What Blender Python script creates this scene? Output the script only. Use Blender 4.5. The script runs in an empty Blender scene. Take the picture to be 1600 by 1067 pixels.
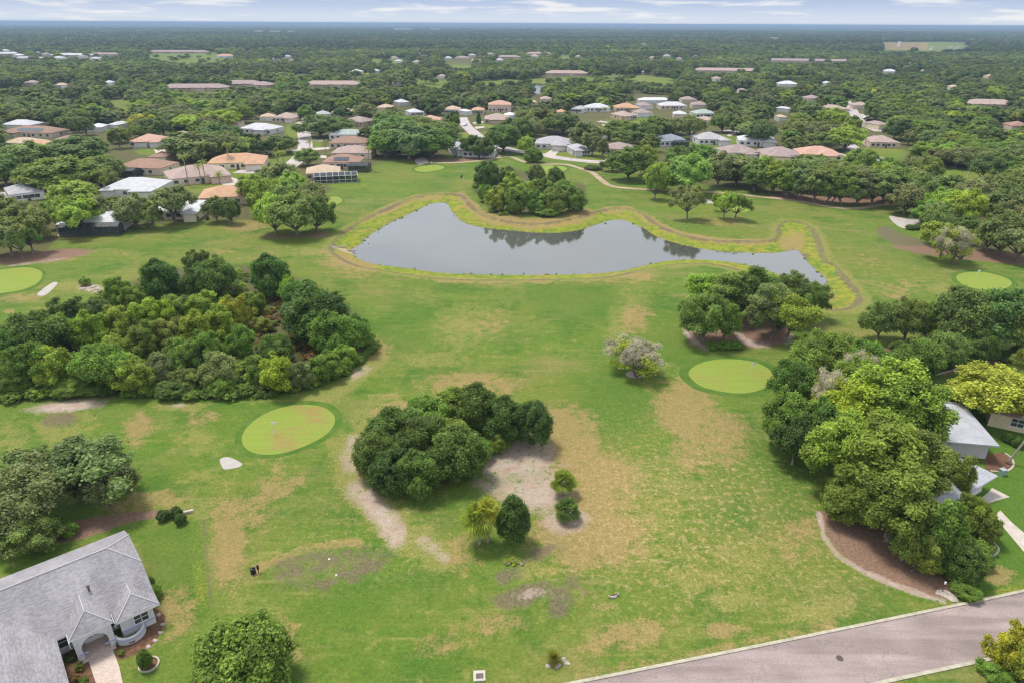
import bpy, math, random
import numpy as np
from mathutils import Vector, Matrix
from mathutils.geometry import tessellate_polygon

R = math.radians
random.seed(7)
RNG = np.random.default_rng(11)
S = bpy.context.scene
COL = S.collection

# ------------------------------------------------------------------ camera
F = 1067.0; CH = 55.0; PIT = R(24.95); ROLL = R(0.28)
CP, SP = math.cos(PIT), math.sin(PIT); CR, SR = math.cos(ROLL), math.sin(ROLL)

def at(px, py, z=0.0):
    """the point of the place, at height z, that the photograph shows at this pixel"""
    u = (px - 800) / F; v = (py - 533.5) / F
    u, v = u * CR + v * SR, -u * SR + v * CR
    d = (u, CP - v * SP, -SP - v * CP)
    t = (z - CH) / d[2]
    return Vector((d[0] * t, d[1] * t, z))

def depth(p):
    return p[1] * CP - (p[2] - CH) * SP

def proj(x, y, z):
    dep = y * CP - (z - CH) * SP; up = y * SP + (z - CH) * CP
    dep = np.where(np.abs(dep) < 1e-3, 1e-3, dep)
    u, v = x / dep, -up / dep
    return 800 + F * (u * CR - v * SR), 533.5 + F * (u * SR + v * CR), dep

cam = bpy.data.cameras.new('camera'); cam_o = bpy.data.objects.new('camera', cam); COL.objects.link(cam_o)
cam.sensor_width = 36; cam.lens = F / 1600 * 36; cam.clip_end = 80000; cam.clip_start = 0.5
right = Vector((1, 0, 0)); up0 = Vector((0, SP, CP)); back = Vector((0, -CP, SP))
rx = right * CR + up0 * (-SR) * -1; ry = up0 * CR - right * SR * 1
rx = right * CR + up0 * SR
ry = up0 * CR - right * SR
cam_o.matrix_world = Matrix(((rx.x, ry.x, back.x, 0), (rx.y, ry.y, back.y, 0), (rx.z, ry.z, back.z, CH), (0, 0, 0, 1)))
S.camera = cam_o

# ------------------------------------------------------------------ helpers
def tag(o, label=None, cat=None, group=None, kind=None):
    if label:
        o['label'] = label
    if cat:
        o['category'] = cat
    if group:
        o['group'] = group
    if kind:
        o['kind'] = kind
    return o

def link(name, me, parent=None, loc=None, rz=0.0, tint=None):
    o = bpy.data.objects.new(name, me)
    COL.objects.link(o)
    if parent is not None:
        o.parent = parent
    if loc is not None:
        o.location = loc
    if rz:
        o.rotation_euler = (0, 0, rz)
    if tint is not None:
        o['tint'] = [float(c) for c in tint]
    return o

def thing(name, label, cat, loc=(0, 0, 0), rz=0.0, group=None):
    o = link(name, None, None, loc, rz)
    return tag(o, label, cat, group)

def mesh_from(name, v, f, mats, mi=None, smooth=False, attrs=None):
    """v (n,3) array, f list of tuples or (m,k) array"""
    me = bpy.data.meshes.new(name)
    v = np.asarray(v, np.float32)
    if isinstance(f, np.ndarray) and f.ndim == 2:
        m, k = f.shape
        me.vertices.add(len(v)); me.vertices.foreach_set('co', v.ravel())
        me.loops.add(m * k); me.loops.foreach_set('vertex_index', f.astype(np.int32).ravel())
        me.polygons.add(m)
        me.polygons.foreach_set('loop_start', np.arange(0, m * k, k, dtype=np.int32))
        me.polygons.foreach_set('loop_total', np.full(m, k, np.int32))
        me.update(calc_edges=True)
    else:
        me.from_pydata([tuple(x) for x in v], [], [tuple(x) for x in f]); me.update()
    for m in (mats if isinstance(mats, (list, tuple)) else [mats]):
        me.materials.append(m)
    if mi is not None:
        me.polygons.foreach_set('material_index', np.asarray(mi, np.int32))
    if smooth:
        me.polygons.foreach_set('use_smooth', np.ones(len(me.polygons), bool))
    for (an, dom, ty, arr) in attrs or ():
        a = me.attributes.new(an, ty, dom)
        a.data.foreach_set('value' if ty == 'FLOAT' else ('color' if ty == 'FLOAT_COLOR' else 'vector'), np.asarray(arr, np.float32).ravel())
    return me

class MB:
    """collects pieces that become ONE mesh"""
    def __init__(s):
        s.v = []; s.f = []; s.m = []
    def add(s, v, f, m=0):
        o = len(s.v); s.v += [tuple(x) for x in v]
        s.f += [tuple(i + o for i in t) for t in f]; s.m += [m] * len(f); return s
    def box(s, c, d, rz=0.0, m=0):
        x, y, z = d[0] / 2, d[1] / 2, d[2] / 2
        ca, sa = math.cos(rz), math.sin(rz)
        vs = []
        for k in (-z, z):
            for (i, j) in ((-x, -y), (x, -y), (x, y), (-x, y)):
                vs.append((c[0] + i * ca - j * sa, c[1] + i * sa + j * ca, c[2] + k))
        return s.add(vs, [(3, 2, 1, 0), (4, 5, 6, 7), (0, 1, 5, 4), (1, 2, 6, 5), (2, 3, 7, 6), (3, 0, 4, 7)], m)
    def tube(s, pts, rad, n=7, m=0, cap=True):
        pts = [Vector(p) for p in pts]
        if not isinstance(rad, (list, tuple)):
            rad = [rad] * len(pts)
        vs = []; fs = []
        for i, p in enumerate(pts):
            t = (pts[min(i + 1, len(pts) - 1)] - pts[max(i - 1, 0)])
            t = t.normalized() if t.length > 1e-6 else Vector((0, 0, 1))
            a = Vector((1, 0, 0)) if abs(t.x) < 0.8 else Vector((0, 1, 0))
            b1 = t.cross(a).normalized(); b2 = t.cross(b1)
            for k in range(n):
                w = 2 * math.pi * k / n
                vs.append(p + (b1 * math.cos(w) + b2 * math.sin(w)) * rad[i])
        for i in range(len(pts) - 1):
            for k in range(n):
                fs.append((i * n + k, i * n + (k + 1) % n, (i + 1) * n + (k + 1) % n, (i + 1) * n + k))
        if cap:
            fs.append(tuple(range(n - 1, -1, -1))); fs.append(tuple(range((len(pts) - 1) * n, len(pts) * n)))
        return s.add(vs, fs, m)
    def lathe(s, prof, c=(0, 0, 0), n=12, m=0):
        vs = []; fs = []
        for (r, z) in prof:
            for k in range(n):
                w = 2 * math.pi * k / n
                vs.append((c[0] + r * math.cos(w), c[1] + r * math.sin(w), c[2] + z))
        for i in range(len(prof) - 1):
            for k in range(n):
                fs.append((i * n + k, i * n + (k + 1) % n, (i + 1) * n + (k + 1) % n, (i + 1) * n + k))
        fs.append(tuple(range((len(prof) - 1) * n, len(prof) * n)))
        return s.add(vs, fs, m)
    def mesh(s, name, mats, smooth=False):
        return mesh_from(name, np.array(s.v, np.float32).reshape(-1, 3), s.f, mats, s.m, smooth)
    def build(s, name, mats, parent=None, tint=None, smooth=False, loc=None, rz=0.0):
        return link(name, s.mesh(name, mats, smooth), parent, loc, rz, tint)

def smooth_line(pts, n=6, closed=False):
    pts = [Vector(p) for p in pts]; out = []
    N = len(pts)
    rng = range(N if closed else N - 1)
    for i in rng:
        if closed:
            a, b, c, d = pts[i - 1], pts[i], pts[(i + 1) % N], pts[(i + 2) % N]
        else:
            a, b, c, d = pts[max(i - 1, 0)], pts[i], pts[i + 1], pts[min(i + 2, N - 1)]
        for k in range(n):
            t = k / n
            out.append(0.5 * ((2 * b) + (c - a) * t + (2 * a - 5 * b + 4 * c - d) * t * t + (3 * b - 3 * c + d - a) * t ** 3))
    if not closed:
        out.append(pts[-1])
    return out

def sheet(name, px, z, mat, n=6, smooth=True, base_z=0.0, thick=0.0, label=None):
    """a flat sheet on the ground, outline given by photo pixels"""
    pts = [at(x, y, base_z) for x, y in px]
    if smooth:
        pts = smooth_line(pts, n, True)
    return sheet_w(name, pts, z, mat, thick)

def sheet_w(name, pts, z, mat, thick=0.0):
    pts = [Vector((p[0], p[1], z)) for p in pts]
    tris = tessellate_polygon([pts])
    v = list(pts); f = []
    for t in tris:
        a, b, c = (pts[i] for i in t)
        f.append(tuple(t) if (b - a).cross(c - a).z > 0 else (t[0], t[2], t[1]))
    if thick:
        n = len(pts)
        v += [Vector((p.x, p.y, z - thick)) for p in pts]
        for i in range(n):
            f.append((i, (i + 1) % n, n + (i + 1) % n, n + i))
    o = link(name, mesh_from(name, v, f, mat))
    o['kind'] = 'structure'
    return o

def ribbon(name, px, width, z, mat, n=8, thick=0.0, world=False, kind='structure'):
    """a road or path of constant width (metres) along a line"""
    pts = [Vector(p) for p in px] if world else [at(x, y) for x, y in px]
    pts = smooth_line(pts, n)
    W = width if isinstance(width, (list, tuple)) else [width] * 2
    L = []; Rr = []
    for i, p in enumerate(pts):
        t = pts[min(i + 1, len(pts) - 1)] - pts[max(i - 1, 0)]
        t.z = 0; t.normalize()
        q = i / (len(pts) - 1) * (len(W) - 1); k = min(int(q), len(W) - 2)
        w = W[k] + (W[k + 1] - W[k]) * (q - k)
        nrm = Vector((-t.y, t.x, 0))
        L.append(p + nrm * w / 2); Rr.append(p - nrm * w / 2)
    v = []; f = []
    for a, b in zip(L, Rr):
        v += [(a.x, a.y, z), (b.x, b.y, z)]
    for i in range(len(L) - 1):
        f.append((2 * i, 2 * i + 1, 2 * i + 3, 2 * i + 2))
    if thick:
        o = len(v)
        for a, b in zip(L, Rr):
            v += [(a.x, a.y, z - thick), (b.x, b.y, z - thick)]
        for i in range(len(L) - 1):
            f += [(2 * i, 2 * i + 2, o + 2 * i + 2, o + 2 * i), (2 * i + 3, 2 * i + 1, o + 2 * i + 1, o + 2 * i + 3)]
        f += [(1, 0, o, o + 1), (2 * len(L) - 2, 2 * len(L) - 1, o + 2 * len(L) - 1, o + 2 * len(L) - 2)]
    ob = link(name, mesh_from(name, v, f, mat))
    if kind:
        ob['kind'] = kind
    return ob

# ------------------------------------------------------------------ node helpers
class NT:
    def __init__(s, name, mat=True):
        if mat:
            s.m = bpy.data.materials.new(name); s.m.use_nodes = True; s.t = s.m.node_tree
            s.t.nodes.clear()
            s.out = s.t.nodes.new('ShaderNodeOutputMaterial')
    def n(s, ty, **kw):
        nd = s.t.nodes.new(ty)
        for k, v in kw.items():
            setattr(nd, k, v)
        return nd
    def lk(s, a, b):
        s.t.links.new(a, b)
    def put(s, sock, val):
        if hasattr(val, 'is_linked') or hasattr(val, 'links'):
            s.lk(val, sock)
        else:
            sock.default_value = val
    def math(s, op, a, b=None, c=None, clamp=False):
        nd = s.n('ShaderNodeMath', operation=op); nd.use_clamp = clamp
        for i, x in enumerate((a, b, c)):
            if x is not None:
                s.put(nd.inputs[i], x)
        return nd.outputs[0]
    def mix(s, fac, a, b, blend='MIX'):
        nd = s.n('ShaderNodeMix', data_type='RGBA', blend_type=blend); nd.clamp_factor = True
        s.put(nd.inputs[0], fac)
        for sock, x in ((nd.inputs[6], a), (nd.inputs[7], b)):
            if isinstance(x, (tuple, list)):
                sock.default_value = (*x[:3], 1)
            else:
                s.lk(x, sock)
        return nd.outputs[2]
    def noise(s, vec, scale, detail=3.0, rough=0.55, dist=0.0):
        nd = s.n('ShaderNodeTexNoise'); nd.inputs['Scale'].default_value = scale
        nd.inputs['Detail'].default_value = detail; nd.inputs['Roughness'].default_value = rough
        nd.inputs['Distortion'].default_value = dist
        if vec is not None:
            s.lk(vec, nd.inputs['Vector'])
        return nd.outputs['Fac']
    def ss(s, x, lo, hi, a=0.0, b=1.0):
        nd = s.n('ShaderNodeMapRange', interpolation_type='SMOOTHSTEP')
        s.put(nd.inputs[0], x); s.put(nd.inputs[1], lo); s.put(nd.inputs[2], hi)
        nd.inputs[3].default_value = a; nd.inputs[4].default_value = b
        return nd.outputs[0]
    def lin(s, x, lo, hi, a=0.0, b=1.0):
        nd = s.n('ShaderNodeMapRange'); nd.clamp = True
        s.put(nd.inputs[0], x); nd.inputs[1].default_value = lo; nd.inputs[2].default_value = hi
        nd.inputs[3].default_value = a; nd.inputs[4].default_value = b
        return nd.outputs[0]
    def pos(s):
        return s.n('ShaderNodeNewGeometry').outputs['Position']
    def obj(s):
        return s.n('ShaderNodeTexCoord').outputs['Object']
    def stretch(s, vec, sc, rot=0.0):
        nd = s.n('ShaderNodeMapping'); nd.inputs['Scale'].default_value = sc; nd.inputs['Rotation'].default_value = (0, 0, rot)
        s.lk(vec, nd.inputs['Vector']); return nd.outputs[0]
    def attr(s, name, ty='GEOMETRY', out='Color'):
        nd = s.n('ShaderNodeAttribute', attribute_name=name, attribute_type=ty); return nd.outputs[out]
    def bsdf(s, col, rough=0.8, spec=0.25, metal=0.0, normal=None):
        nd = s.n('ShaderNodeBsdfPrincipled')
        if isinstance(col, (tuple, list)):
            nd.inputs['Base Color'].default_value = (*col[:3], 1)
        else:
            s.lk(col, nd.inputs['Base Color'])
        s.put(nd.inputs['Roughness'], rough); nd.inputs['Specular IOR Level'].default_value = spec
        nd.inputs['Metallic'].default_value = metal
        if normal is not None:
            s.lk(normal, nd.inputs['Normal'])
        return nd
    def bump(s, h, strength=0.5, dist=0.1):
        nd = s.n('ShaderNodeBump'); nd.inputs['Strength'].default_value = strength; nd.inputs['Distance'].default_value = dist
        s.lk(h, nd.inputs['Height']); return nd.outputs[0]
    def done(s, shader):
        s.lk(shader, s.out.inputs['Surface']); return s.m

def plain(name, col, rough=0.7, var=0.12, scale=1.5, spec=0.25, metal=0.0):
    """one colour with wear: two noises vary it"""
    t = NT(name); p = t.pos()
    a = t.noise(p, scale, 4); b = t.noise(p, scale * 9, 2)
    k = t.math('ADD', t.lin(a, 0.3, 0.7, 1 - var, 1 + var), t.lin(b, 0.3, 0.7, -var * 0.5, var * 0.5))
    c = t.mix(1.0, col, (1, 1, 1), 'MULTIPLY')
    nd = t.n('ShaderNodeVectorMath', operation='SCALE'); t.lk(c, nd.inputs[0]); t.lk(k, nd.inputs['Scale'])
    return t.done(t.bsdf(nd.outputs[0], rough, spec, metal).outputs[0])

def scale_col(t, c, k):
    nd = t.n('ShaderNodeVectorMath', operation='SCALE'); t.lk(c, nd.inputs[0]); t.put(nd.inputs['Scale'], k); return nd.outputs[0]

def tinted(name, rough=0.8, kind='plain'):
    """colour comes from the object's own 'tint' property"""
    t = NT(name); p = t.obj()
    c = t.attr('tint', 'OBJECT')
    a = t.noise(p, 0.5, 4); b = t.noise(p, 5.0, 3)
    k = t.math('ADD', t.lin(a, 0.3, 0.7, 0.88, 1.1), t.lin(b, 0.3, 0.7, -0.08, 0.08))
    if kind == 'roof':
        z = t.n('ShaderNodeSeparateXYZ'); t.lk(p, z.inputs[0])
        w = t.math('FRACT', t.math('MULTIPLY', z.outputs[2], 7.0))
        k = t.math('MULTIPLY', k, t.lin(w, 0.0, 0.35, 0.82, 1.03))
        st = t.noise(t.stretch(p, (0.9, 0.9, 0.12)), 1.0, 4)
        k = t.math('MULTIPLY', k, t.lin(st, 0.3, 0.65, 0.93, 1.04))
    return t.done(t.bsdf(scale_col(t, c, k), rough, 0.2).outputs[0])
# ------------------------------------------------------------------ materials
def ground_material():
    t = NT('ground'); p = t.pos()
    n_big = t.noise(p, 0.018, 4, 0.6); n_mid = t.noise(p, 0.09, 5, 0.62, 0.6); n_fine = t.noise(p, 0.55, 5, 0.65)
    n_tiny = t.noise(p, 3.5, 4, 0.7)
    st1 = t.noise(t.stretch(p, (0.09, 0.7, 1), R(8)), 1.0, 5, 0.68)
    st2 = t.noise(t.stretch(p, (0.9, 0.14, 1), R(-25)), 1.0, 4, 0.6)
    GREEN = (0.090, 0.150, 0.021); RICH = (0.052, 0.117, 0.016); OLIVE = (0.132, 0.157, 0.030)
    STRAW = (0.290, 0.240, 0.085); DRY = (0.265, 0.168, 0.080); SAND = (0.42, 0.335, 0.295)
    MULCH = (0.150, 0.092, 0.062); YEL = (0.225, 0.245, 0.024); WORN = (0.125, 0.098, 0.060)
    base = t.mix(t.ss(n_big, 0.40, 0.62), GREEN, OLIVE)
    base = t.mix(t.ss(n_mid, 0.47, 0.66, 0, 0.80), base, RICH)
    base = t.mix(t.ss(st1, 0.50, 0.75, 0, 0.40), base, STRAW)
    base = t.mix(t.ss(st2, 0.52, 0.78, 0, 0.40), base, OLIVE)
    base = t.mix(t.ss(n_fine, 0.54, 0.72, 0, 0.45), base, STRAW)
    base = t.mix(t.ss(n_fine, 0.47, 0.30, 0, 0.65), base, RICH)
    n_br = t.noise(t.stretch(p, (1, 1.6, 1), R(30)), 0.055, 5, 0.66, 0.5)
    base = t.mix(t.ss(n_br, 0.49, 0.71, 0, 0.48), base, (0.235, 0.185, 0.075))
    rag = t.math('ADD', t.math('MULTIPLY', t.math('SUBTRACT', n_mid, 0.5), 1.9), t.math('ADD', t.math('MULTIPLY', t.math('SUBTRACT', n_fine, 0.5), 1.9), t.math('MULTIPLY', t.math('SUBTRACT', n_tiny, 0.5), 1.1)))
    ch = []
    for a in ('c1', 'c2', 'c3'):
        s = t.n('ShaderNodeSeparateColor'); t.lk(t.attr(a), s.inputs[0]); ch += list(s.outputs)
    def m(i, lo=0.22, hi=0.78, k=1.0):
        x = t.math('ADD', ch[i], t.math('MULTIPLY', t.math('MULTIPLY', rag, k), t.ss(ch[i], 0.0, 0.35)))
        return t.ss(x, lo, hi)
    D, W, G, M, Y, K, ST, P, FL = ch
    c = t.mix(t.ss(t.math('ADD', G, t.math('MULTIPLY', rag, 0.3)), 0.15, 0.9), base, t.mix(n_fine, RICH, GREEN))
    c = t.mix(m(4, 0.15, 0.8, 0.9), c, t.mix(t.ss(n_fine, 0.35, 0.65), t.mix(t.ss(n_mid, 0.4, 0.6), YEL, (0.26, 0.22, 0.04)), (0.105, 0.165, 0.024)))
    c = t.mix(t.math('MULTIPLY', m(6), 0.72), c, t.mix(n_fine, STRAW, OLIVE))
    c = t.mix(t.math('MULTIPLY', m(0), 0.72), c, t.mix(n_fine, DRY, t.mix(n_tiny, STRAW, DRY)))
    sp = t.math('MULTIPLY', P, t.ss(t.noise(p, 1.3, 5, 0.75), 0.50, 0.62))
    c = t.mix(t.math('MULTIPLY', sp, 0.75), c, (0.36, 0.27, 0.125))
    c = t.mix(t.math('MULTIPLY', m(5, 0.12, 0.7), 0.85), c, t.mix(n_tiny, (0.095, 0.072, 0.050), (0.17, 0.14, 0.085)))
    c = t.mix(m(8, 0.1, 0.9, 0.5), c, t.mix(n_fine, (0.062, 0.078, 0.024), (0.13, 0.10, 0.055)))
    c = t.mix(m(3, 0.3, 0.6, 0.35), c, t.mix(n_tiny, MULCH, (0.235, 0.150, 0.105)))
    sandc = t.mix(t.ss(t.math('ADD', t.math('MULTIPLY', n_tiny, 0.5), t.math('MULTIPLY', n_fine, 0.5)), 0.44, 0.62), SAND, (0.27, 0.19, 0.13))
    c = t.mix(t.math('MULTIPLY', m(1, 0.20, 1.0, 0.9), 0.95), c, t.mix(t.ss(n_fine, 0.62, 0.74), sandc, (0.17, 0.13, 0.10)))
    c = scale_col(t, c, t.lin(n_tiny, 0.25, 0.75, 0.62, 1.28))
    c = scale_col(t, c, t.lin(t.noise(p, 1.7, 3, 0.7), 0.25, 0.75, 0.84, 1.16))
    b = t.bump(t.math('ADD', t.math('MULTIPLY', n_tiny, 0.6), n_fine), 0.35, 0.15)
    return t.done(t.bsdf(c, 0.95, 0.08, normal=b).outputs[0])

def leaf_material(name='leaf', trans=0.42):
    t = NT(name)
    c = t.attr('tint', 'INSTANCER'); v = t.attr('v', 'GEOMETRY', 'Fac')
    oi = t.n('ShaderNodeObjectInfo').outputs['Random']
    c = scale_col(t, c, t.math('MULTIPLY', v, t.lin(oi, 0, 1, 0.9, 1.1)))
    pr = t.bsdf(c, 0.6, 0.2)
    tr = t.n('ShaderNodeBsdfTranslucent'); t.lk(t.mix(1.0, c, (1.15, 1.2, 0.6), 'MULTIPLY'), tr.inputs[0])
    mx = t.n('ShaderNodeMixShader'); mx.inputs[0].default_value = trans
    t.lk(pr.outputs[0], mx.inputs[1]); t.lk(tr.outputs[0], mx.inputs[2])
    return t.done(mx.outputs[0])

def bark_material():
    t = NT('bark'); p = t.obj()
    a = t.noise(t.stretch(p, (3, 3, 0.6)), 1.5, 5, 0.65)
    return t.done(t.bsdf(t.mix(t.ss(a, 0.35, 0.65), (0.075, 0.058, 0.045), (0.24, 0.205, 0.17)), 0.9, 0.1, normal=t.bump(a, 0.6, 0.08)).outputs[0])

def water_material():
    t = NT('pond_water'); p = t.pos()
    n1 = t.noise(t.stretch(p, (0.25, 0.8, 1), R(10)), 1.0, 4, 0.6); n2 = t.noise(p, 0.02, 3)
    h = t.math('MULTIPLY', n1, t.ss(n2, 0.35, 0.65, 0.2, 1.0))
    c = t.mix(t.ss(n2, 0.4, 0.6), (0.062, 0.066, 0.058), (0.085, 0.088, 0.078))
    bn = t.bump(h, 0.05, 0.15)
    nd = t.bsdf(c, 0.6, 0.0, normal=bn)
    gl = t.n('ShaderNodeBsdfGlossy'); gl.inputs['Roughness'].default_value = 0.05; t.lk(bn, gl.inputs['Normal'])
    fr = t.n('ShaderNodeFresnel'); fr.inputs['IOR'].default_value = 2.3; t.lk(bn, fr.inputs['Normal'])
    mx = t.n('ShaderNodeMixShader'); t.lk(fr.outputs[0], mx.inputs[0]); t.lk(nd.outputs[0], mx.inputs[1]); t.lk(gl.outputs[0], mx.inputs[2])
    return t.done(mx.outputs[0])

def asphalt_material(name, c1, c2, rot):
    t = NT(name); p = t.pos()
    st = t.noise(t.stretch(p, (0.05, 0.55, 1), rot), 1.0, 4, 0.6); f = t.noise(p, 6.0, 4, 0.7); b = t.noise(p, 0.25, 4)
    c = t.mix(t.ss(st, 0.38, 0.62), c1, c2)
    c = scale_col(t, c, t.math('MULTIPLY', t.lin(f, 0.3, 0.7, 0.80, 1.20), t.lin(b, 0.3, 0.7, 0.86, 1.12)))
    vo = t.n('ShaderNodeTexVoronoi', feature='DISTANCE_TO_EDGE'); vo.inputs['Scale'].default_value = 0.16
    wp = t.n('ShaderNodeVectorMath', operation='ADD'); nz = t.n('ShaderNodeTexNoise'); nz.inputs['Scale'].default_value = 0.7; t.lk(p, nz.inputs['Vector'])
    sc = t.n('ShaderNodeVectorMath', operation='SCALE'); sc.inputs['Scale'].default_value = 2.2; t.lk(nz.outputs['Color'], sc.inputs[0])
    t.lk(p, wp.inputs[0]); t.lk(sc.outputs[0], wp.inputs[1]); t.lk(wp.outputs[0], vo.inputs['Vector'])
    c = t.mix(t.math('MULTIPLY', t.ss(vo.outputs['Distance'], 0.016, 0.004), t.ss(b, 0.42, 0.6, 0, 0.28)), c, (0.09, 0.075, 0.07))
    c = t.mix(t.ss(t.noise(p, 0.9, 3, 0.5), 0.66, 0.74, 0, 0.35), c, (0.12, 0.10, 0.095))
    return t.done(t.bsdf(c, 0.9, 0.15, normal=t.bump(f, 0.3, 0.02)).outputs[0])

def green_material():
    t = NT('putting_green_turf'); p = t.pos()
    st = t.noise(t.stretch(p, (0.08, 1.6, 1), R(28)), 1.0, 3, 0.6); b = t.noise(p, 0.12, 5, 0.65, 0.5); f = t.noise(p, 2.5, 3)
    c = t.mix(t.ss(st, 0.40, 0.62), (0.176, 0.232, 0.038), (0.194, 0.248, 0.044))
    br = t.attr('dry', 'OBJECT', 'Fac')
    c = t.mix(t.math('MULTIPLY', t.ss(b, 0.42, 0.62), br), c, (0.235, 0.175, 0.06))
    c = scale_col(t, c, t.lin(f, 0.3, 0.7, 0.93, 1.07))
    return t.done(t.bsdf(c, 0.9, 0.1).outputs[0])

def collar_material():
    t = NT('collar_turf'); p = t.pos()
    b = t.noise(p, 0.4, 4)
    return t.done(t.bsdf(t.mix(t.ss(b, 0.35, 0.65), (0.056, 0.115, 0.016), (0.085, 0.140, 0.024)), 0.95, 0.08).outputs[0])

def shingle_material(name, c1, c2, yaw):
    """asphalt shingles: courses and joints in the roof's own metres"""
    t = NT(name); p = t.obj()
    sp = t.n('ShaderNodeSeparateXYZ'); t.lk(p, sp.inputs[0])
    row = t.math('FRACT', t.math('MULTIPLY', sp.outputs[2], 7.5))
    n1 = t.noise(t.stretch(p, (2.2, 2.2, 14)), 1.0, 2, 0.5); n2 = t.noise(p, 0.22, 4, 0.6); n3 = t.noise(p, 9, 2)
    c = t.mix(t.ss(n1, 0.35, 0.65), c1, c2)
    k = t.math('MULTIPLY', t.lin(row, 0.0, 0.25, 0.86, 1.02), t.lin(n2, 0.3, 0.7, 0.86, 1.12))
    k = t.math('MULTIPLY', k, t.lin(n3, 0.3, 0.7, 0.92, 1.08))
    stn = t.noise(t.stretch(p, (0.8, 0.16, 0.16)), 1.0, 4, 0.65)
    k = t.math('MULTIPLY', k, t.lin(stn, 0.35, 0.65, 0.84, 1.07))
    return t.done(t.bsdf(scale_col(t, c, k), 0.9, 0.15, normal=t.bump(row, 0.4, 0.03)).outputs[0])

def paver_material():
    t = NT('pavers'); p = t.obj()
    br = t.n('ShaderNodeTexBrick'); t.lk(p, br.inputs['Vector']); br.inputs['Scale'].default_value = 2.5
    br.inputs['Color1'].default_value = (0.44, 0.34, 0.28, 1); br.inputs['Color2'].default_value = (0.56, 0.46, 0.40, 1)
    br.inputs['Mortar'].default_value = (0.30, 0.25, 0.21, 1); br.inputs['Mortar Size'].default_value = 0.015
    return t.done(t.bsdf(br.outputs[0], 0.85, 0.2).outputs[0])

def glass_material():
    t = NT('window_glass'); p = t.obj()
    n = t.noise(p, 0.8, 2)
    return t.done(t.bsdf(t.mix(n, (0.02, 0.028, 0.032), (0.07, 0.085, 0.09)), 0.06, 0.6).outputs[0])

def screen_material():
    t = NT('screen_mesh')
    tr = t.n('ShaderNodeBsdfTransparent'); tr.inputs[0].default_value = (0.55, 0.55, 0.55, 1)
    d = t.bsdf((0.06, 0.075, 0.08), 0.5, 0.3)
    mx = t.n('ShaderNodeMixShader'); mx.inputs[0].default_value = 0.5
    t.lk(tr.outputs[0], mx.inputs[1]); t.lk(d.outputs[0], mx.inputs[2])
    return t.done(mx.outputs[0])

M = dict(
    ground=ground_material(), leaf=leaf_material(), bark=bark_material(), water=water_material(),
    green=green_material(), collar=collar_material(), glass=glass_material(), screen=screen_material(), pavers=paver_material(),
    road=asphalt_material('road_asphalt', (0.225, 0.178, 0.168), (0.300, 0.240, 0.225), R(-24)),
    street=asphalt_material('street_asphalt', (0.36, 0.315, 0.31), (0.43, 0.38, 0.365), R(60)),
    path=asphalt_material('cart_path_paving', (0.30, 0.215, 0.150), (0.40, 0.30, 0.215), R(10)),
    concrete=plain('concrete', (0.42, 0.37, 0.32), 0.85, 0.14, 1.2),
    kerbstone=plain('kerbstone', (0.36, 0.33, 0.255), 0.85, 0.20, 1.5),
    sand=plain('bunker_sand', (0.36, 0.33, 0.30), 0.95, 0.10, 0.9, 0.1),
    rock=plain('rock', (0.36, 0.31, 0.27), 0.9, 0.25, 2.0),
    white=plain('white_paint', (0.68, 0.67, 0.67), 0.5, 0.05, 0.8),
    trim=plain('lavender_trim', (0.36, 0.37, 0.55), 0.6, 0.06, 0.8),
    black=plain('black_plastic', (0.015, 0.015, 0.017), 0.45, 0.1),
    metal=plain('dark_metal', (0.075, 0.055, 0.050), 0.5, 0.2, 3.0, 0.4),
    grey=plain('grey_paint', (0.30, 0.34, 0.36), 0.6, 0.1),
    greenbox=plain('utility_green', (0.20, 0.30, 0.25), 0.6, 0.1),
    mulch=plain('bed_mulch', (0.13, 0.072, 0.045), 0.95, 0.35, 2.5, 0.05),
    stucco=tinted('stucco'), roof=tinted('roof_tiles', 0.85, 'roof'), paint=tinted('coloured_paint', 0.4),
    shingle=shingle_material('grey_shingles', (0.225, 0.214, 0.226), (0.295, 0.280, 0.296), 0),
    ridge=plain('ridge_cap', (0.38, 0.365, 0.38), 0.85, 0.12, 2.0),
    brick=plain('red_brick', (0.30, 0.13, 0.09), 0.9, 0.25, 4.0),
    trunk_palm=plain('palm_bark', (0.26, 0.215, 0.17), 0.9, 0.25, 2.0),
    yellow=plain('yellow_paint', (0.75, 0.60, 0.08), 0.5, 0.05),
)
# ------------------------------------------------------------------ vegetation shapes
def fib(n, rng):
    i = np.arange(n) + 0.5
    z = 1 - 2 * i / n; a = i * 2.399963 + rng.uniform(0, 6.28)
    r = np.sqrt(np.maximum(0, 1 - z * z))
    return np.stack([r * np.cos(a), r * np.sin(a), z], 1)

def unit(a):
    return a / np.maximum(np.linalg.norm(a, axis=1, keepdims=True), 1e-6)

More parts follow.
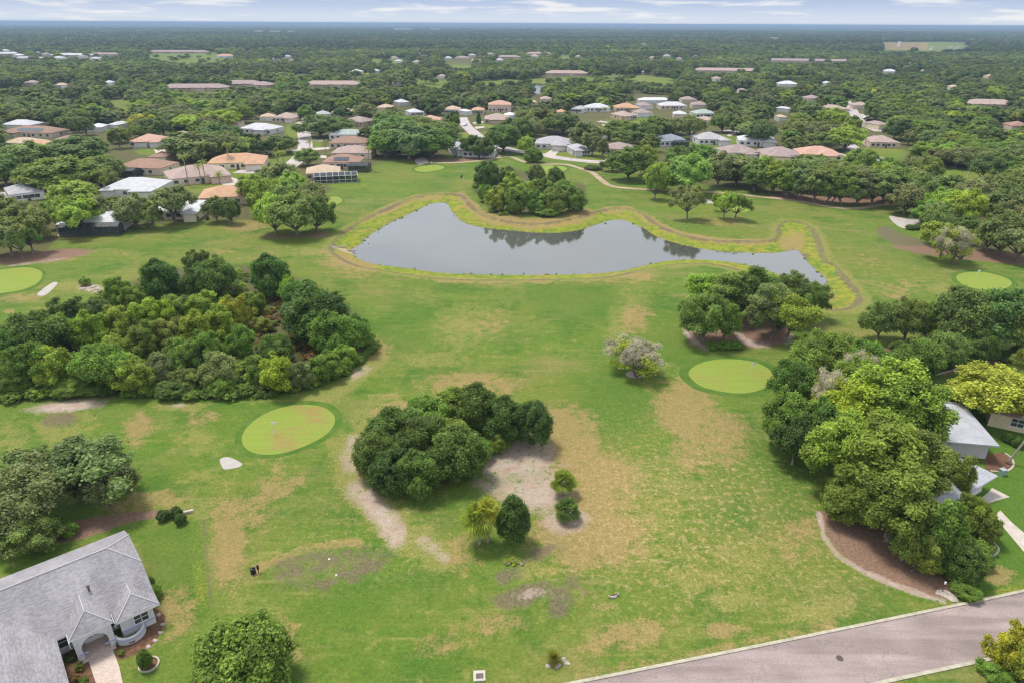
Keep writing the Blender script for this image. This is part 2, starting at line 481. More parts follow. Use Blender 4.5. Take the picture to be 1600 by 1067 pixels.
def crown_arrays(rng, W, H, zb, nc, nl, leaf, rc=(0.10, 0.19), taper=0.0, low=-0.45, flat=0.75, fill=0.2, inner=0.62, aspect=1.7, tone=0.28, lob=0.16, soft=0.0):
    """leaf-sized faces gathered in clumps that fill a crown W wide between heights zb and H"""
    Hc = H - zb; cz = zb + Hc * 0.46
    d = fib(int(nc * 1.7), rng) + rng.normal(0, 0.14, (int(nc * 1.7), 3)); d = unit(d)
    d = d[d[:, 2] > low]; d = d[rng.permutation(len(d))[:nc]]
    ang = np.arctan2(d[:, 1], d[:, 0])
    ph = rng.uniform(0, 6.28, 4)
    lobe = 1 + lob * np.sin(2 * ang + ph[0]) + lob * 0.8 * np.sin(3 * ang + ph[1]) + lob * 0.6 * np.sin(5 * ang + 3 * d[:, 2] + ph[2])
    f = rng.uniform(inner, 1.0, len(d)); k = rng.random(len(d)) < fill; f[k] *= rng.uniform(0.3, 0.8, k.sum())
    R_ = rng.uniform(rc[0], rc[1], len(d)) * W
    hw = (W / 2 - R_ * 0.8); hh = np.where(d[:, 2] > 0, Hc * 0.54, Hc * 0.46) - R_ * 0.5 * flat
    c = np.stack([d[:, 0] * hw * f * lobe, d[:, 1] * hw * f * lobe, cz + d[:, 2] * np.maximum(hh, 0.1) * f * (1 + (lobe - 1) * 0.6)], 1)
    if taper:
        q = np.clip((c[:, 2] - zb) / Hc, 0, 1); s = 1 - taper * q ** 1.3
        c[:, 0] *= s; c[:, 1] *= s; R_ = R_ * (1 - 0.45 * taper * q)
    w = R_ ** 2; idx = rng.choice(len(c), nl, p=w / w.sum())
    cc = c[idx]; rr = R_[idx][:, None]
    out = unit(cc - np.array([0, 0, cz * 0.7])) 
    u = unit(rng.normal(0, 1, (nl, 3)) + 0.55 * out + np.array([0, 0, 0.45]))
    p = cc + u * rr * (rng.random((nl, 1)) ** 0.5 * 1.2) * np.array([1, 1, flat]) + rng.normal(0, 0.02, (nl, 3)) * W
    nrm = unit(u * (0.9 - 0.25 * soft) + out * (0.25 + 0.9 * soft) + np.array([0, 0, 0.35]) + rng.normal(0, 0.75 - 0.42 * soft, (nl, 3)))
    t = unit(np.cross(nrm, rng.normal(0, 1, (nl, 3)))); b = np.cross(nrm, t)
    s = leaf * rng.uniform(0.6, 1.35, (nl, 1)) / 2
    t = t * s * aspect ** 0.5; b = b * s / aspect ** 0.5
    v = np.stack([p - t, p - b * 1.0, p + t, p + b * 1.0], 1).reshape(-1, 3)
    v[:, 2] = np.maximum(v[:, 2], 0.03)
    ct = rng.uniform(1 - tone, 1 + tone, len(c))
    val = ct[idx] * (1 + rng.uniform(-0.4, 0.42, nl) * (1 - 0.55 * soft))
    return v, np.arange(nl * 4).reshape(-1, 4), val, c

def trunk_mb(rng, H, zb, W, clumps, r0, nlimb=7, lean=0.08, multi=1):
    mb = MB()
    for q in range(multi):
        lx, ly = rng.normal(0, lean, 2) * zb + (0 if multi == 1 else 1) * rng.normal(0, 0.25 * W * 0.3, 2)
        bx, by = (0, 0) if multi == 1 else rng.normal(0, 0.05 * W, 2)
        fz = max(zb * 0.85, 0.4)
        fork = Vector((bx + lx, by + ly, fz))
        mb.tube([(bx, by, -0.15), (bx + lx * 0.15, by + ly * 0.15, fz * 0.12), (bx + lx * 0.5, by + ly * 0.5, fz * 0.55), fork], [r0 * 1.45, r0 * 1.0, r0 * 0.85, r0 * 0.8], 7, cap=False)
        order = rng.permutation(len(clumps))[:nlimb]
        for i in order:
            e = Vector(clumps[i]); mid = fork.lerp(e, 0.5) + Vector((rng.normal(0, 0.05 * W), rng.normal(0, 0.05 * W), -0.04 * H))
            mb.tube([fork - Vector((0, 0, fz * 0.1)), fork.lerp(mid, 0.5), mid, e], [r0 * 0.62, r0 * 0.45, r0 * 0.30, r0 * 0.1], 5, cap=False)
    return mb

KIND = {   # W0, H0, bare height, clumps, options
    'oak':   dict(W=11, H=9.5, zb=1.7, nc=84, o=dict(rc=(0.055, 0.125), low=-0.62, flat=0.85, lob=0.12, fill=0.15, inner=0.66), r0=0.36, nl=10),
    'round': dict(W=8, H=8.5, zb=0.15, nc=110, o=dict(rc=(0.06, 0.13), low=-0.8, flat=0.9, lob=0.07, fill=0.12, inner=0.72, tone=0.2), r0=0.22, nl=5),
    'loose': dict(W=7, H=8, zb=0.3, nc=62, o=dict(rc=(0.06, 0.13), low=-0.9, flat=1.05, lob=0.2, fill=0.25, inner=0.6), r0=0.13, nl=9, multi=2),
    'egg':   dict(W=5.4, H=7.5, zb=0.5, nc=70, o=dict(rc=(0.09, 0.17), low=-0.9, flat=0.9, lob=0.06, fill=0.1, inner=0.75, taper=0.62, tone=0.2), r0=0.16, nl=3),
    'tall':  dict(W=8, H=12, zb=2.2, nc=84, o=dict(rc=(0.06, 0.13), low=-0.8, flat=1.0, lob=0.13, fill=0.2), r0=0.24, nl=10, multi=2),
    'open':  dict(W=9, H=8, zb=2.3, nc=50, o=dict(rc=(0.05, 0.11), low=-0.45, flat=0.75, lob=0.2, fill=0.25, inner=0.55), r0=0.25, nl=14, multi=1),
}
LOD = {'near': (26000, 0.28, 3), 'mid': (14000, 0.38, 3), 'far': (3600, 0.66, 3)}
PROTO = {}

def proto(kind, lod):
    key = (kind, lod)
    if key in PROTO:
        return PROTO[key]
    K = KIND[kind]; nl, leaf, nv = LOD[lod]; out = []
    for q in range(nv):
        rng = np.random.default_rng(abs(hash((kind, q))) % 10007 if False else (sum(map(ord, kind)) * 13 + q * 7))
        sz = K['W'] / 9.0
        n = int(nl * (1.0 if kind != 'open' else 0.85))
        v, f, val, cl = crown_arrays(rng, K['W'], K['H'], K['zb'], K['nc'], n, leaf * (sz ** 0.6), soft=dict(near=0.0, mid=0.6, far=1.0)[lod], **K['o'])
        cm = mesh_from('crown', v, f, M['leaf'], attrs=[('v', 'FACE', 'FLOAT', val)])
        tm = trunk_mb(rng, K['H'], K['zb'], K['W'], cl, K['r0'], K['nl'] if lod != 'far' else 3, multi=K.get('multi', 1)).mesh('trunk', M['bark'], True)
        out.append((tm, cm, K['W'], K['H']))
    PROTO[key] = out
    return out

def mossy_proto():
    """half bare crown: grey twigs and hanging moss with a few leaves left"""
    if 'mossy' in PROTO:
        return PROTO['mossy']
    out = []
    for q in range(2):
        rng = np.random.default_rng(90 + q)
        W, H = 8.5, 7.5
        v, f, val, cl = crown_arrays(rng, W, H, 1.5, 46, 12500, 0.22, rc=(0.07, 0.14), low=-0.5, flat=0.8, lob=0.14, aspect=10.0, tone=0.3)
        twig = mesh_from('bare_twigs', v, f, M['leaf'], attrs=[('v', 'FACE', 'FLOAT', val)])
        v, f, val, _ = crown_arrays(rng, W * 0.95, H * 0.9, 0.9, 26, 3200, 0.24, rc=(0.07, 0.13), low=-0.8, flat=0.8, lob=0.2, inner=0.8)
        cm = mesh_from('crown', v, f, M['leaf'], attrs=[('v', 'FACE', 'FLOAT', val)])
        tm = trunk_mb(rng, H, 1.5, W, cl, 0.22, 22, multi=2).mesh('trunk', M['bark'], True)
        out.append((tm, cm, W, H, twig))
    PROTO['mossy'] = out
    return out

def frond_pinnate(rng, mbv, mbf, base, az, L, lift, droop, wid=0.5, n=14):
    """a feather frond: thin leaflets on both sides of a drooping rib"""
    pts = []; p = np.array(base, float); el = lift
    for i in range(n + 1):
        pts.append(p.copy()); st = L / n
        p = p + st * np.array([math.cos(el) * math.cos(az), math.cos(el) * math.sin(az), math.sin(el)]); el -= droop / n
    side = np.array([-math.sin(az), math.cos(az), 0])
    for i in range(1, n):
        t = i / n; w = wid * math.sin(math.pi * min(1, 0.12 + t * 0.92)) 
        d = pts[i + 1] - pts[i]; 
        for s in (-1, 1):
            o = len(mbv); a = pts[i]; tip = a + side * s * w + d * 1.3 + np.array([0, 0, -0.45 * w])
            mbv += [a - d * 0.25, a + d * 0.45, tip]; mbf.append((o, o + 1, o + 2))

def palm_mesh(rng, kind):
    v, f = [], []
    if kind == 'sabal':
        H = 4.2
        for k in range(34):
            az = k * 2.4 + rng.uniform(-.2, .2); lift = rng.uniform(-0.9, 1.35); L = rng.uniform(0.75, 1.2)
            b = np.array([0, 0, H]); rib = np.array([math.cos(lift) * math.cos(az), math.cos(lift) * math.sin(az), math.sin(lift)])
            hub = b + rib * L * 0.62
            sd = np.array([-math.sin(az), math.cos(az), 0]); up = np.cross(rib, sd) * -1
            o = len(v); v += [b + sd * 0.02, b - sd * 0.02, hub]; f.append((o, o + 1, o + 2))
            for j in range(13):
                a = (j - 6) / 6 * 1.75; dr = rib * math.cos(a) + sd * math.sin(a)
                tip = hub + dr * L * 0.85 + np.array([0, 0, -0.22 * L - 0.12 * abs(a) * L])
                sw = np.cross(dr, up) * 0.075 * L
                o = len(v); v += [hub + dr * 0.12 - sw * .3, hub + dr * L * 0.45 - sw, tip, hub + dr * L * 0.45 + sw]; f.append((o, o + 1, o + 2)); f.append((o, o + 2, o + 3))
    else:
        H = 7.5 if kind == 'queen' else 4.0
        N = 22 if kind == 'queen' else 40
        for k in range(N):
            az = k * 2.4 + rng.uniform(-.25, .25)
            lift = rng.uniform(0.0, 1.3) if kind == 'queen' else rng.uniform(-0.5, 1.3)
            frond_pinnate(rng, v, f, (0, 0, H), az, rng.uniform(2.2, 2.9), lift, rng.uniform(1.5, 2.4) if kind == 'queen' else 1.2, 0.55 if kind == 'queen' else 0.4, 16)
    me = bpy.data.meshes.new('fronds'); me.from_pydata([tuple(x) for x in v], [], f); me.update(); me.materials.append(M['leaf'])
    a = me.attributes.new('v', 'FLOAT', 'FACE'); a.data.foreach_set('value', rng.uniform(0.7, 1.3, len(f)).astype(np.float32))
    tr = MB(); r = 0.19 if kind != 'queen' else 0.15
    tr.tube([(0, 0, -0.1), (0.02, 0.03, H * 0.1), (0.05, 0.02, H * 0.5), (0, 0, H * 0.9), (0, 0, H + 0.05)], [r * 1.5, r * 1.05, r, r * 1.1, r * 0.6], 9)
    if kind == 'sabal':
        for k in range(24):   # old leaf boots
            az = k * 2.4; z = H * (0.45 + 0.5 * k / 24)
            tr.tube([(0.15 * math.cos(az), 0.15 * math.sin(az), z), (0.36 * math.cos(az), 0.36 * math.sin(az), z + 0.3)], [0.05, 0.02], 4)
    return tr.mesh('trunk', M['trunk_palm'], True), me, H

for kd in ('sabal', 'queen', 'date'):
    PROTO[kd] = [palm_mesh(np.random.default_rng(5 + q), kd) for q in range(2)]

TINT = dict(oak=(0.195, 0.255, 0.062), grey=(0.230, 0.268, 0.092), dark=(0.128, 0.200, 0.042), deep=(0.102, 0.172, 0.034), mid=(0.190, 0.285, 0.048),
            bright=(0.280, 0.375, 0.052), lime=(0.360, 0.420, 0.045), olive=(0.215, 0.275, 0.050), yellow=(0.43, 0.44, 0.055), moss=(0.44, 0.40, 0.32), fresh=(0.165, 0.255, 0.040), palm=(0.24, 0.285, 0.055), rust=(0.26, 0.17, 0.06))
TREES = []      # every individual tree: (x, y, half width) to keep others off

def spot(px, py, w, H, mode, wm=None):
    if mode == 't':
        p = at(px, py, 0.9 * H)
    else:
        p = at(px, py)
    q = Vector((p.x, p.y, 0.6 * H)); d = depth(q)
    return p.x, p.y, (wm if wm else w * d / F), d

NAMES = dict(oak='oak_tree', round='laurel_tree', loose='willow_tree', egg='magnolia_tree', tall='oak_tree', open='oak_tree')
CATS = dict(oak='tree', round='tree', loose='tree', egg='tree', tall='tree', open='tree', mossy='tree', sabal='palm tree', queen='palm tree', date='palm tree')

def put_tree(kind, x, y, W, H, label, tint, group=None, lod=None, name=None, cat=None, rz=None):
    d = depth((x, y, 0.5 * H))
    lod = lod or ('near' if d < 150 else 'mid' if d < 430 else 'far')
    ps = mossy_proto() if kind == 'mossy' else proto(kind, lod)
    p = ps[int(RNG.integers(len(ps)))]
    r = thing(name or NAMES.get(kind, 'bare_oak'), label, cat or CATS[kind], (x, y, 0), rz if rz is not None else float(RNG.uniform(0, 6.28)), group)
    r.scale = (W / p[2], W / p[2], H / p[3])
    tint = TINT[tint] if isinstance(tint, str) else tint
    link('trunk', p[0], r)
    if kind == 'mossy':
        link('crown', p[1], r, tint=TINT['lime']); link('bare_twigs', p[4], r, tint=TINT['moss'])
    else:
        j = RNG.uniform(0.9, 1.1, 3)
        link('crown', p[1], r, tint=[a * b for a, b in zip(tint, j)])
    TREES.append((x, y, W / 2))
    return r

def tree(kind, px, py, w, H, label, tint='oak', mode='b', group=None, **kw):
    x, y, W, d = spot(px, py, w, H, mode)
    return put_tree(kind, x, y, W, H, label, tint, group, **kw)

def palm(kind, px, py, H, label, tint='palm', group=None, spread=1.0, lean=(0, 0)):
    p = at(px, py)
    tr, fr, H0 = PROTO[kind][int(RNG.integers(2))]
    r = thing(dict(sabal='sabal_palm', queen='queen_palm', date='date_palm')[kind], label, 'palm tree', (p.x, p.y, 0), float(RNG.uniform(0, 6.28)), group)
    s = H / H0
    r.rotation_euler = (lean[0], lean[1], r.rotation_euler.z)
    a = link('trunk', tr, r); a.scale = ((0.7 + 0.3 * s), (0.7 + 0.3 * s), s)
    b = link('fronds', fr, r, tint=TINT[tint] if isinstance(tint, str) else tint); b.scale = (spread, spread, spread); b.location = (0, 0, H - H0 * spread)
    TREES.append((p.x, p.y, 1.5))
    return r

def shrub(px, py, w, h, label, tint='mid', kind='round', name='shrub', group=None, **kw):
    return tree(kind, px, py, w, h, label, tint, 'b', group, name=name, cat='shrub', **kw)
# ------------------------------------------------------------------ the pond, the ground and what is painted on it
WATER = [(549,391),(560,384),(575,370),(597,356),(625,341),(650,330),(670,320),(687,317),(700,320),(706,330),(720,345),(735,352),(760,357),(800,361),(850,365),(895,362),(925,354),(948,346),(962,344),(980,346),(1007,358),(1025,370),(1062,382),(1100,390),(1137,394),(1200,396),(1225,394),(1245,391),(1254,400),(1262,410),(1275,422),(1292,437),(1285,449),(1262,446),(1225,432),(1187,419),(1150,411),(1112,407),(1075,406),(1037,409),(1005,416),(962,425),(900,429),(800,430),(712,428),(675,425),(625,418),(590,414),(560,405)]
RIM = [(517,389),(525,375),(540,362),(562,347),(587,334),(615,322),(642,310),(670,304),(700,303),(722,306),(730,315),(745,330),(770,340),(800,347),(850,349),(900,340),(937,330),(970,325),(1000,332),(1025,350),(1050,362),(1087,372),(1137,377),(1200,376),(1215,370),(1219,352),(1232,345),(1255,349),(1272,362),(1280,382),(1290,410),(1300,412),(1320,435),(1339,459),(1340,472),(1325,481),(1295,484),(1262,476),(1225,455),(1187,436),(1150,420),(1112,412),(1075,411),(1037,414),(1000,422),(950,432),(900,435),(800,437),(712,436),(650,430),(600,422),(560,415),(530,402)]
WZ = -1.1
wpts = [p.to_2d() for p in smooth_line([at(x, y, WZ) for x, y in WATER], 5, True)]
rpts = [p.to_2d() for p in smooth_line([at(x, y, 0) for x, y in RIM], 5, True)]

def inside(P, poly):
    x, y = P[:, 0], P[:, 1]; r = np.zeros(len(P), bool); n = len(poly); j = n - 1
    for i in range(n):
        xi, yi = poly[i]; xj, yj = poly[j]
        if yi != yj:
            c = ((yi > y) != (yj > y)) & (x < (xj - xi) * (y - yi) / (yj - yi) + xi)
            r ^= c
        j = i
    return r

def line_dist(P, pts, closed=False):
    d = np.full(len(P), 1e9); n = len(pts)
    for i in range(n if closed else n - 1):
        a = np.array(pts[i]); b = np.array(pts[(i + 1) % n]); e = b - a
        L = max(float(e @ e), 1e-9)
        t = np.clip(((P - a) @ e) / L, 0, 1)
        d = np.minimum(d, np.hypot(P[:, 0] - a[0] - t * e[0], P[:, 1] - a[1] - t * e[1]))
    return d

def smst(x, a, b):
    t = np.clip((x - a) / (b - a), 0, 1); return t * t * (3 - 2 * t)

deps = np.concatenate([np.arange(57, 20, -0.16), np.arange(20, 10.5, -0.075), np.arange(10.5, 1.0, -0.10)])
radii = np.concatenate([[3, 12, 22, 29], CH / np.tan(np.radians(deps)), np.geomspace(3400, 38000, 26)])
azs = np.radians(np.concatenate([np.arange(-180, -52, 8.0), np.arange(-50, 50.01, 0.16), np.arange(52, 180, 8.0)]))
na = len(azs)
rr, aa = np.meshgrid(radii, azs, indexing='ij')
GP = np.stack([(rr * np.sin(aa)).ravel(), (rr * np.cos(aa)).ravel()], 1)
gu, gv, gd = proj(GP[:, 0], GP[:, 1], 0.0)
front = (GP[:, 1] > 20) & (gu > -400) & (gu < 2000) & (gv < 1400)
gu = np.where(front, gu, -9999.0); gv = np.where(front, gv, -9999.0)
GU = np.stack([gu, gv], 1)

def height(P):
    z = np.zeros(len(P))
    wp = np.array(wpts); bb = (P[:, 0] > wp[:, 0].min() - 25) & (P[:, 0] < wp[:, 0].max() + 25) & (P[:, 1] > wp[:, 1].min() - 25) & (P[:, 1] < wp[:, 1].max() + 40)
    Q = P[bb]
    if len(Q):
        iw = inside(Q, wpts); dw = line_dist(Q, wpts, True); ir = inside(Q, rpts); dr = line_dist(Q, rpts, True)
        h = np.zeros(len(Q))
        k = ir & ~iw
        t = dw / np.maximum(dw + dr, 1e-3)
        h[k] = (WZ + (-0.35 - WZ) * t ** 0.7)[k]
        h[k] += (0.35 * (1 - smst(dr, 0, 0.9)))[k] * 0.9
        h[iw] = WZ - np.minimum(0.25 * dw[iw], 1.0)
        k = ~ir & ~iw
        h[k] = -0.02 * (1 - smst(dr[k], 0, 1.5))
        z[bb] = h
    c = at(865, 925); d = np.hypot((P[:, 0] - c.x) / 5.5, (P[:, 1] - c.y) / 4.5); z += 0.55 * (1 - smst(d, 0, 1))
    c = at(500, 893); d = np.hypot((P[:, 0] - c.x) / 8.5, (P[:, 1] - c.y) / 4.0); z += 0.35 * (1 - smst(d, 0.3, 1.2))
    return z

GZ = height(GP)
CH_ = dict(D=0, W=1, G=2, M=3, Y=4, K=5, S=6, P=7, F=8)
LAY = np.zeros((len(GP), 9), np.float32)

def ell(l, cx, cy, rx, ry, k=0.8, rot=0, soft=0.75):
    a = R(rot); dx, dy = gu - cx, gv - cy
    e = np.hypot((dx * math.cos(a) + dy * math.sin(a)) / rx, (-dx * math.sin(a) + dy * math.cos(a)) / ry)
    m = k * (1 - smst(e, 1 - soft, 1 + soft)); i = CH_[l]
    LAY[:, i] = np.maximum(LAY[:, i], m)

def lin_(l, pts, hw, k=0.8, soft=0.85):
    b = (gu > min(p[0] for p in pts) - 40) & (gu < max(p[0] for p in pts) + 40) & (gv > min(p[1] for p in pts) - 40) & (gv < max(p[1] for p in pts) + 40)
    d = line_dist(GU[b], pts) / hw; i = CH_[l]
    LAY[b, i] = np.maximum(LAY[b, i], k * (1 - smst(d, 1 - soft, 1 + soft)))

def pol(l, pts, k=0.9, f=6, sub=False):
    b = (gu > min(p[0] for p in pts) - 60) & (gu < max(p[0] for p in pts) + 60) & (gv > min(p[1] for p in pts) - 60) & (gv < max(p[1] for p in pts) + 60)
    Q = GU[b]; d = line_dist(Q, pts, True); d = np.where(inside(Q, pts), -d, d); i = CH_[l]
    m = k * (1 - smst(d, -f, f))
    LAY[b, i] = LAY[b, i] * (1 - m) if sub else np.maximum(LAY[b, i], m)

COURSE = [(-500,1300),(-500,405),(0,412),(60,402),(95,366),(200,358),(330,352),(395,352),(470,330),(520,318),(538,300),(585,272),(612,252),(650,252),(700,246),(790,240),(835,254),(905,250),(950,262),(985,288),(1060,296),(1130,300),(1200,307),(1292,320),(1350,322),(1400,320),(1395,345),(1440,385),(1500,402),(1600,415),(2100,440),(2100,1300)]
# woodland floor beyond the course, lawns and clearings in it
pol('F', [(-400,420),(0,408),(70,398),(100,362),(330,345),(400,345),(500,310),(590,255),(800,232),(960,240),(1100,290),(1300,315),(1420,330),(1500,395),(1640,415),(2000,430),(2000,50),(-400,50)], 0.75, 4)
LAWNS = [[(225,84),(335,82),(365,96),(345,101),(320,104),(280,104),(232,96)],[(690,101),(742,102),(735,113),(700,112)],[(815,124),(1000,118),(1068,123),(1055,138),(1010,136),(960,131),(830,134)],[(148,157),(205,156),(222,180),(195,180),(160,172)],[(-20,139),(45,139),(52,153),(-20,154)],[(866,86),(893,86),(893,97),(868,97)],[(1212,119),(1258,119),(1258,128),(1212,128)],[(1375,67),(1490,66),(1515,73),(1512,82),(1460,82),(1378,78)],[(108,158),(140,158),(135,166),(110,166)],[(570,92),(640,92),(625,104),(585,104)],[(740,128),(800,124),(830,136),(760,140),(705,138)],[(640,120),(705,128),(690,145),(650,140)]]
for L in LAWNS:
    pol('F', L, 0.9, 3, True); pol('Y', L, 0.25, 3)
pol('D', [(1375,68),(1450,67),(1450,79),(1378,78)], 0.9, 2); pol('M', [(1375,68),(1440,67),(1440,79),(1378,78)], 0.45, 2)
YARDS = [(335,292,60,14),(232,238,22,5),(440,250,30,10),(462,205,18,14),(485,226,18,10),(400,272,30,8),(70,308,30,8),(720,215,70,8),(770,196,30,6),(900,243,70,10),(990,190,50,6),(1230,255,70,8),(1380,240,40,14),(560,262,20,10),(545,285,40,14),(200,312,60,10),(110,246,60,9),(20,214,30,5),(1120,220,60,10),(1330,250,50,10),(880,232,60,6),(330,270,100,10),(790,212,40,9),(1500,275,60,14)]
for (x, y, a, b) in YARDS:
    e = np.hypot((gu - x) / a, (gv - y) / b); m = 1 - smst(e, 0.7, 1.2)
    LAY[:, 8] *= 1 - 0.85 * m; LAY[:, 4] = np.maximum(LAY[:, 4], 0.38 * m)
# the bank of the pond
iw = inside(GP, wpts) & front; ir = inside(GP, rpts) & front
bb = front & (gv > 280) & (gv < 520)
drim = np.full(len(GP), 1e9); drim[bb] = line_dist(GP[bb], rpts, True)
dwat = np.full(len(GP), 1e9); dwat[bb] = line_dist(GP[bb], wpts, True)
LAY[ir & ~iw, 4] = 1.0
LAY[iw, 5] = 0.9
k = 0.55 * (1 - smst(drim, 0.4, 1.3)); LAY[:, 5] = np.maximum(LAY[:, 5], k)
k = 0.75 * (1 - smst(drim, 1.2, 4.0)) * ~ir; LAY[:, 6] = np.maximum(LAY[:, 6], k)
k = 0.6 * (1 - smst(dwat, 0.2, 0.8)); LAY[:, 6] = np.maximum(LAY[:, 6], k)
lin_('D', [(722,306),(745,330),(770,340),(830,348),(880,345),(920,334)], 7, 1.0); lin_('D', [(945,328),(985,326),(1010,340),(1050,362),(1130,377),(1200,377)], 4, 0.8)
lin_('D', [(562,347),(642,310),(690,304)], 4, 0.75)
ell('D', 1236, 374, 20, 14, 0.85, 0, 0.6); ell('D', 975, 336, 30, 7, 0.4); ell('D', 1295, 458, 14, 9, 0.6); ell('S', 650, 322, 40, 4, 0.4, -35)
ell('W', 540, 388, 22, 3, 0.7, 10); ell('K', 1252, 396, 14, 5, 0.8)
# bare sand, dead grass, worn tees
ell('W', 812, 722, 66, 40, 0.78, -12); ell('W', 838, 772, 62, 36, 0.80, 10); ell('W', 885, 812, 40, 20, 0.7, -8); ell('W', 775, 760, 34, 16, 0.62)
ell('D', 800, 765, 52, 14, 0.55, -20)
ell('D', 885, 690, 60, 50, 0.95, 20); ell('D', 930, 770, 75, 75, 0.9); ell('D', 940, 845, 80, 45, 0.95, -18); ell('D', 860, 845, 55, 40, 0.8); ell('S', 1000, 790, 90, 90, 0.75)
ell('K', 840, 862, 34, 14, 0.7, -5); ell('D', 735, 860, 40, 40, 0.55)
ell('G', 775, 848, 60, 26, 0.75)
ell('D', 1075, 640, 48, 46, 0.95, 10); ell('D', 1105, 690, 60, 45, 0.7); ell('D', 1065, 610, 30, 30, 0.7); ell('S', 1040, 590, 50, 22, 0.6); ell('D', 1010, 680, 40, 40, 0.35)
ell('D', 1235, 660, 35, 40, 0.7); ell('G', 1230, 735, 60, 70, 0.7, -20)
lin_('S', [(535,700),(552,745),(590,792),(625,832),(690,868)], 26, 0.85); lin_('W', [(552,690),(542,712),(548,730)], 13, 0.55); lin_('W', [(560,765),(595,800),(620,838)], 19, 0.72); lin_('W', [(660,845),(695,868)], 11, 0.55)
lin_('S', [(555,680),(575,640),(620,620)], 14, 0.6)
ell('K', 512, 889, 98, 34, 0.55, -9, 0.4); lin_('D', [(400,893),(440,870),(500,852),(560,848)], 9, 0.75); ell('G', 560, 935, 100, 30, 0.65, -15)
ell('K', 795, 898, 24, 14, 0.8, -25); ell('S', 830, 893, 40, 18, 0.8); ell('K', 815, 930, 42, 16, 0.85, -10); ell('W', 830, 930, 30, 10, 0.5); ell('K', 878, 945, 20, 24, 0.75, 20); ell('K', 905, 915, 40, 20, 0.4)
ell('D', 945, 947, 26, 8, 0.6); ell('S', 1075, 900, 60, 25, 0.65); ell('S', 1150, 880, 90, 50, 0.5); ell('S', 1150, 935, 50, 20, 0.6)
ell('D', 1000, 985, 75, 26, 0.7, -10); ell('D', 1130, 985, 40, 12, 0.65); ell('D', 760, 975, 60, 18, 0.5); ell('D', 690, 1000, 60, 30, 0.35); ell('D', 930, 1010, 50, 16, 0.55, -20)
ell('P', 1060, 810, 230, 140, 0.95); ell('P', 1280, 900, 100, 80, 0.7); ell('P', 600, 820, 120, 90, 0.5); ell('S', 1280, 950, 60, 20, 0.7, -8); ell('D', 1255, 850, 45, 40, 0.55)
ell('G', 905, 470, 105, 36, 0.6, 8, 0.5); ell('G', 640, 470, 50, 50, 0.5, 20); ell('G', 1000, 545, 80, 26, 0.6); ell('G', 960, 640, 80, 60, 0.7); ell('G', 1130, 800, 70, 30, 0.5); ell('G', 1060, 560, 40, 20, 0.6)
lin_('S', [(1010,425),(990,450),(975,490),(960,520)], 22, 0.6); ell('D', 995, 500, 26, 22, 0.7); ell('D', 1000, 435, 30, 8, 0.6)
ell('S', 730, 512, 60, 36, 0.62, -10); ell('D', 760, 510, 45, 18, 0.45); ell('S', 640, 455, 50, 16, 0.45, 20); ell('D', 735, 603, 85, 20, 0.7); ell('S', 660, 560, 120, 14, 0.45); ell('D', 620, 640, 40, 26, 0.55); ell('S', 620, 625, 18, 10, 0.7)
ell('G', 620, 530, 70, 50, 0.5); ell('D', 585, 545, 26, 18, 0.85); lin_('S', [(598,560),(560,590),(510,620),(470,632)], 13, 0.8); ell('W', 560, 583, 24, 9, 0.7, -25)
ell('D', 545, 412, 50, 20, 0.75, 10); lin_('S', [(517,389),(560,416),(640,430),(760,437),(900,435),(1010,423),(1075,413)], 4.5, 0.75); ell('D', 850, 440, 200, 6, 0.4)
ell('S', 480, 393, 50, 8, 0.6); ell('D', 385, 352, 45, 9, 0.7, -8); ell('D', 340, 396, 26, 7, 0.55); ell('D', 100, 402, 42, 9, 0.75, -6); ell('S', 170, 398, 60, 9, 0.45); ell('G', 220, 385, 120, 10, 0.5); ell('G', 165, 422, 24, 7, 0.7); ell('S', 210, 430, 60, 14, 0.4)
ell('S', 112, 448, 30, 11, 0.8); ell('D', 45, 465, 40, 8, 0.7); ell('W', 148, 452, 26, 7, 0.85, 8); ell('D', 15, 487, 10, 4, 0.9); ell('S', 60, 485, 20, 6, 0.6); ell('D', 140, 500, 30, 25, 0.4)
ell('W', 108, 634, 64, 8, 0.95, -5); ell('S', 275, 634, 40, 7, 0.85); ell('W', 275, 633, 16, 4, 0.6); ell('Y', 110, 668, 62, 42, 0.2, 8, 0.3); ell('S', 110, 668, 60, 40, 0.5, 8, 0.3); ell('K', 95, 655, 30, 12, 0.5); ell('D', 212, 670, 26, 30, 0.7); ell('S', 310, 690, 45, 26, 0.7); ell('D', 325, 655, 35, 14, 0.5)
ell('S', 20, 690, 30, 40, 0.5); ell('S', 330, 745, 50, 18, 0.6); ell('D', 430, 745, 40, 34, 0.65); ell('D', 355, 850, 30, 80, 0.75); ell('S', 290, 795, 60, 16, 0.65); ell('D', 395, 800, 40, 40, 0.4); ell('S', 372, 935, 28, 26, 0.55); ell('D', 220, 785, 70, 14, 0.65, -8)
ell('D', 445, 1000, 30, 40, 0.55); ell('D', 275, 960, 34, 50, 0.6); ell('D', 540, 955, 60, 14, 0.25)
pol('G', [(205,832),(300,808),(316,812),(332,960),(300,985),(262,985)], 0.65, 10); pol('Y', [(290,815),(318,812),(330,950),(308,965)], 0.40, 12); ell('Y', 250, 860, 35, 30, 0.45); lin_('K', [(318,815),(331,955)], 4, 0.45)
# fringe by the big kerb
lin_('D', [(905,1055),(1100,1020),(1300,975)], 10, 0.5)
pol('G', [(1500,640),(1540,600),(1640,620),(1640,880),(1600,905),(1560,925),(1500,940),(1530,880)], 0.95, 10); pol('G', [(1440,610),(1520,580),(1640,570),(1640,640),(1480,650)], 0.95, 8); ell('D', 1562, 900, 26, 14, 0.85); ell('Y', 1585, 925, 40, 10, 0.7)
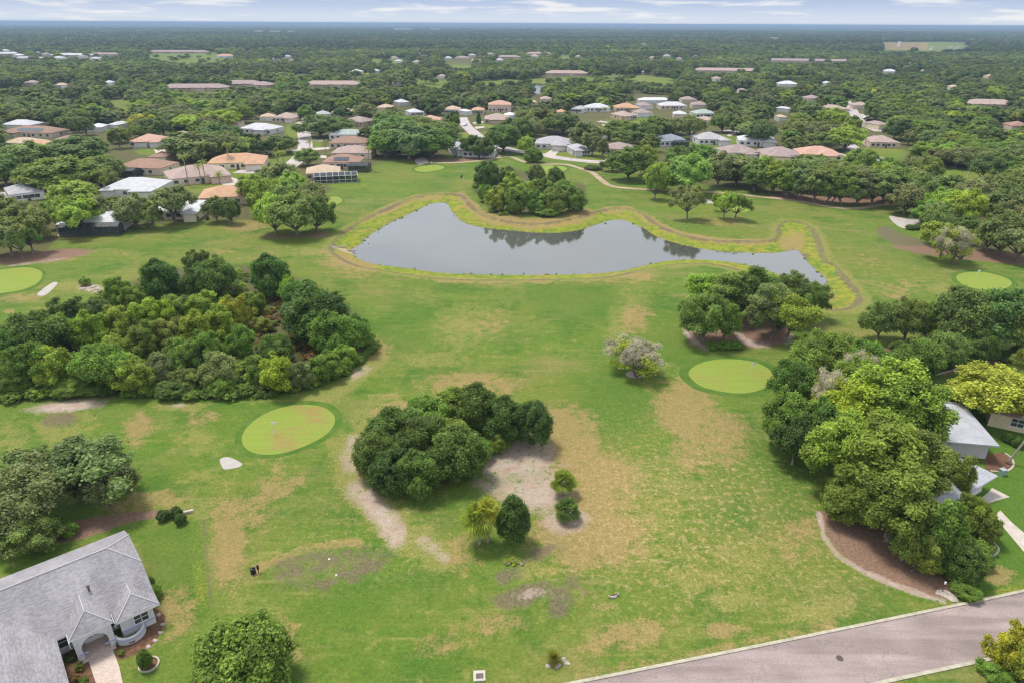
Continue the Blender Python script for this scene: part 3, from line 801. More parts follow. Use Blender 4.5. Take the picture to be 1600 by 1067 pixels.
# mulch beds
pol('M', [(1070,522),(1082,508),(1120,505),(1150,495),(1195,492),(1228,508),(1236,528),(1215,540),(1170,541),(1110,545),(1078,538)], 1.0, 3)
lin_('W', [(1072,518),(1085,534),(1105,544)], 6, 0.75); lin_('W', [(1150,515),(1165,535),(1200,541)], 6, 0.7); lin_('W', [(1236,525),(1228,535)], 5, 0.7)
pol('M', [(1280,800),(1285,825),(1305,856),(1345,890),(1400,912),(1450,930),(1490,938),(1505,920),(1460,890),(1430,850),(1400,800),(1340,770),(1295,780)], 1.0, 3)
lin_('W', [(1280,802),(1288,840),(1310,868),(1350,893),(1400,914),(1450,932),(1475,940)], 5, 0.8, 0.7)
pol('M', [(-30,900),(0,872),(60,858),(140,838),(200,816),(292,800),(270,795),(190,800),(120,812),(30,835),(-30,845)], 1.0, 4)
pol('M', [(1355,560),(1385,540),(1410,545),(1400,575),(1440,590),(1430,600),(1370,600)], 0.9, 4); ell('S', 1350, 522, 26, 5, 0.8); ell('M', 1480, 560, 90, 22, 0.8)
pol('M', [(1390,385),(1430,395),(1500,405),(1600,415),(1660,425),(1660,405),(1560,395),(1480,385)], 0.95, 3); lin_('K', [(1380,362),(1405,374),(1440,388)], 9, 0.9)
pol('M', [(1200,308),(1290,319),(1345,321),(1400,318),(1400,306),(1300,308),(1215,302)], 0.95, 3)
ell('M', 700, 250, 70, 4, 0.7); ell('M', 60, 402, 80, 9, 0.9, -6); ell('W', 60, 410, 60, 2.4, 0.6, -8)
pol('M', [(395,368),(510,362),(515,372),(420,376)], 0.55, 4)
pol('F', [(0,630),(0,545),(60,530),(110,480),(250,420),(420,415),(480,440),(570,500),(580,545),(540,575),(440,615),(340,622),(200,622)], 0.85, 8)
pol('D', [(395,470),(440,470),(470,520),(500,560),(470,600),(420,585),(400,530)], 0.75, 14)
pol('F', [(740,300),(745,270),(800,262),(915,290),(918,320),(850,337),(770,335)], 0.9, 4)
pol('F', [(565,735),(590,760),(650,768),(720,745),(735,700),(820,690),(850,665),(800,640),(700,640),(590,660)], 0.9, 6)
ell('S', 1400, 440, 70, 30, 0.4); ell('D', 1405, 452, 30, 16, 0.5); ell('S', 1475, 452, 26, 10, 0.7); ell('D', 1360, 405, 26, 30, 0.35); ell('S', 1320, 486, 40, 5, 0.7); lin_('S', [(1342,450),(1345,478),(1300,489)], 5, 0.6)
ell('Y', 1080, 330, 120, 26, 0.35); ell('D', 1120, 345, 60, 14, 0.35); ell('D', 1040, 345, 50, 18, 0.3); ell('Y', 620, 290, 60, 26, 0.3); ell('G', 690, 285, 60, 14, 0.4); ell('G', 1380, 390, 60, 30, 0.35); ell('S', 640, 270, 30, 8, 0.35)
ell('D', 500, 268, 40, 8, 0.6); ell('D', 465, 270, 20, 6, 0.8)
LAY[~front] = 0

verts = np.column_stack([GP, GZ])
nr = len(radii); i0 = np.arange(nr - 1)[:, None] * na + np.arange(na)[None, :]
j1 = np.roll(np.arange(na), -1)
quads = np.stack([i0, i0 + na, (np.arange(nr - 1)[:, None] + 1) * na + j1[None, :], np.arange(nr - 1)[:, None] * na + j1[None, :]], -1).reshape(-1, 4)[:, ::-1]
cent = len(verts)
cols = [np.column_stack([LAY[:, i:i + 3], np.ones(len(LAY))]) for i in (0, 3, 6)]
me = mesh_from('ground', verts, quads, M['ground'], smooth=True, attrs=[('c%d' % (i + 1), 'POINT', 'FLOAT_COLOR', cols[i]) for i in range(3)])
g = link('ground', me); g['kind'] = 'structure'
hub = sheet_w('ground_below_camera', [(3.2 * math.sin(a), 3.2 * math.cos(a)) for a in np.linspace(0, 2 * math.pi, 40, endpoint=False)], -0.004, M['collar'])
ws = sheet_w('pond_water', [(p.x, p.y) for p in wpts], WZ, M['water']); 
# widen the water sheet under the bank so that its edge is the land's own
cx = sum(p.x for p in wpts) / len(wpts)
pond2 = sheet('far_pond_water', [(826,133),(836,131),(852,133),(850,140),(846,146),(838,147),(830,140)], 0.02, M['water'])
# ------------------------------------------------------------------ greens, bunkers, roads, paths
def green(px, dry, collar=1.35, z=0.02):
    c = Vector((sum(p[0] for p in px) / len(px), sum(p[1] for p in px) / len(px)))
    sheet('green_collar', [(c.x + (x - c.x) * collar, c.y + (y - c.y) * collar) for x, y in px], z - 0.008, M['collar'])
    o = sheet('putting_green', px, z, M['green']); o['dry'] = float(dry)
    return o
green([(378,684),(388,665),(418,644),(458,633),(498,634),(519,645),(523,660),(510,678),(480,695),(440,708),(404,709),(384,700)], 1.0, 1.16)
green([(1076,585),(1085,572),(1110,563),(1145,561),(1180,566),(1203,578),(1208,592),(1195,606),(1165,614),(1130,612),(1095,603)], 0.3, 1.22)
green([(648,264),(660,260),(680,258),(694,261),(690,265),(668,269),(652,268)], 0.1, 1.25)
green([(1494,433),(1510,426),(1540,426),(1570,434),(1581,443),(1570,451),(1540,453),(1508,447)], 0.2, 1.2)
green([(-25,428),(0,422),(40,418),(62,423),(66,432),(55,445),(25,455),(-20,457)], 0.2, 1.15)
green([(500,316),(512,309),(528,308),(535,314),(526,320),(508,322)], 0.1, 1.2)
green([(820,268),(835,261),(860,259),(884,262),(880,268),(850,272)], 0.1, 1.2)
green([(1138,326),(1152,323),(1172,326),(1168,331),(1148,332)], 0.1, 1.2)
for px in ([(344,717),(358,714),(377,723),(374,729),(352,733),(346,727)], [(58,460),(80,443),(90,443),(72,461)], [(1094,315),(1102,312),(1116,314),(1118,318),(1100,318)]):
    sheet('sand_bunker', px, 0.02, M['sand'])
sheet('sand_bunker', [(1390,338),(1412,341),(1441,344),(1438,357),(1411,357),(1396,348)], 0.02, M['sand'])

# the road along the bottom, with its concrete kerb
KL = [(2500,703),(2100,801),(1760,884),(1600,923),(1400,965),(1200,1006),(1050,1036),(895,1067),(700,1104)]
LOW = [(2500,806),(2100,900),(1760,980),(1571,1024),(1400,1061),(1250,1095),(1100,1130),(700,1222)]
up_ = smooth_line([at(x, y) for x, y in KL], 6); dn_ = smooth_line([at(x, y) for x, y in LOW], 6)
road = sheet_w('road', [(p.x, p.y) for p in up_] + [(p.x, p.y) for p in reversed(dn_)], 0.012, M['road'])
k1 = ribbon('kerb', KL, 0.33, 0.10, M['kerbstone'], thick=0.2)
k2 = ribbon('kerb', LOW, 0.36, 0.08, M['kerbstone'], thick=0.2)

PATHS = [([(655,255),(712,254.5),(760,250.5),(785,245.5),(800,246),(815,252),(837,257),(880,257),(905,263),(925,270),(940,282),(955,291),(987,295),(1025,297),(1055,298),(1132,302),(1200,309),(1250,315),(1292,323),(1325,326),(1350,325),(1375,321),(1405,320)], 2.4),
         ([(785,245.5),(775,240),(790,234)], 2.0)]
for px, w in PATHS:
    ribbon('cart_path', px, w, 0.022, M['path'], 6)
sheet('path_turnout', [(648,252),(655,247),(665,248),(668,255),(655,258)], 0.026, M['concrete'])
ROADS = [([(466,178),(470,192),(475,210),(477,228),(472,242),(458,256),(440,266),(405,269),(370,268)], 7.0),
         ([(722,184),(727,195),(735,203),(745,212),(760,222),(800,235),(830,239),(852,243),(872,247),(900,250.5),(925,253),(950,253),(966,245),(985,238)], 6.5),
         ([(1322,158),(1331,170),(1336,180),(1344,190),(1356,198),(1376,206)], 6.5),
         ([(1270,200),(1316,221),(1337,234),(1357,243),(1420,264),(1485,286),(1572,303),(1640,316)], 6.5),
         ([(-60,338),(0,336),(40,333),(78,331),(130,326),(190,312)], 6.0), ([(935,190),(965,193),(1000,196)], 6.0), ([(1120,206),(1160,204),(1200,200)], 6.0),
         ([(15,300),(20,318),(30,334)], 7.0)]
for px, w in ROADS:
    ribbon('street', px, w, 0.02, M['street'], 6)
DRIVES = [[(460,184),(472,184),(476,196),(464,196)], [(455,235),(458,239),(470,238),(469,234)], [(402,262),(412,260),(440,268),(425,274),(400,268)], [(486,232),(520,230),(520,233),(486,236)], [(488,242),(511,244),(510,248),(487,246)], [(853,240),(862,234),(876,234),(866,245),(854,246)],
          [(738,192),(755,190),(756,192),(740,194)], [(741,199),(756,197),(757,200),(744,202)], [(75,240),(95,238),(106,244),(102,252),(85,250)], [(240,234),(258,234),(262,242),(245,242)], [(330,278),(356,276),(386,284),(380,290),(350,290)], [(1344,178),(1358,181),(1356,184),(1346,183)], [(940,195),(968,193),(968,196),(942,197)], [(1135,212),(1156,202),(1160,206),(1140,214)], [(0,210),(50,210),(52,214),(0,216)], [(490,218),(508,219),(508,222),(488,221)]]
for px in DRIVES:
    sheet('driveway', px, 0.028, M['concrete'], 1, False)
sheet('patio', [(90,369),(97,355),(104,352),(110,362),(190,354),(196,350),(197,360),(140,365)], 0.02, M['concrete'], 1, False)
sheet('driveway', [(1553,806),(1563,797),(1580,815),(1600,832),(1690,905),(1648,913),(1600,862)], 0.02, M['concrete'], 1, False)
sheet('pavement', [(1545,768),(1550,762),(1578,776),(1556,782),(1535,790),(1515,800),(1470,790),(1440,772),(1445,768),(1475,782),(1515,792)], 0.022, M['concrete'], 1, False)
ribbon('pavement', [(1306,238),(1320,243),(1332,249)], 1.5, 0.02, M['concrete'])
sheet('garden_walk', [(135,1022),(173,1006),(186,1040),(192,1067),(198,1105),(160,1105),(150,1067)], 0.03, M['pavers'], 1, False)

# ------------------------------------------------------------------ houses
HOUSES = []      # footprint keep-outs and the boxes in which the photo shows them
def hip(mb, cx, cy, l, w, z0, slope=0.36, oh=0.6, ends=('h', 'h'), m=0, fas=0.2):
    """roof block with its ridge along the longer side; ends h = hip, g = gable"""
    sw = w > l
    if sw:
        l, w = w, l
    hl, hw = l / 2 + oh, w / 2 + oh; rise = hw * slope
    a = -hl + (hw if ends[0] == 'h' else 0); b = hl - (hw if ends[1] == 'h' else 0)
    if b <= a:
        a = b = 0
    v = [(-hl, -hw, z0), (hl, -hw, z0), (hl, hw, z0), (-hl, hw, z0), (a, 0, z0 + rise), (b, 0, z0 + rise)]
    v += [(x, y, z - fas) for x, y, z in v[:4]]
    f = [(0, 1, 5, 4), (2, 3, 4, 5), (1, 2, 5), (3, 0, 4), (6, 7, 1, 0), (7, 8, 2, 1), (8, 9, 3, 2), (9, 6, 0, 3)]
    if sw:
        v = [(-y, x, z) for x, y, z in v]
    mb.add([(x + cx, y + cy, z) for x, y, z in v], f, m)
    return z0 + rise

def window(parent, x, y, z, w, h, rz=0.0, grid=True, name='window'):
    """a framed window in a wall that faces local -y at rz 0"""
    mb = MB(); t = 0.09
    mb.box((0, -0.03, 0), (w, 0.05, h), 0, 1)
    for s in (-1, 1):
        mb.box((s * (w / 2 + t / 2), -0.05, 0), (t, 0.12, h + 2 * t)); mb.box((0, -0.05, s * (h / 2 + t / 2)), (w, 0.12, t))
    if grid:
        n = max(1, round(w / 0.8))
        for k in range(1, n):
            mb.box((-w / 2 + w * k / n, -0.07, 0), (0.05, 0.04, h))
        mb.box((0, -0.072, 0), (w, 0.036, 0.05))
    return mb.build(name, [M['white'], M['glass']], parent, loc=(x, y, z), rz=rz)

def cage(parent, cx, cy, l, w, h, rz=0.0, peak=0.8, name='pool_cage', mat='white'):
    fr = MB(); sc = MB(); n = max(2, round(l / 2.4)); t = 0.12
    xs = [-l / 2 + l * k / n for k in range(n + 1)]
    def bar(a, b): fr.tube([a, b], t / 2, 4)
    for x in xs:
        bar((x, -w / 2, 0), (x, -w / 2, h)); bar((x, w / 2, 0), (x, w / 2, h)); bar((x, -w / 2, h), (x, 0, h + peak)); bar((x, 0, h + peak), (x, w / 2, h))
    for y, z in ((-w / 2, h), (w / 2, h), (0, h + peak), (-w / 2, h * 0.45), (-w / 2, 0.05)):
        bar((-l / 2, y, z), (l / 2, y, z))
    for s in (-1, 1):
        bar((s * l / 2, -w / 2, h), (s * l / 2, w / 2, h))
        for k in (-.25, 0, .25): bar((s * l / 2, w * k, 0), (s * l / 2, w * k, h + (peak if k == 0 else 0)))
    o = fr.build(name, M[mat], parent, loc=(cx, cy, 0), rz=rz)
    q = [(-l / 2, -w / 2), (l / 2, -w / 2), (l / 2, w / 2), (-l / 2, w / 2)]
    v = [(x, y, 0.03) for x, y in q] + [(x, y, h) for x, y in q] + [(-l / 2, 0, h + peak), (l / 2, 0, h + peak)]
    sc.add(v, [(0, 1, 5, 4), (1, 2, 6, 5), (2, 3, 7, 6), (3, 0, 4, 7), (4, 5, 9, 8), (6, 7, 8, 9), (5, 6, 9), (7, 4, 8)])
    sc.build('screen', M['screen'], o)
    return o

ROOF = dict(pink=(0.34, 0.255, 0.225), salmon=(0.43, 0.265, 0.20), orange=(0.42, 0.255, 0.155), brown=(0.255, 0.165, 0.125), tan=(0.42, 0.32, 0.235), grey=(0.34, 0.33, 0.345), pale=(0.45, 0.45, 0.465), white=(0.52, 0.52, 0.53), slate=(0.20, 0.22, 0.25), sage=(0.30, 0.345, 0.32), rust=(0.28, 0.17, 0.125), mauve=(0.285, 0.22, 0.205))
WALL = dict(white=(0.54, 0.53, 0.52), cream=(0.66, 0.57, 0.40), beige=(0.52, 0.43, 0.34), pinkish=(0.58, 0.43, 0.36), tan=(0.46, 0.36, 0.26), pale=(0.60, 0.58, 0.54))

def house(short, more, px, py, wpx, dep, rot, roof, wall, wings=(), garage=None, cg=None, gab='hh', wh=2.7, slope=0.36, far=False, panel=None, vis=0.88, name='house', cat='house'):
    c = at(px, py, 3.2); x, y = c.x, c.y
    d = depth((x, y, 3)); L = wpx * d / F
    h = thing(name, (short + ' ' + more).strip(), cat, (x, y, 0), R(rot), 'houses around the golf course')
    roofc, wallc = ROOF[roof], WALL[wall]
    wm, rm = MB(), MB()
    wm.box((0, 0, wh / 2 - 0.1), (L - 0.2, dep - 0.2, wh + 0.2))
    top = hip(rm, 0, 0, L - 1.2, dep - 1.2, wh, slope, 0.6, gab)
    for (wx, ww, out) in wings:
        wm.box((wx * L, -dep / 2 - out / 2 + 0.6, wh / 2 - 0.12), (ww * L, out + 1.2, wh + 0.16))
        l2 = out + dep * 0.62; w2 = ww * L
        hip(rm, wx * L, -dep / 2 - out + l2 / 2 - 0.0, w2, max(l2, w2 + 0.3), wh + 0.03, slope, 0.55, ('h', 'h'))
    wm.build('wall', M['stucco'], h, wallc)
    rm.build('roof', M['roof'], h, roofc)
    if not far:
        fy = -dep / 2 + 0.1
        spots = [k for k in (-0.40, -0.24, -0.06, 0.12, 0.28, 0.42) if all(abs(k - wx) > ww / 2 + 0.05 for (wx, ww, out) in wings) and (not garage or abs(k - garage) > 0.14)]
        for k in spots[:5]:
            if L > 8:
                window(h, k * L, fy, 1.45, 1.5, 1.2, 0, False)
        for (wx, ww, out) in wings:
            if garage is None or abs(garage - wx) > 0.1:
                window(h, wx * L, fy - out, 1.45, min(1.8, ww * L * 0.4), 1.2, 0, False)
        if garage is not None:
            oy = max([out for (wx, ww, out) in wings if abs(wx - garage) < 0.1] or [0])
            mb = MB(); mb.box((0, -0.04, 0), (4.6, 0.10, 2.1)); 
            for k in range(4): mb.box((0, -0.10, -0.8 + k * 0.53), (4.5, 0.03, 0.46))
            mb.build('garage_door', M['paint'], h, (0.62, 0.58, 0.54), loc=(garage * L, fy - oy, 1.08))
        mb = MB(); mb.box((0, -0.04, 0), (1.0, 0.1, 2.1)); mb.box((0, -0.11, 0.3), (0.6, 0.04, 1.0), 0, 1)
        mb.build('door', [M['metal'], M['glass']], h, loc=(0.03 * L, fy, 1.06))
        for s in (-1, 1):
            window(h, s * (L / 2 - 0.1), 0, 1.45, 1.4, 1.2, s * R(90), False)
    if panel:
        mb = MB()
        for i in range(panel):
            u = (i - (panel - 1) / 2) * 2.1
            mb.add([(u - 1, -dep * 0.42, wh + 0.14 + 0.08 * dep * slope), (u + 1, -dep * 0.42, wh + 0.14 + 0.08 * dep * slope), (u + 1, -dep * 0.2, wh + 0.14 + 0.30 * dep * slope), (u - 1, -dep * 0.2, wh + 0.14 + 0.30 * dep * slope)], [(0, 1, 2, 3)])
        mb.build('solar_panel', M['glass'], h)
    if cg:
        cage(h, cg[0] * L, -dep / 2 - cg[2] / 2, cg[1], cg[2], 2.7, mat='metal' if 'dark' in more or 'black' in more else 'white')
    HOUSES.append(dict(x=x, y=y, r=(L, dep), rot=R(rot), short=short, L=L, vis=vis, top=top, px=px))
    return h

H_ = house
H_('brown-roofed house', 'with dark solar panels and beige walls', 57, 203, 82, 14, -8, 'brown', 'beige', [(-0.33, .28, 3)], panel=7, garage=-0.33)
H_('grey-roofed house', 'half behind the brown roof with solar panels', 36, 192, 50, 12, -8, 'pale', 'pale', far=True)
H_('wide orange-brown house', 'with a red car on its drive', 70, 228, 80, 15, -10, 'orange', 'cream', [(.36, .25, 2)], garage=.36)
H_('flat orange roof house', 'with a pale ridge, behind the wide orange-brown one', 40, 220, 55, 11, -8, 'tan', 'beige', far=True)
H_('small brown house', 'beside the lawn with the spreading pale tree', 107, 215, 26, 10, -30, 'brown', 'beige', far=True)
H_('dark grey house', 'cut by the picture edge behind the round oaks', 3, 242, 42, 13, 10, 'grey', 'pale')
H_('steep grey gabled house', 'at the end of the pale driveway', 36, 294, 46, 14, 40, 'grey', 'pale')
H_('silver metal-roofed house', 'with brick and white front walls', 214, 287, 84, 15, 3, 'pale', 'white', [(.28, .36, 3), (-.36, .2, 1)], garage=.28)
H_('dark brown house', 'with a black screened pool cage', 229, 256, 76, 14, -6, 'rust', 'beige', cg=(-.12, 9, 6))
H_('orange tile house', 'with white walls and a dark arched door', 233, 216, 46, 14, 8, 'salmon', 'white', [(-.1, .4, 2), (.36, .25, 4)])
H_('pink-roofed corner house', 'with pinkish walls behind tall palms', 307, 268, 88, 17, 32, 'pink', 'pinkish', [(.3, .3, 3)])
H_('wide tan-orange house', 'with cream walls and clipped hedges', 372, 248, 84, 15, 12, 'orange', 'cream', [(.34, .3, 4)], garage=.34)
H_('low orange-brown roof house', 'beside the date palm', 352, 299, 72, 14, 14, 'orange', 'tan', vis=.5)
H_('small brown roof house', 'between the dark oaks and the pool cage house', 252, 241, 30, 10, 0, 'brown', 'beige', far=True)
H_('white-roofed house under the trees', 'with a dark screened porch facing the fairway', 152, 338, 92, 14, 6, 'white', 'white', cg=(.1, 16, 3.5), vis=.35)
H_('white-roofed fairway house', 'with a beige gable end half hidden by oaks', 278, 320, 80, 13, 6, 'white', 'cream', [(.38, .22, 3)], vis=.35)
H_('pale blue-grey house', 'beside the cul-de-sac road', 408, 198, 56, 13, -14, 'pale', 'white', [(.2, .3, 3)])
H_('pink house at the cul-de-sac head', 'with an arched dark porch', 448, 181, 36, 13, -3, 'pink', 'pinkish', [(.3, .35, 3)], garage=.3)
H_('narrow cream house', 'west of the cul-de-sac head', 418, 180, 22, 10, 10, 'tan', 'pale', far=True)
H_('small blue-grey roof house', 'behind the spreading umbrella oak', 505, 176, 20, 12, 20, 'grey', 'white', far=True)
H_('tan hip-roofed house', 'beside the bright yellow tree', 537, 173, 34, 14, 0, 'tan', 'beige')
H_('pinkish house with black skylight', 'and an orange side wall', 561, 187, 40, 13, -28, 'mauve', 'tan', [(.1, .3, 2)])
H_('teal-white house', 'behind a row of small palms', 545, 207, 56, 11, 0, 'sage', 'white', vis=.5)
H_('chocolate-roofed house', 'topmost of the three stacked roofs by the street', 547, 219, 58, 13, 0, 'brown', 'beige')
H_('rose-tan roof house', 'middle of the three stacked roofs by the street', 553, 234, 62, 13, 0, 'pink', 'beige')
H_('red-brown roof house', 'lowest of the three stacked roofs with a black panel', 537, 248, 58, 13, 0, 'rust', 'beige', panel=3, cg=(.55, 8, 7))
H_('low tan roof house', 'with a long white pool cage facing the fairway', 505, 264, 52, 12, 14, 'tan', 'tan', cg=(.35, 16, 7))
H_('white-roofed cottage', 'behind the great oak clump', 648, 173, 22, 12, 25, 'pale', 'white')
H_('flat orange roof house', 'rising behind the great oak clump', 672, 185, 34, 13, 0, 'salmon', 'tan')
H_('tan-roofed house', 'beside the round green tree', 707, 169, 26, 12, 0, 'tan', 'white')
H_('white gabled cottage', 'beside the dark cypress', 727, 172, 12, 9, 40, 'white', 'white', far=True)
H_('small orange house', 'behind the dark columnar tree', 747, 170, 20, 11, 0, 'orange', 'tan')
H_('tall salmon-roofed house', 'with two storeys of pinkish wall', 781, 166, 36, 13, 0, 'salmon', 'pinkish', wh=4.6)
H_('pink hip-roofed house', 'below the tall salmon-roofed one', 777, 183, 40, 15, 0, 'pink', 'tan', [(0, .55, 3)])
H_('low white house', 'beside the pink hip-roofed one', 797, 178, 18, 10, 0, 'white', 'white', far=True)
H_('grey gabled house', 'with a black porch facing the fairway', 714, 226, 26, 22, 12, 'grey', 'white', [(.1, .7, 3)], gab='gg')
H_('white fairway house', 'under the oaks beside the grey gabled one', 750, 232, 50, 12, -6, 'pale', 'white', vis=.4)
H_('grey-roofed brick house', 'with a brick garage and pale driveway', 866, 220, 58, 15, -6, 'grey', 'white', [(.15, .36, 4)], garage=.15)
H_('white gabled house', 'beside the brick garage', 903, 229, 28, 12, 10, 'grey', 'white', [(-.2, .4, 3)], gab='gh', vis=.5)
H_('brown roof house', 'with cars parked before it by the street bend', 966, 228, 40, 14, -20, 'mauve', 'beige')
H_('rosy-roofed house', 'beside the far pond', 853, 153, 18, 12, 0, 'pink', 'beige', far=True)
H_('sage-roofed house', 'under the dark oaks', 906, 168, 20, 12, -25, 'sage', 'white')
H_('long silver roof house', 'beside the orange tiled house', 933, 166, 38, 13, 0, 'pale', 'white')
H_('orange tiled house', 'with a second lower roof step', 978, 166, 36, 14, 0, 'orange', 'tan', [(.3, .3, 2)])
H_('dusty pink house', 'with dark windows below the orange tiled one', 974, 178, 28, 14, 25, 'pink', 'tan', [(-.2, .4, 2)])
H_('narrow orange roof', 'between round oaks', 877, 173, 14, 10, 0, 'orange', 'tan', far=True)
H_('grey roof house', 'behind the tall grey-green oak', 944, 204, 16, 14, 30, 'grey', 'white')
H_('dark slate-roofed house', 'with a flat white porch roof', 1108, 213, 46, 15, 4, 'grey', 'white', [(.32, .32, 4)])
H_('black-roofed house', 'with a dark screened porch in the oaks', 1048, 216, 44, 14, 3, 'slate', 'white', cg=(.2, 7, 4), vis=.55)
H_('rosy tan house', 'with white walls and a front wing', 1152, 233, 56, 14, 10, 'mauve', 'white', [(.02, .38, 5)])
H_('white-walled house', 'with black windows behind the vase-shaped tree', 1182, 216, 56, 14, -12, 'pale', 'white', [(.3, .3, 2)])
H_('pink-roofed house with yellow walls', 'beside the salmon-roofed one', 1217, 237, 58, 15, -8, 'mauve', 'cream', [(-.1, .5, 3)])
H_('salmon-roofed house', 'with a cream end wall', 1277, 236, 62, 15, -8, 'salmon', 'cream', [(.1, .45, 3)])
H_('pink corner house', 'beside the rounded street oak', 1104, 185, 20, 13, 25, 'pink', 'pinkish')
H_('grey-green roof house', 'above the pink corner house', 1099, 175, 34, 12, 8, 'sage', 'white')
H_('long grey roof house', 'beside the dark leafy tree', 1050, 163, 42, 12, 3, 'pale', 'beige')
H_('long white low house', 'behind the rusty hedge', 1022, 155, 50, 9, 4, 'white', 'white', far=True, vis=.5)
H_('tan-grey roof house', 'behind the grey-green roof', 1093, 162, 26, 12, -5, 'mauve', 'beige', far=True)
H_('faint pink roof house', 'beside the long white low house', 1006, 163, 22, 12, 12, 'mauve', 'white', far=True)
H_('steep tan house', 'at the bend of the long street', 1300, 167, 22, 15, 45, 'pink', 'cream', [(-.2, .4, 4)])
H_('small white gabled house', 'in the oaks above the yellow-walled house', 1225, 168, 12, 10, 40, 'pale', 'white', far=True)
H_('little white cottage', 'beside the green lawn opening', 1221, 181, 14, 9, 0, 'tan', 'white', far=True)
H_('bright white roof house', 'below the small far lawn', 1230, 130, 30, 14, -4, 'white', 'pale', far=True)
H_('white house', 'deep in the rounded oaks', 1292, 129, 14, 10, 20, 'pale', 'white', far=True)
H_('pale blue roof house', 'in the far oaks', 1390, 111, 22, 14, 0, 'pale', 'white', far=True)
H_('pink-walled house', 'behind thin grey trees by the street', 1377, 218, 44, 14, -8, 'pink', 'pinkish', vis=.5)
H_('beige roof house', 'alone in the far oaks', 1450, 111, 26, 12, 0, 'tan', 'cream', far=True)
H_('tiny beige house', 'nearly lost in the far oaks', 1546, 118, 10, 10, 0, 'tan', 'cream', far=True)
H_('white two-storey house', 'above the condominium roofs', 557, 114, 18, 14, -8, 'pale', 'white', wh=4.6, far=True)
H_('small white roof house', 'beside the white two-storey house', 587, 110, 12, 11, 0, 'pale', 'white', far=True)
H_('salmon two-storey house', 'beyond the oval lawn', 744, 96, 16, 14, 0, 'salmon', 'pinkish', wh=4.8, far=True)
H_('grey roof house', 'beside the salmon two-storey house', 722, 90, 22, 15, 0, 'mauve', 'beige', far=True)
H_('orange roof house', 'alone on the far skyline woods', 391, 77, 20, 18, 6, 'orange', 'cream', far=True)
H_('pink clubhouse', 'with cars beyond the bright lawn', 352, 87, 26, 16, 0, 'salmon', 'white', far=True)
H_('white gabled roof house', 'deep in the oaks above the cottage', 628, 158, 20, 12, 30, 'pale', 'white', far=True)
H_('pale tan roof house', 'between the oaks above the great clump', 602, 166, 24, 12, 0, 'tan', 'beige', far=True)
H_('grey-brown roof house', 'west of the pale roof by the cul-de-sac', 362, 190, 30, 12, 6, 'mauve', 'beige', far=True)
H_('small white roof house', 'in the trees behind the red car house', 152, 196, 22, 11, 10, 'white', 'white', far=True)
H_('little pale house', 'in the trees above the orange tile house', 186, 192, 18, 11, -10, 'pale', 'white', far=True)
H_('tan ridge roof house', 'above the great dark oaks', 283, 208, 22, 11, 0, 'tan', 'beige', far=True)
H_('beige roof house', 'east of the orange tiled house', 1004, 174, 26, 12, 10, 'mauve', 'white', far=True)
H_('pale roof house', 'in the oaks beside the grey-green roof', 1062, 176, 20, 11, -8, 'pale', 'beige', far=True)
H_('grey-brown hip roof house', 'beyond the long white low house', 1075, 154, 24, 12, 0, 'mauve', 'beige', far=True)
H_('light brown roof house', 'beyond the rosy-roofed house', 826, 158, 24, 12, 5, 'tan', 'beige', far=True)
H_('white garage roof', 'beside the narrow orange roof', 890, 181, 14, 9, 0, 'white', 'white', far=True)
H_('brown roof house', 'in the oaks beyond the steep tan house', 1268, 152, 24, 12, 8, 'mauve', 'beige', far=True)
H_('pale pink roof house', 'beyond the bend of the long street', 1345, 163, 26, 12, -12, 'pink', 'beige', far=True)
H_('mauve roof house', 'east of the long street', 1370, 192, 22, 12, 20, 'mauve', 'cream', far=True)
H_('dull red roof house', 'under the trees at the picture edge', 1590, 194, 30, 13, -10, 'rust', 'beige', far=True)
for i, (x, y, w, r_) in enumerate([(8,79,14,10),(30,86,14,0),(72,84,12,-10),(92,90,16,6),(104,83,10,0),(128,88,14,12),(150,91,14,-8),(172,85,12,0),(58,82,10,15)]):
    H_('pale small house', 'in the bright cluster before the hazy wood', x, y, w, 12, r_, ['pale', 'white', 'mauve'][i % 3], 'pale', far=True)
for i, (x, y, w, r_) in enumerate([(615,90,14,0),(623,95,12,10),(651,96,12,-10),(660,84,14,5),(737,86,14,0),(765,84,16,8),(780,93,12,0),(835,87,12,-6),(1020,90,14,12),(1042,87,12,0),(1062,91,10,-8),(1085,78,12,0),(1087,87,10,20),(430,92,12,0),(448,88,16,-5),(460,94,16,6),(700,90,12,0),(905,88,12,0),(1120,122,14,10),(1010,112,14,0),(1160,140,14,-10),(1420,100,14,0),(1490,135,14,10),(690,118,12,-8),(470,112,12,0),(215,118,14,0),(170,128,14,10),(95,132,16,-5),(50,128,16,0),(620,128,14,5)]):
    H_('small pale roof', 'half hidden in the oaks beyond the upper fairways', x, y, w, 12, r_, ['mauve', 'pale', 'tan', 'pink', 'grey'][i % 5], 'pale', far=True, vis=.8)
# long low condominium rows
def row(label, px, py, wpx, rot, roof, n, vis=.85):
    c = at(px, py, 3.2); d = depth((c.x, c.y, 3)); L = wpx * d / F
    h = thing('condominium_row', label, 'apartment row', (c.x, c.y, 0), R(rot), 'long condominium rows')
    wm, rm = MB(), MB(); wm.box((0, 0, 1.4), (L, 15, 3)); hip(rm, 0, 0, L, 15, 3, 0.34)
    for k in range(n):
        x = -L / 2 + L * (k + 0.5) / n
        hip(rm, x, -4 - (k % 2), L / n * 0.55, 12, 3.03, 0.4); wm.box((x, -7, 1.4), (L / n * 0.5, 6, 2.9))
    wm.build('wall', M['stucco'], h, WALL['beige']); rm.build('roof', M['roof'], h, ROOF[roof])
    HOUSES.append(dict(x=c.x, y=c.y, r=(L, 18), rot=R(rot), short=label.split(' with ')[0].split(' in ')[0].split(' beyond ')[0].split(' behind ')[0].split(' beside ')[0], L=L, vis=vis, top=6, px=px))
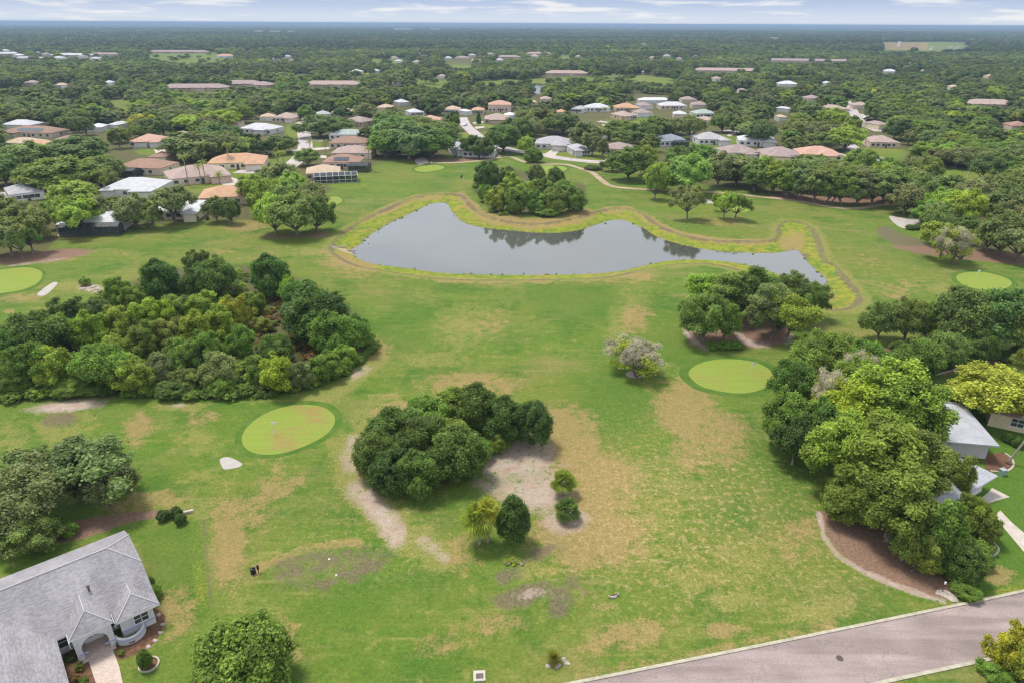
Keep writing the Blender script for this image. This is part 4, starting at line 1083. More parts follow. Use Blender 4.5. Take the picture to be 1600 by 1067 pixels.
row('long pinkish condominium row with a pale gable behind the oaks', 305, 136, 98, 6, 'mauve', 4)
row('rose condominium row beside the pinkish condominium', 375, 130, 66, 4, 'mauve', 3, .5)
row('short brown condominium row in round trees', 412, 132, 28, 2, 'mauve', 2)
row('tan condominium row with white lower windows', 520, 131, 86, 2, 'pink', 4)
row('pink condominium row beyond the upper fairway', 885, 114, 66, -4, 'pink', 4)
row('long rosy condominium row beyond the rounded oaks', 1140, 110, 110, -8, 'pink', 5)
row('far mauve condominium row in the hazy oaks', 1265, 95, 130, -8, 'mauve', 6)
row('pale pink condominium row with trees behind it', 1546, 161, 70, -14, 'pink', 4)
row('dim brown condominium row beyond the bright lawn', 280, 81, 90, 2, 'mauve', 5)
row('grey condominium row at the far meadow', 46, 91, 40, 8, 'grey', 3); row('whitish condominium row by the hazy wood', 112, 86, 60, 5, 'pale', 4); row('low grey condominium row before the hazy wood', 165, 85, 44, 0, 'mauve', 3); row('pale condominium row at the far edge', 10, 84, 36, 20, 'pale', 2); row('pale rose condominium row by the little lawn', 842, 84, 40, 0, 'pink', 3); row('grey condominium row by the salmon house', 795, 89, 36, -5, 'mauve', 3)

# ------------------------------------------------------------------ the grey-shingled house at the lower edge
O = Vector((-44.0, 61.3, 0))
hero = thing('house', 'grey-shingled house with white arched porch and curved planter wall', 'house', O, R(40), 'houses around the golf course')
B = lambda a, b, z: (a, -b, z)
rf = MB(); wl = MB(); cap_ = MB(); tr = MB()
EZ = 2.6; SL = 0.49; FE = 12.6; RB = 6.3; RZ = EZ + RB * SL
c1z = EZ + 3.7 * SL
LX = -34.0
v = [B(0, 0, EZ), B(0, 3.7, c1z), B(-2.4, RB, RZ), B(LX, RB, RZ), B(LX, 0, EZ), B(0, FE, EZ), B(0, FE - 3.7, c1z), B(LX, FE, EZ)]
rf.add(v, [(0, 1, 2, 3, 4), (5, 7, 3, 2, 6), (1, 6, 2)])
# fascias and rakes
rf.add([B(0, 0, EZ), B(0, 3.7, c1z), B(0, FE - 3.7, c1z), B(0, FE, EZ), B(0, 0, EZ - .2), B(0, 3.7, c1z - .2), B(0, FE - 3.7, c1z - .2), B(0, FE, EZ - .2)], [(0, 4, 5, 1), (1, 5, 6, 2), (2, 6, 7, 3)], 1)
rf.add([B(LX, FE, EZ), B(0, FE, EZ), B(0, FE, EZ - .2), B(LX, FE, EZ - .2)], [(0, 3, 2, 1)], 1)
rf.add([B(LX, 0, EZ), B(0, 0, EZ), B(0, 0, EZ - .2), B(LX, 0, EZ - .2)], [(0, 1, 2, 3)], 1)
def front_hip(a0, a1, be, ez, sl):
    """small hip roof that looks out of the front slope"""
    hw = (a1 - a0) / 2; am = (a0 + a1) / 2; z = ez + hw * sl
    b_in = FE - (z - EZ) / SL - 0.05
    bl = FE - (ez - EZ) / SL - 0.3
    rf.add([B(a0, be, ez), B(a1, be, ez), B(am, be - hw, z), B(am, b_in, z), B(a0, bl, ez), B(a1, bl, ez)], [(0, 1, 2), (1, 5, 3, 2), (4, 0, 2, 3)])
    rf.add([B(a0, be, ez), B(a1, be, ez), B(a1, bl, ez), B(a0, bl, ez), B(a0, be, ez - .2), B(a1, be, ez - .2), B(a1, bl, ez - .2), B(a0, bl, ez - .2)], [(0, 4, 5, 1), (1, 5, 6, 2), (3, 7, 4, 0)], 1)
    for p, q in ((B(a0, be, ez), B(am, be - hw, z)), (B(a1, be, ez), B(am, be - hw, z)), (B(am, be - hw, z), B(am, b_in, z))):
        cap_.tube([Vector(p) + Vector((0, 0, .015)), Vector(q) + Vector((0, 0, .015))], 0.07, 5)
front_hip(-3.9, 0.02, 14.1, 2.62, 0.52)
front_hip(-7.75, -4.1, 13.98, 2.92, 0.62)
# garage wing
GX0, GX1, GB = -17.5, -8.6, 24.0
gm = (GX0 + GX1) / 2; gw = (GX1 - GX0) / 2; gz = EZ + gw * SL
gi = FE - (gz - EZ) / SL
rf.add([B(GX0, GB, EZ), B(GX1, GB, EZ), B(gm, GB - gw, gz), B(gm, gi, gz), B(GX0, FE - .1, EZ + .02), B(GX1, FE - .1, EZ + .02)], [(0, 1, 2), (1, 5, 3, 2), (4, 0, 2, 3)])
rf.add([B(GX1, FE, EZ), B(GX1, GB, EZ), B(GX0, GB, EZ), B(GX1, FE, EZ - .2), B(GX1, GB, EZ - .2), B(GX0, GB, EZ - .2)], [(0, 1, 4, 3), (1, 2, 5, 4)], 1)
for p, q in ((B(-2.4, RB, RZ), B(LX, RB, RZ)), (B(0, 3.7, c1z), B(-2.4, RB, RZ)), (B(0, FE - 3.7, c1z), B(-2.4, RB, RZ)), (B(GX1, GB, EZ), B(gm, GB - gw, gz)), (B(gm, GB - gw, gz), B(gm, gi, gz))):
    cap_.tube([Vector(p) + Vector((0, 0, .015)), Vector(q) + Vector((0, 0, .015))], 0.075, 5)
r_ = rf.build('roof', [M['shingle'], M['white']], hero); cap_.build('ridge_cap', M['ridge'], r_)
pf = MB(); pf.box((-5.92, -13.15, .03), (2.9, 2.5, .06)); pf.build('porch_floor', M['pavers'], hero)
vent = MB(); vent.tube([B(-5.0, 9.6, 4.0), B(-5.0, 9.6, 4.6)], 0.09, 8); vent.tube([B(-5.0, 9.6, 4.55), B(-5.0, 9.6, 4.72)], 0.16, 8); vent.build('vent_pipe', M['metal'], r_)
# walls
def wallbox(a0, a1, b0, b1, h=2.55):
    wl.box(((a0 + a1) / 2, -(b0 + b1) / 2, h / 2 - .1), (a1 - a0, b1 - b0, h + .2))
wallbox(LX + .6, -0.6, 0.6, 11.9); wallbox(-3.6, -0.603, 11.9, 13.5, 2.56); wallbox(GX0 + .6, GX1 - .55, 11.9, GB - .6, 2.57)
wl.add([B(-.6, .6, 2.5), B(-.6, 11.9, 2.5), B(-.6, 9, c1z - .25), B(-.6, 3.7, c1z - .25)], [(0, 1, 2, 3)])
# porch: an arch between two piers
def arch_panel(a0, a1, b, thick, h, rad, spring):
    am = (a0 + a1) / 2; n = 14
    arc = [(am - rad * math.cos(math.pi * k / n), spring + rad * math.sin(math.pi * k / n)) for k in range(n + 1)]
    for bb_, flip in ((b, False), (b - thick, True)):
        v = []; f = []
        inner = [(am - rad, 0.0)] + arc + [(am + rad, 0.0)]
        outer = [(a0, 0.0)] + [(a0 + (a1 - a0) * k / n, h) for k in range(n + 1)] + [(a1, 0.0)]
        for (x, z), (x2, z2) in zip(inner, outer):
            v += [B(x, bb_, z), B(x2, bb_, z2)]
        for i in range(len(inner) - 1):
            q = (2 * i, 2 * i + 2, 2 * i + 3, 2 * i + 1); f.append(q if not flip else q[::-1])
        wl.add(v, f)
    inner = [(am - rad, 0.0)] + arc + [(am + rad, 0.0)]
    v = []; f = []
    for (x, z) in inner:
        v += [B(x, b, z), B(x, b - thick, z)]
    for i in range(len(inner) - 1):
        f.append((2 * i, 2 * i + 1, 2 * i + 3, 2 * i + 2))
    wl.add(v, f)
    wl.add([B(a0, b, 0), B(a0, b - thick, 0), B(a0, b - thick, h), B(a0, b, h)], [(0, 1, 2, 3)]); wl.add([B(a1, b, 0), B(a1, b - thick, 0), B(a1, b - thick, h), B(a1, b, h)], [(3, 2, 1, 0)])
arch_panel(-7.55, -4.3, 13.9, 0.45, 2.8, 1.12, 1.25)
wl.box((-7.28, -12.68, 1.3), (0.24, 1.54, 2.6)); wl.box((-4.52, -12.68, 1.3), (0.24, 1.54, 2.6))
# curved planter wall from the porch pier to the bay
def curved(z0, z1, r0, r1, mb, m=0):
    c = (-3.0, -13.5); n = 14; v = []; f = []
    for k in range(n + 1):
        w = math.pi + math.pi * 0.98 * k / n
        for r, z in ((r0, z0), (r1, z0), (r1, z1), (r0, z1)):
            v.append((c[0] + r * math.cos(w) * 1.05, c[1] + r * math.sin(w), z))
    for k in range(n):
        o = 4 * k
        for i in range(4):
            f.append((o + i, o + 4 + i, o + 4 + (i + 1) % 4, o + (i + 1) % 4))
    mb.add(v, f, m)
curved(0, 0.8, 1.1, 1.32, wl); curved(0.56, 0.70, 1.32, 1.36, tr)
w_ = wl.build('wall', M['stucco'], hero, (0.56, 0.55, 0.57))
for a0, a1, b in ((-3.6, -.6, 13.5), (GX1 - .55, -7.4, 11.9)):
    tr.box(((a0 + a1) / 2, -b - .02, 0.72), (a1 - a0, .06, .16)); tr.box(((a0 + a1) / 2, -b - .02, 2.40), (a1 - a0, .05, .1))
tr.box((-.6 + .02, -12.7, .72), (.06, 1.6, .16)); tr.box((GX1 - .55 + .02, -18, .72), (.06, 11, .16))
tr.box((-7.0, -13.92, .72), (.75, .06, .14)); tr.box((-4.8, -13.92, .72), (.75, .06, .14))
tr.build('wall_band', M['trim'], w_)
window(hero, -1.75, -13.52, 1.55, 1.25, 1.05); window(hero, -8.25, -11.92, 1.5, 1.2, 1.3); window(hero, -3.95, -11.92, 1.4, .6, 1.5)
window(hero, -.58, -6, 1.5, 1.6, 1.2, R(90)); window(hero, -.58, -2.5, 1.5, 1.2, 1.2, R(90))
mb = MB(); mb.box((0, -.04, 0), (1.6, .08, 2.1)); mb.box((-.4, -.1, .2), (.5, .04, 1.2), 0, 1); mb.box((.4, -.1, .2), (.5, .04, 1.2), 0, 1)
mb.build('door', [M['white'], M['glass']], hero, loc=(-5.9, -11.92, 1.05))
gut = MB()
for a in (-4.0, -7.8):
    gut.box((a, -13.3, 2.62), (0.09, 1.5, .08)); gut.tube([(a, -14.2, 2.6), (a, -14.2, 2.2)], .05, 5)
gut.build('gutter', M['ridge'], hero)
HOUSES.append(dict(x=O.x - 8, y=O.y - 10, r=(30, 26), rot=R(40), short='arched-porch house', L=30, vis=1, top=6, px=80))

# ------------------------------------------------------------------ the pale-roofed house among the trees at the edge
A_ = at(1508, 634, 2.8); B_ = at(1560, 694, 2.8)
dv = (B_ - A_); Lr = dv.length; ang = math.atan2(dv.y, dv.x)
rh = thing('house', 'pale grey-roofed house half hidden by the great bright trees', 'house', (B_.x, B_.y, 0), ang, 'houses around the golf course')
# local x runs along the eave away to B, y points to the garden on the other side
sgn = -1.0
rm, wm = MB(), MB()
W2 = 8.0
hip(rm, -Lr / 2 - .3, sgn * W2 / 2, Lr + .2, W2 - 1.2, 2.8, .34, .6, fas=.24)
wm.box((-Lr / 2 - .3, sgn * W2 / 2, 1.35), (Lr - .4, W2 - 1.4, 2.7))
C_ = at(1560, 743, 2.7)
lc = Matrix.Rotation(-ang, 3, 'Z') @ (C_ - B_)
# lower wing with its hip pointing to the lawn
w0 = 8.0
rm2 = MB(); wm2 = MB()
hip(rm2, 0, 0, 13, w0, 2.7, .40, .6); wm2.box((0, 0, 1.3), (12.4, w0 - .6, 2.6))
wing = rm2.build('roof', M['roof'], rh, (0.36, 0.36, 0.385)); wang = math.atan2((at(1523, 765, 2.7) - C_).y, (at(1523, 765, 2.7) - C_).x)
dirv = (at(1523, 765, 2.7) - C_).normalized(); nrm = Vector((-dirv.y, dirv.x, 0))
if nrm.y < 0: nrm = -nrm
wc = C_ + dirv * 7.1 + nrm * (w0 / 2 + .6)
lw = Matrix.Rotation(-ang, 3, 'Z') @ (wc - B_)
wing.location = (lw.x, lw.y, 0); wing.rotation_euler.z = wang - ang
ww_ = wm2.build('wall', M['stucco'], rh, (0.52, 0.50, 0.51)); ww_.location = wing.location; ww_.rotation_euler.z = wang - ang
rm.build('roof', M['roof'], rh, (0.36, 0.36, 0.385)); wm.build('wall', M['stucco'], rh, (0.46, 0.44, 0.43))
ccl = Matrix.Rotation(-ang, 3, 'Z') @ (at(1497, 628, 2.2) - B_)
cage(rh, -Lr - 3.4, sgn * 3.2, 4.6, 6.5, 2.5, 0, .35, 'porch_cage')
for k in (-3.2, 0, 3.2):
    window(ww_, k, sgn * 0 - (w0 - .6) / 2 if True else 0, 1.4, 1.3, 1.2)
HOUSES.append(dict(x=B_.x - 3, y=B_.y, r=(16, 14), rot=ang, short='pale-roofed house', L=16, vis=1, top=5, px=1530))
# cream house behind the yellow tree
c = at(1604, 664, 1.4)
ch = thing('house', 'cream-walled house behind the yellow-leaved tree and tall palm', 'house', (c.x + 6, c.y + 3, 0), R(-28), 'houses around the golf course')
wm, rm = MB(), MB(); wm.box((0, 0, 1.35), (17, 11, 2.7)); hip(rm, 0, 0, 17, 11, 2.7); wm.build('wall', M['stucco'], ch, (0.60, 0.50, 0.33)); rm.build('roof', M['roof'], ch, ROOF['brown'])
window(ch, -5, -5.5, 1.5, 1.6, 1.3); window(ch, -8.5, 0, 1.5, 1.6, 1.3, R(-90)); window(ch, -1, -5.5, 1.5, 1.6, 1.3)
HOUSES.append(dict(x=c.x + 6, y=c.y + 3, r=(17, 11), rot=R(-28), short='cream-walled house', L=17, vis=.5, top=5, px=1600))

# ------------------------------------------------------------------ small things
def flag(px, py, label, h=2.3):
    p = at(px, py); r = thing('golf_flag', label, 'golf flag', p, 0, 'flags on the greens')
    mb = MB(); mb.tube([(0, 0, -.05), (0, 0, h)], .035, 6); mb.lathe([(.0, .03), (.06, .03), (.06, .05)], n=10); mb.build('pole', M['white'], r)
    v = [(0.03, 0, h - .05), (.55, .05, h - .12), (.5, -.03, h - .48), (.03, 0, h - .5)]; v2 = [(a, b + .02, c_) for a, b, c_ in v]
    mb = MB(); mb.add(v + v2, [(0, 1, 2, 3), (7, 6, 5, 4), (0, 4, 5, 1), (1, 5, 6, 2), (2, 6, 7, 3)]); mb.build('cloth', M['white'], r)
flag(427, 679, 'white flag on the browned round green beside the thicket')
flag(1173, 584, 'white flag on the bright green below the mulched oak island')
flag(674, 262, 'white flag on the small green by the great oak clump')
flag(1525, 436, 'white flag on the oval green near the shaded tree belt')
p = at(342, 624); s_ = thing('tee_sign', 'small white tee sign before the thicket', 'sign', p)
mb = MB(); mb.tube([(0, 0, 0), (0, 0, 1.1)], .06, 6); mb.build('post', M['white'], s_)
mb = MB(); mb.box((0, -.07, 1.2), (.75, .06, .45)); mb.box((0, -.07, 1.47), (.85, .1, .08)); mb.build('panel', M['white'], s_)
def ballwasher(px, py, label, s=1.0):
    p = at(px, py); r = thing('tee_station', label, 'ball washer', p, R(20), 'tee stations'); r.scale = (s, s, s)
    mb = MB(); mb.tube([(0.25, 0, 0), (.25, 0, .9)], .05, 6); mb.tube([(.25, 0, .75), (.25, 0, 1.25)], .14, 10); mb.tube([(.25, 0, 1.25), (.25, 0, 1.36)], .06, 8); mb.build('ball_washer', M['black'], r)
    mb = MB(); mb.lathe([(.2, .1), (.26, .2), (.28, .85), (.30, .9), (.0, .9)], (-.35, .1, 0), 12); mb.tube([(-.05, .1, 0), (-.05, .1, 1.1)], .04, 6); mb.box((-.2, .1, .95), (.4, .06, .1)); mb.build('bin', M['black'], r)
    mb = MB(); mb.box((.2, -.25, .04), (.9, .5, .08)); mb.build('base', M['concrete'], r)
ballwasher(401, 897, 'black ball washer and bin beside the worn brown tee', 0.95)
ballwasher(722, 279, 'dark ball washer on the lawn by the fairway thicket')
p = at(749, 1056); ub = thing('utility_vault', 'square concrete utility vault with dark metal lid in the grass', 'utility vault', p, R(4))
mb = MB(); mb.box((0, 0, .03), (1.12, 1.12, .16)); mb.build('slab', M['concrete'], ub)
mb = MB(); mb.box((0.03, -.05, .12), (.68, .52, .05)); mb.box((.2, -.12, .15), (.1, .04, .03), 0, 1); mb.build('lid', [M['metal'], M['grey']], ub)
p = at(1312, 1028); mh = thing('manhole_cover', 'small round dark manhole cover in the road', 'manhole cover', (p.x, p.y, .012))
mb = MB(); mb.lathe([(.34, 0), (.34, .012), (.30, .02), (.0, .02)], n=20); mb.build('cover', M['metal'], mh)
p = at(293, 801); bd = thing('garden_block', 'pale flat concrete block beside the three clipped shrubs', 'concrete block', p, R(25))
mb = MB(); mb.box((0, 0, .15), (1.3, .35, .3)); mb.box((0, 0, .31), (1.1, .26, .04)); mb.build('block', M['concrete'], bd)
p = at(960, 932); fr_ = thing('dead_frond', 'pale curled dead palm frond lying on the lawn', 'palm frond', p, R(15))
mb = MB()
mb.tube([(-.7, .1, .28), (-.5, 0, .12), (-.2, -.04, .06), (.15, 0, .07), (.42, .05, .16), (.55, .1, .45)], [.03, .12, .2, .2, .1, .02], 8); mb.build('boot', M['rock'], fr_, smooth=True)
mb = MB(); mb.tube([(-.45, .05, .16), (-.1, .05, .28), (.3, .08, .2)], [.04, .12, .05], 6); mb.build('sheath', M['metal'], fr_, smooth=True)
p = at(1520, 881); st = thing('marker_post', 'short white leaning post beside the garden bed by the road', 'post', p); st.rotation_euler = (0, R(20), 0)
mb = MB(); mb.tube([(0, 0, -.05), (0, 0, .75)], .12, 8); mb.tube([(0, 0, .75), (0, 0, .85)], [.12, .03], 8); mb.build('post', M['white'], st)
p = at(1472, 925); st = thing('road_marker', 'thin dark marker post at the tip of the mulch bed', 'post', p)
mb = MB(); mb.tube([(0, 0, 0), (0, 0, 1.2)], .05, 6); mb.build('post', M['metal'], st); mb = MB(); mb.tube([(0, 0, 1.2), (0, 0, 1.45)], .1, 8); mb.build('reflector', M['white'], st)
p = at(1565, 741); st = thing('utility_box', 'small green utility box in the bed under the tall palm', 'utility box', p, R(15))
mb = MB(); mb.box((0, 0, .4), (.75, .6, .8)); mb.build('cabinet', M['greenbox'], st); mb = MB(); mb.box((0, 0, .85), (.82, .66, .1)); mb.build('lid', M['grey'], st)
def rock(px, py, s, label, flat=.35, group=None):
    p = at(px, py); rng = np.random.default_rng(int(px * 7 + py)); bm = MB(); d = fib(60, rng)
    import bmesh as _b
    b = _b.new(); _b.ops.create_icosphere(b, subdivisions=2, radius=1)
    for vv in b.verts:
        k = 1 + .18 * math.sin(vv.co.x * 4 + px) + .15 * math.sin(vv.co.y * 5 + py) + .1 * math.sin(vv.co.z * 6)
        vv.co = Vector((vv.co.x * s * k, vv.co.y * s * k * .75, max(vv.co.z, -.3) * s * flat * k))
    me = bpy.data.meshes.new('rock'); b.to_mesh(me); b.free(); me.materials.append(M['rock'])
    o = link('rock', me, None, p, rng.uniform(0, 6)); tag(o, label, 'rock', group); return o
rock(1481, 930, .95, 'flat pale rock at the roadside tip of the mulch bed', .18)
rock(1468, 928, .35, 'small pale rock beside the flat rock at the bed tip', .5)
for i, (x, y) in enumerate([(248,960),(254,975),(251,988),(243,1000),(232,1010)]):
    rock(x, y, .27, 'pale rock edging the flower bed by the curved planter wall', .5, 'bed edging rocks')
for i, (x, y) in enumerate([(880,1030),(886,1036),(872,1040),(856,1040)]):
    rock(x, y, .3, 'pale rock at the foot of the yellow-green yucca', .5, 'rocks around the yucca')
for i, (x, y) in enumerate([(128,452),(140,455),(152,452),(160,456),(146,449)]):
    rock(x, y, .8, 'pale rock in the stony patch beside the narrow bunker', .4, 'rocks by the narrow bunker')
sheet('planting_bed', [(210,948),(240,950),(258,962),(252,985),(236,1008),(215,1020),(186,1030),(180,1012),(196,1000),(222,990)], .012, M['mulch'])
sheet('planting_bed', [(98,1010),(125,1003),(140,1032),(150,1067),(152,1090),(108,1090)], .012, M['mulch'], 1, False)
def ring(px, py, r, label, n='edging_ring', fill=True):
    c = at(px, py); pts = [(c.x + r * math.cos(a), c.y + r * math.sin(a), 0) for a in np.linspace(0, 2 * math.pi, 28)]
    o = ribbon(n, pts, .16, .13, M['kerbstone'], 1, .2, True, None); tag(o, label, 'garden edging')
    if fill: sheet_w('planting_bed', [(p_[0], p_[1]) for p_ in pts[:-1]], .012, M['mulch'])
ring(233, 1038, .85, 'round concrete edging around the little tree by the walk')
ring(1567, 577, 1.15, 'round concrete edging in the lawn beyond the yellow tree')
e_ = ribbon('garden_edging', [(1440,594),(1462,586),(1490,578),(1515,569),(1530,568),(1548,561),(1560,553)], .3, .16, M['kerbstone'], 6, .2, False, None); tag(e_, 'curved concrete garden edging below the tree belt', 'garden edging')
e_ = ribbon('garden_edging', [(1500,858),(1530,868),(1552,868),(1560,858),(1552,848)], .25, .13, M['kerbstone'], 6, .2, False, None); tag(e_, 'looped concrete edging around the bed by the driveway', 'garden edging')
e_ = ribbon('garden_edging', [(1548,736),(1570,737),(1583,728),(1580,716),(1570,708)], .25, .13, M['kerbstone'], 6, .2, False, None); tag(e_, 'curved concrete edging around the tall palm bed', 'garden edging')
sheet('planting_bed', [(1540,712),(1570,707),(1582,720),(1578,732),(1555,738),(1540,730)], .012, M['mulch'])
def lamp(px, py, h, rz, label):
    p = at(px, py); r = thing('street_lamp', label, 'street lamp', p, R(rz), 'street lamps')
    mb = MB(); mb.tube([(0, 0, 0), (0, 0, h * .8), (.3, 0, h * .95), (1.2, 0, h), (2.0, 0, h)], [.14, .1, .09, .07, .06], 7); mb.build('pole', M['white'], r)
    mb = MB(); mb.tube([(1.9, 0, h - .05), (2.7, 0, h - .08)], [.16, .1], 8); mb.build('lamp_head', M['white'], r)
lamp(1511, 280, 7, 10, 'white curved-arm street lamp over the shaded street')
lamp(1355, 236, 7, 5, 'white curved-arm street lamp by the pink-walled house')
def car(px, py, rz, col, label):
    p = at(px, py); r = thing('parked_car', label, 'car', p, R(rz), 'parked cars')
    mb = MB(); hw = .88
    pr = [(-2.2, .35), (-2.2, .85), (-1.3, .95), (-.8, 1.45), (.6, 1.48), (1.3, .98), (2.15, .85), (2.25, .35)]
    for (x0, z0), (x1, z1) in zip(pr, pr[1:]):
        k0, k1 = (.78 if z0 > 1.2 else 1), (.78 if z1 > 1.2 else 1)
        mb.add([(x0, -hw * k0, z0), (x1, -hw * k1, z1), (x1, hw * k1, z1), (x0, hw * k0, z0)], [(0, 1, 2, 3)])
    for s in (-1, 1):
        mb.add([(x, s * hw * (.78 if z > 1.2 else 1), z) for x, z in pr], [tuple(range(8)) if s < 0 else tuple(range(7, -1, -1))])
    mb.build('body', M['paint'], r, col)
    mb = MB()
    for s in (-1, 1): mb.add([(-1.15, s * .82, .98), (1.1, s * .82, 1.0), (.55, s * .71, 1.42), (-.75, s * .71, 1.40)], [(0, 1, 2, 3) if s < 0 else (3, 2, 1, 0)])
    mb.add([(.66, -.66, 1.44), (.66, .66, 1.44), (1.27, .8, 1.02), (1.27, -.8, 1.02)], [(0, 3, 2, 1)])
    mb.build('window', M['glass'], r)
    for x in (-1.4, 1.4):
        for s in (-1, 1):
            w = MB(); w.tube([(x, s * .72, .33), (x, s * .92, .33)], .33, 12); w.build('wheel', M['black'], r)
car(91, 245, 10, (0.35, 0.03, 0.04), 'dark red car on the drive of the wide orange-brown house')
car(726, 197, 70, (0.7, 0.7, 0.72), 'white car on the narrow street beyond the grey gabled house')
car(951, 240, 60, (0.25, 0.27, 0.3), 'grey car before the brown roof house at the street bend')
car(957, 243, 75, (0.02, 0.02, 0.025), 'black car next to the grey one at the street bend')
car(1352, 186, 20, (0.6, 0.6, 0.62), 'silver car beside the long street in the oaks'); car(1357, 190, 30, (0.02, 0.02, 0.025), 'black car in front of the silver one by the long street')
for i in range(5):
    car(340 + i * 6, 91 + (i % 2), 20 * i, [(.6, .6, .6), (.3, .05, .05), (.7, .7, .7), (.05, .05, .06), (.5, .5, .52)][i], 'car parked before the pink clubhouse')
p = at(893, 251); mbx = thing('mailbox', 'dark mailbox on a post by the street kerb', 'mailbox', p)
mb = MB(); mb.tube([(0, 0, 0), (0, 0, 1.1)], .08, 6); mb.build('post', M['rock'], mbx); mb = MB(); mb.box((0, 0, 1.25), (.6, .3, .3)); mb.tube([(-.3, 0, 1.4), (.3, 0, 1.4)], .15, 8); mb.build('box', M['grey'], mbx)
for i, (x, y) in enumerate([(515, 877), (526, 902)]):
    p = at(x, y); o = thing('tee_marker', ['small white tee marker on the far side of the worn brown tee', 'small white tee marker on the near side of the worn brown tee', 'small white tee marker in the middle of the worn brown tee'][i], 'tee marker', (p.x, p.y, .25), 0, 'tee markers')
    mb = MB(); mb.lathe([(.0, 0), (.09, .02), (.13, .1), (.09, .18), (.02, .2)], n=10); mb.build('ball', M['white'], o)
    mb = MB(); mb.tube([(0, 0, -.2), (0, 0, .05)], .02, 5); mb.build('peg', M['metal'], o)
for i, (x, y, r_) in enumerate([(533, 387, 8), (549, 391, -14)]):
    p = at(x, y, -.6); o = thing('fallen_log', ['pale bleached log lying on the bank at the western tip of the pond', 'shorter pale log reaching into the water at the western tip'][i], 'log', (p.x, p.y, -.55 - .35 * i), R(r_))
    mb = MB(); L_ = 4.0 - i; mb.tube([(-L_ / 2, 0, .1), (-L_ * .2, .12, .16), (L_ * .2, -.1, .12), (L_ / 2, .15, .2)], [.2, .17, .13, .06], 8); mb.build('stem', M['rock'], o, smooth=True)
    mb = MB(); mb.tube([(0, 0, .15), (.4, .5, .35), (.6, .9, .3)], [.08, .06, .02], 6); mb.tube([(-.6, 0, .15), (-.7, -.5, .3)], [.07, .03], 6); mb.build('branch', M['rock'], o, smooth=True)
# tennis courts behind a blue-green windscreen
p = at(557, 90); tc = thing('tennis_court_fence', 'long blue-green tennis court windscreen in the far trees', 'fence', p)
d_ = depth(p); mb = MB(); mb.box((0, 0, 1.6), (42 * d_ / F, .15, 3.2)); mb.build('windscreen', M['paint'], tc, (0.05, 0.16, 0.17))
mb = MB()
for k in range(11): mb.tube([((k - 5) * 4.2 * d_ / F, -.2, 0), ((k - 5) * 4.2 * d_ / F, -.2, 4.2)], .1, 5)
mb.build('posts_frame', M['grey'], tc)
sheet('tennis_court', [(545,93),(578,93),(580,96),(548,96)], .03, M['greenbox'], 1, False)
# ------------------------------------------------------------------ trees one can point at
G1 = 'trees of the clump beside the sandy patch'
for a in [
 ('round', 590, 738, 88, 7.6, 'laurel with a soft outline at the western tip of the sandy-patch clump', 'dark'),
 ('round', 613, 766, 88, 7.0, 'low dark laurel where the clump meets the sandy trail', 'deep'),
 ('round', 655, 768, 84, 7.0, 'front laurel of the sandy-patch clump with a rounded foot', 'dark'),
 ('round', 714, 744, 104, 8.8, 'largest rounded laurel in front of the sandy-patch clump', 'dark'),
 ('round', 662, 722, 96, 8.4, 'laurel in the heart of the sandy-patch clump', 'deep'),
 ('round', 622, 706, 100, 8.4, 'dark laurel behind the western tip of the sandy-patch clump', 'dark'),
 ('round', 668, 682, 90, 7.6, 'laurel at the rear of the sandy-patch clump towards the browned green', 'mid'),
 ('round', 705, 668, 84, 7.6, 'rear laurel of the sandy-patch clump beside the tallest one', 'mid'),
 ('round', 745, 676, 88, 9.2, 'tallest dark laurel at the rear of the sandy-patch clump', 'deep'),
 ('round', 788, 690, 80, 8.4, 'blackish laurel between the tallest and the easternmost of the clump', 'deep'),
 ('round', 830, 693, 74, 8.2, 'detached round laurel at the eastern end of the sandy-patch clump', 'deep'),
 ('round', 700, 712, 80, 7.0, 'half hidden laurel in the hollow of the sandy-patch clump', 'mid'),
 ('round', 775, 702, 50, 3.4, 'low pale shrub below the blackish laurel of the clump', 'olive'),
 ('round', 748, 716, 52, 3.6, 'low shrub at the sandy edge of the laurel clump', 'mid')]:
    tree(a[0], a[1], a[2], a[3] * 0.92, a[4] * 0.84, a[5], a[6], 'b', G1)
tree('egg', 802, 846, 66, 6.6, 'egg-shaped dark magnolia beside the two-headed palm', 'deep')
palm('sabal', 749, 850, 3.7, 'yellowing sabal palm with two drooping heads beside the dark magnolia', (0.360, 0.435, 0.075), spread=1.5, lean=(.02, -.05))
palm('sabal', 762, 846, 4.6, 'taller sabal palm head just behind the yellowing one by the magnolia', (0.405, 0.405, 0.068), spread=1.1)
palm('sabal', 881, 772, 2.1, 'small round sabal palm on the sandy patch, the one farther up', (.30, .37, .07), spread=1.3)
palm('sabal', 886, 810, 1.45, 'low dark sabal palm on the sandy patch below the small round one', (0.180, 0.270, 0.075), spread=1.15)
tree('round', 372, 992, 166, 7.6, 'full round green tree at the lower edge beside the house lawn', 'fresh', 't', name='laurel_tree')
tree('open', 108, 706, 178, 7.8, 'spreading open oak over the mulch behind the arched-porch house', (0.175, 0.215, 0.070), 't', lod='near')
tree('open', 158, 738, 96, 5.8, 'leaning oak limb tree at the eastern side of the spreading open oak', (0.16, 0.20, 0.065), 't', lod='near')
tree('oak', 30, 742, 150, 8.0, 'grey-green oak at the picture edge beside the spreading open oak', 'grey', 't')
tree('loose', 45, 812, 90, 4.5, 'loose undergrowth oak above the back roof edge of the arched-porch house', 'oak', 't')
tree('loose', 5, 790, 90, 6.0, 'dark leafy oak at the corner of the mulch behind the arched-porch house', 'dark', 't')
shrub(108, 834, 34, 1.6, 'bright green shrub in the mulch behind the arched-porch house', 'fresh'); shrub(82, 830, 36, 1.8, 'fresh green shrub beside the trunk of the spreading oak', 'mid')
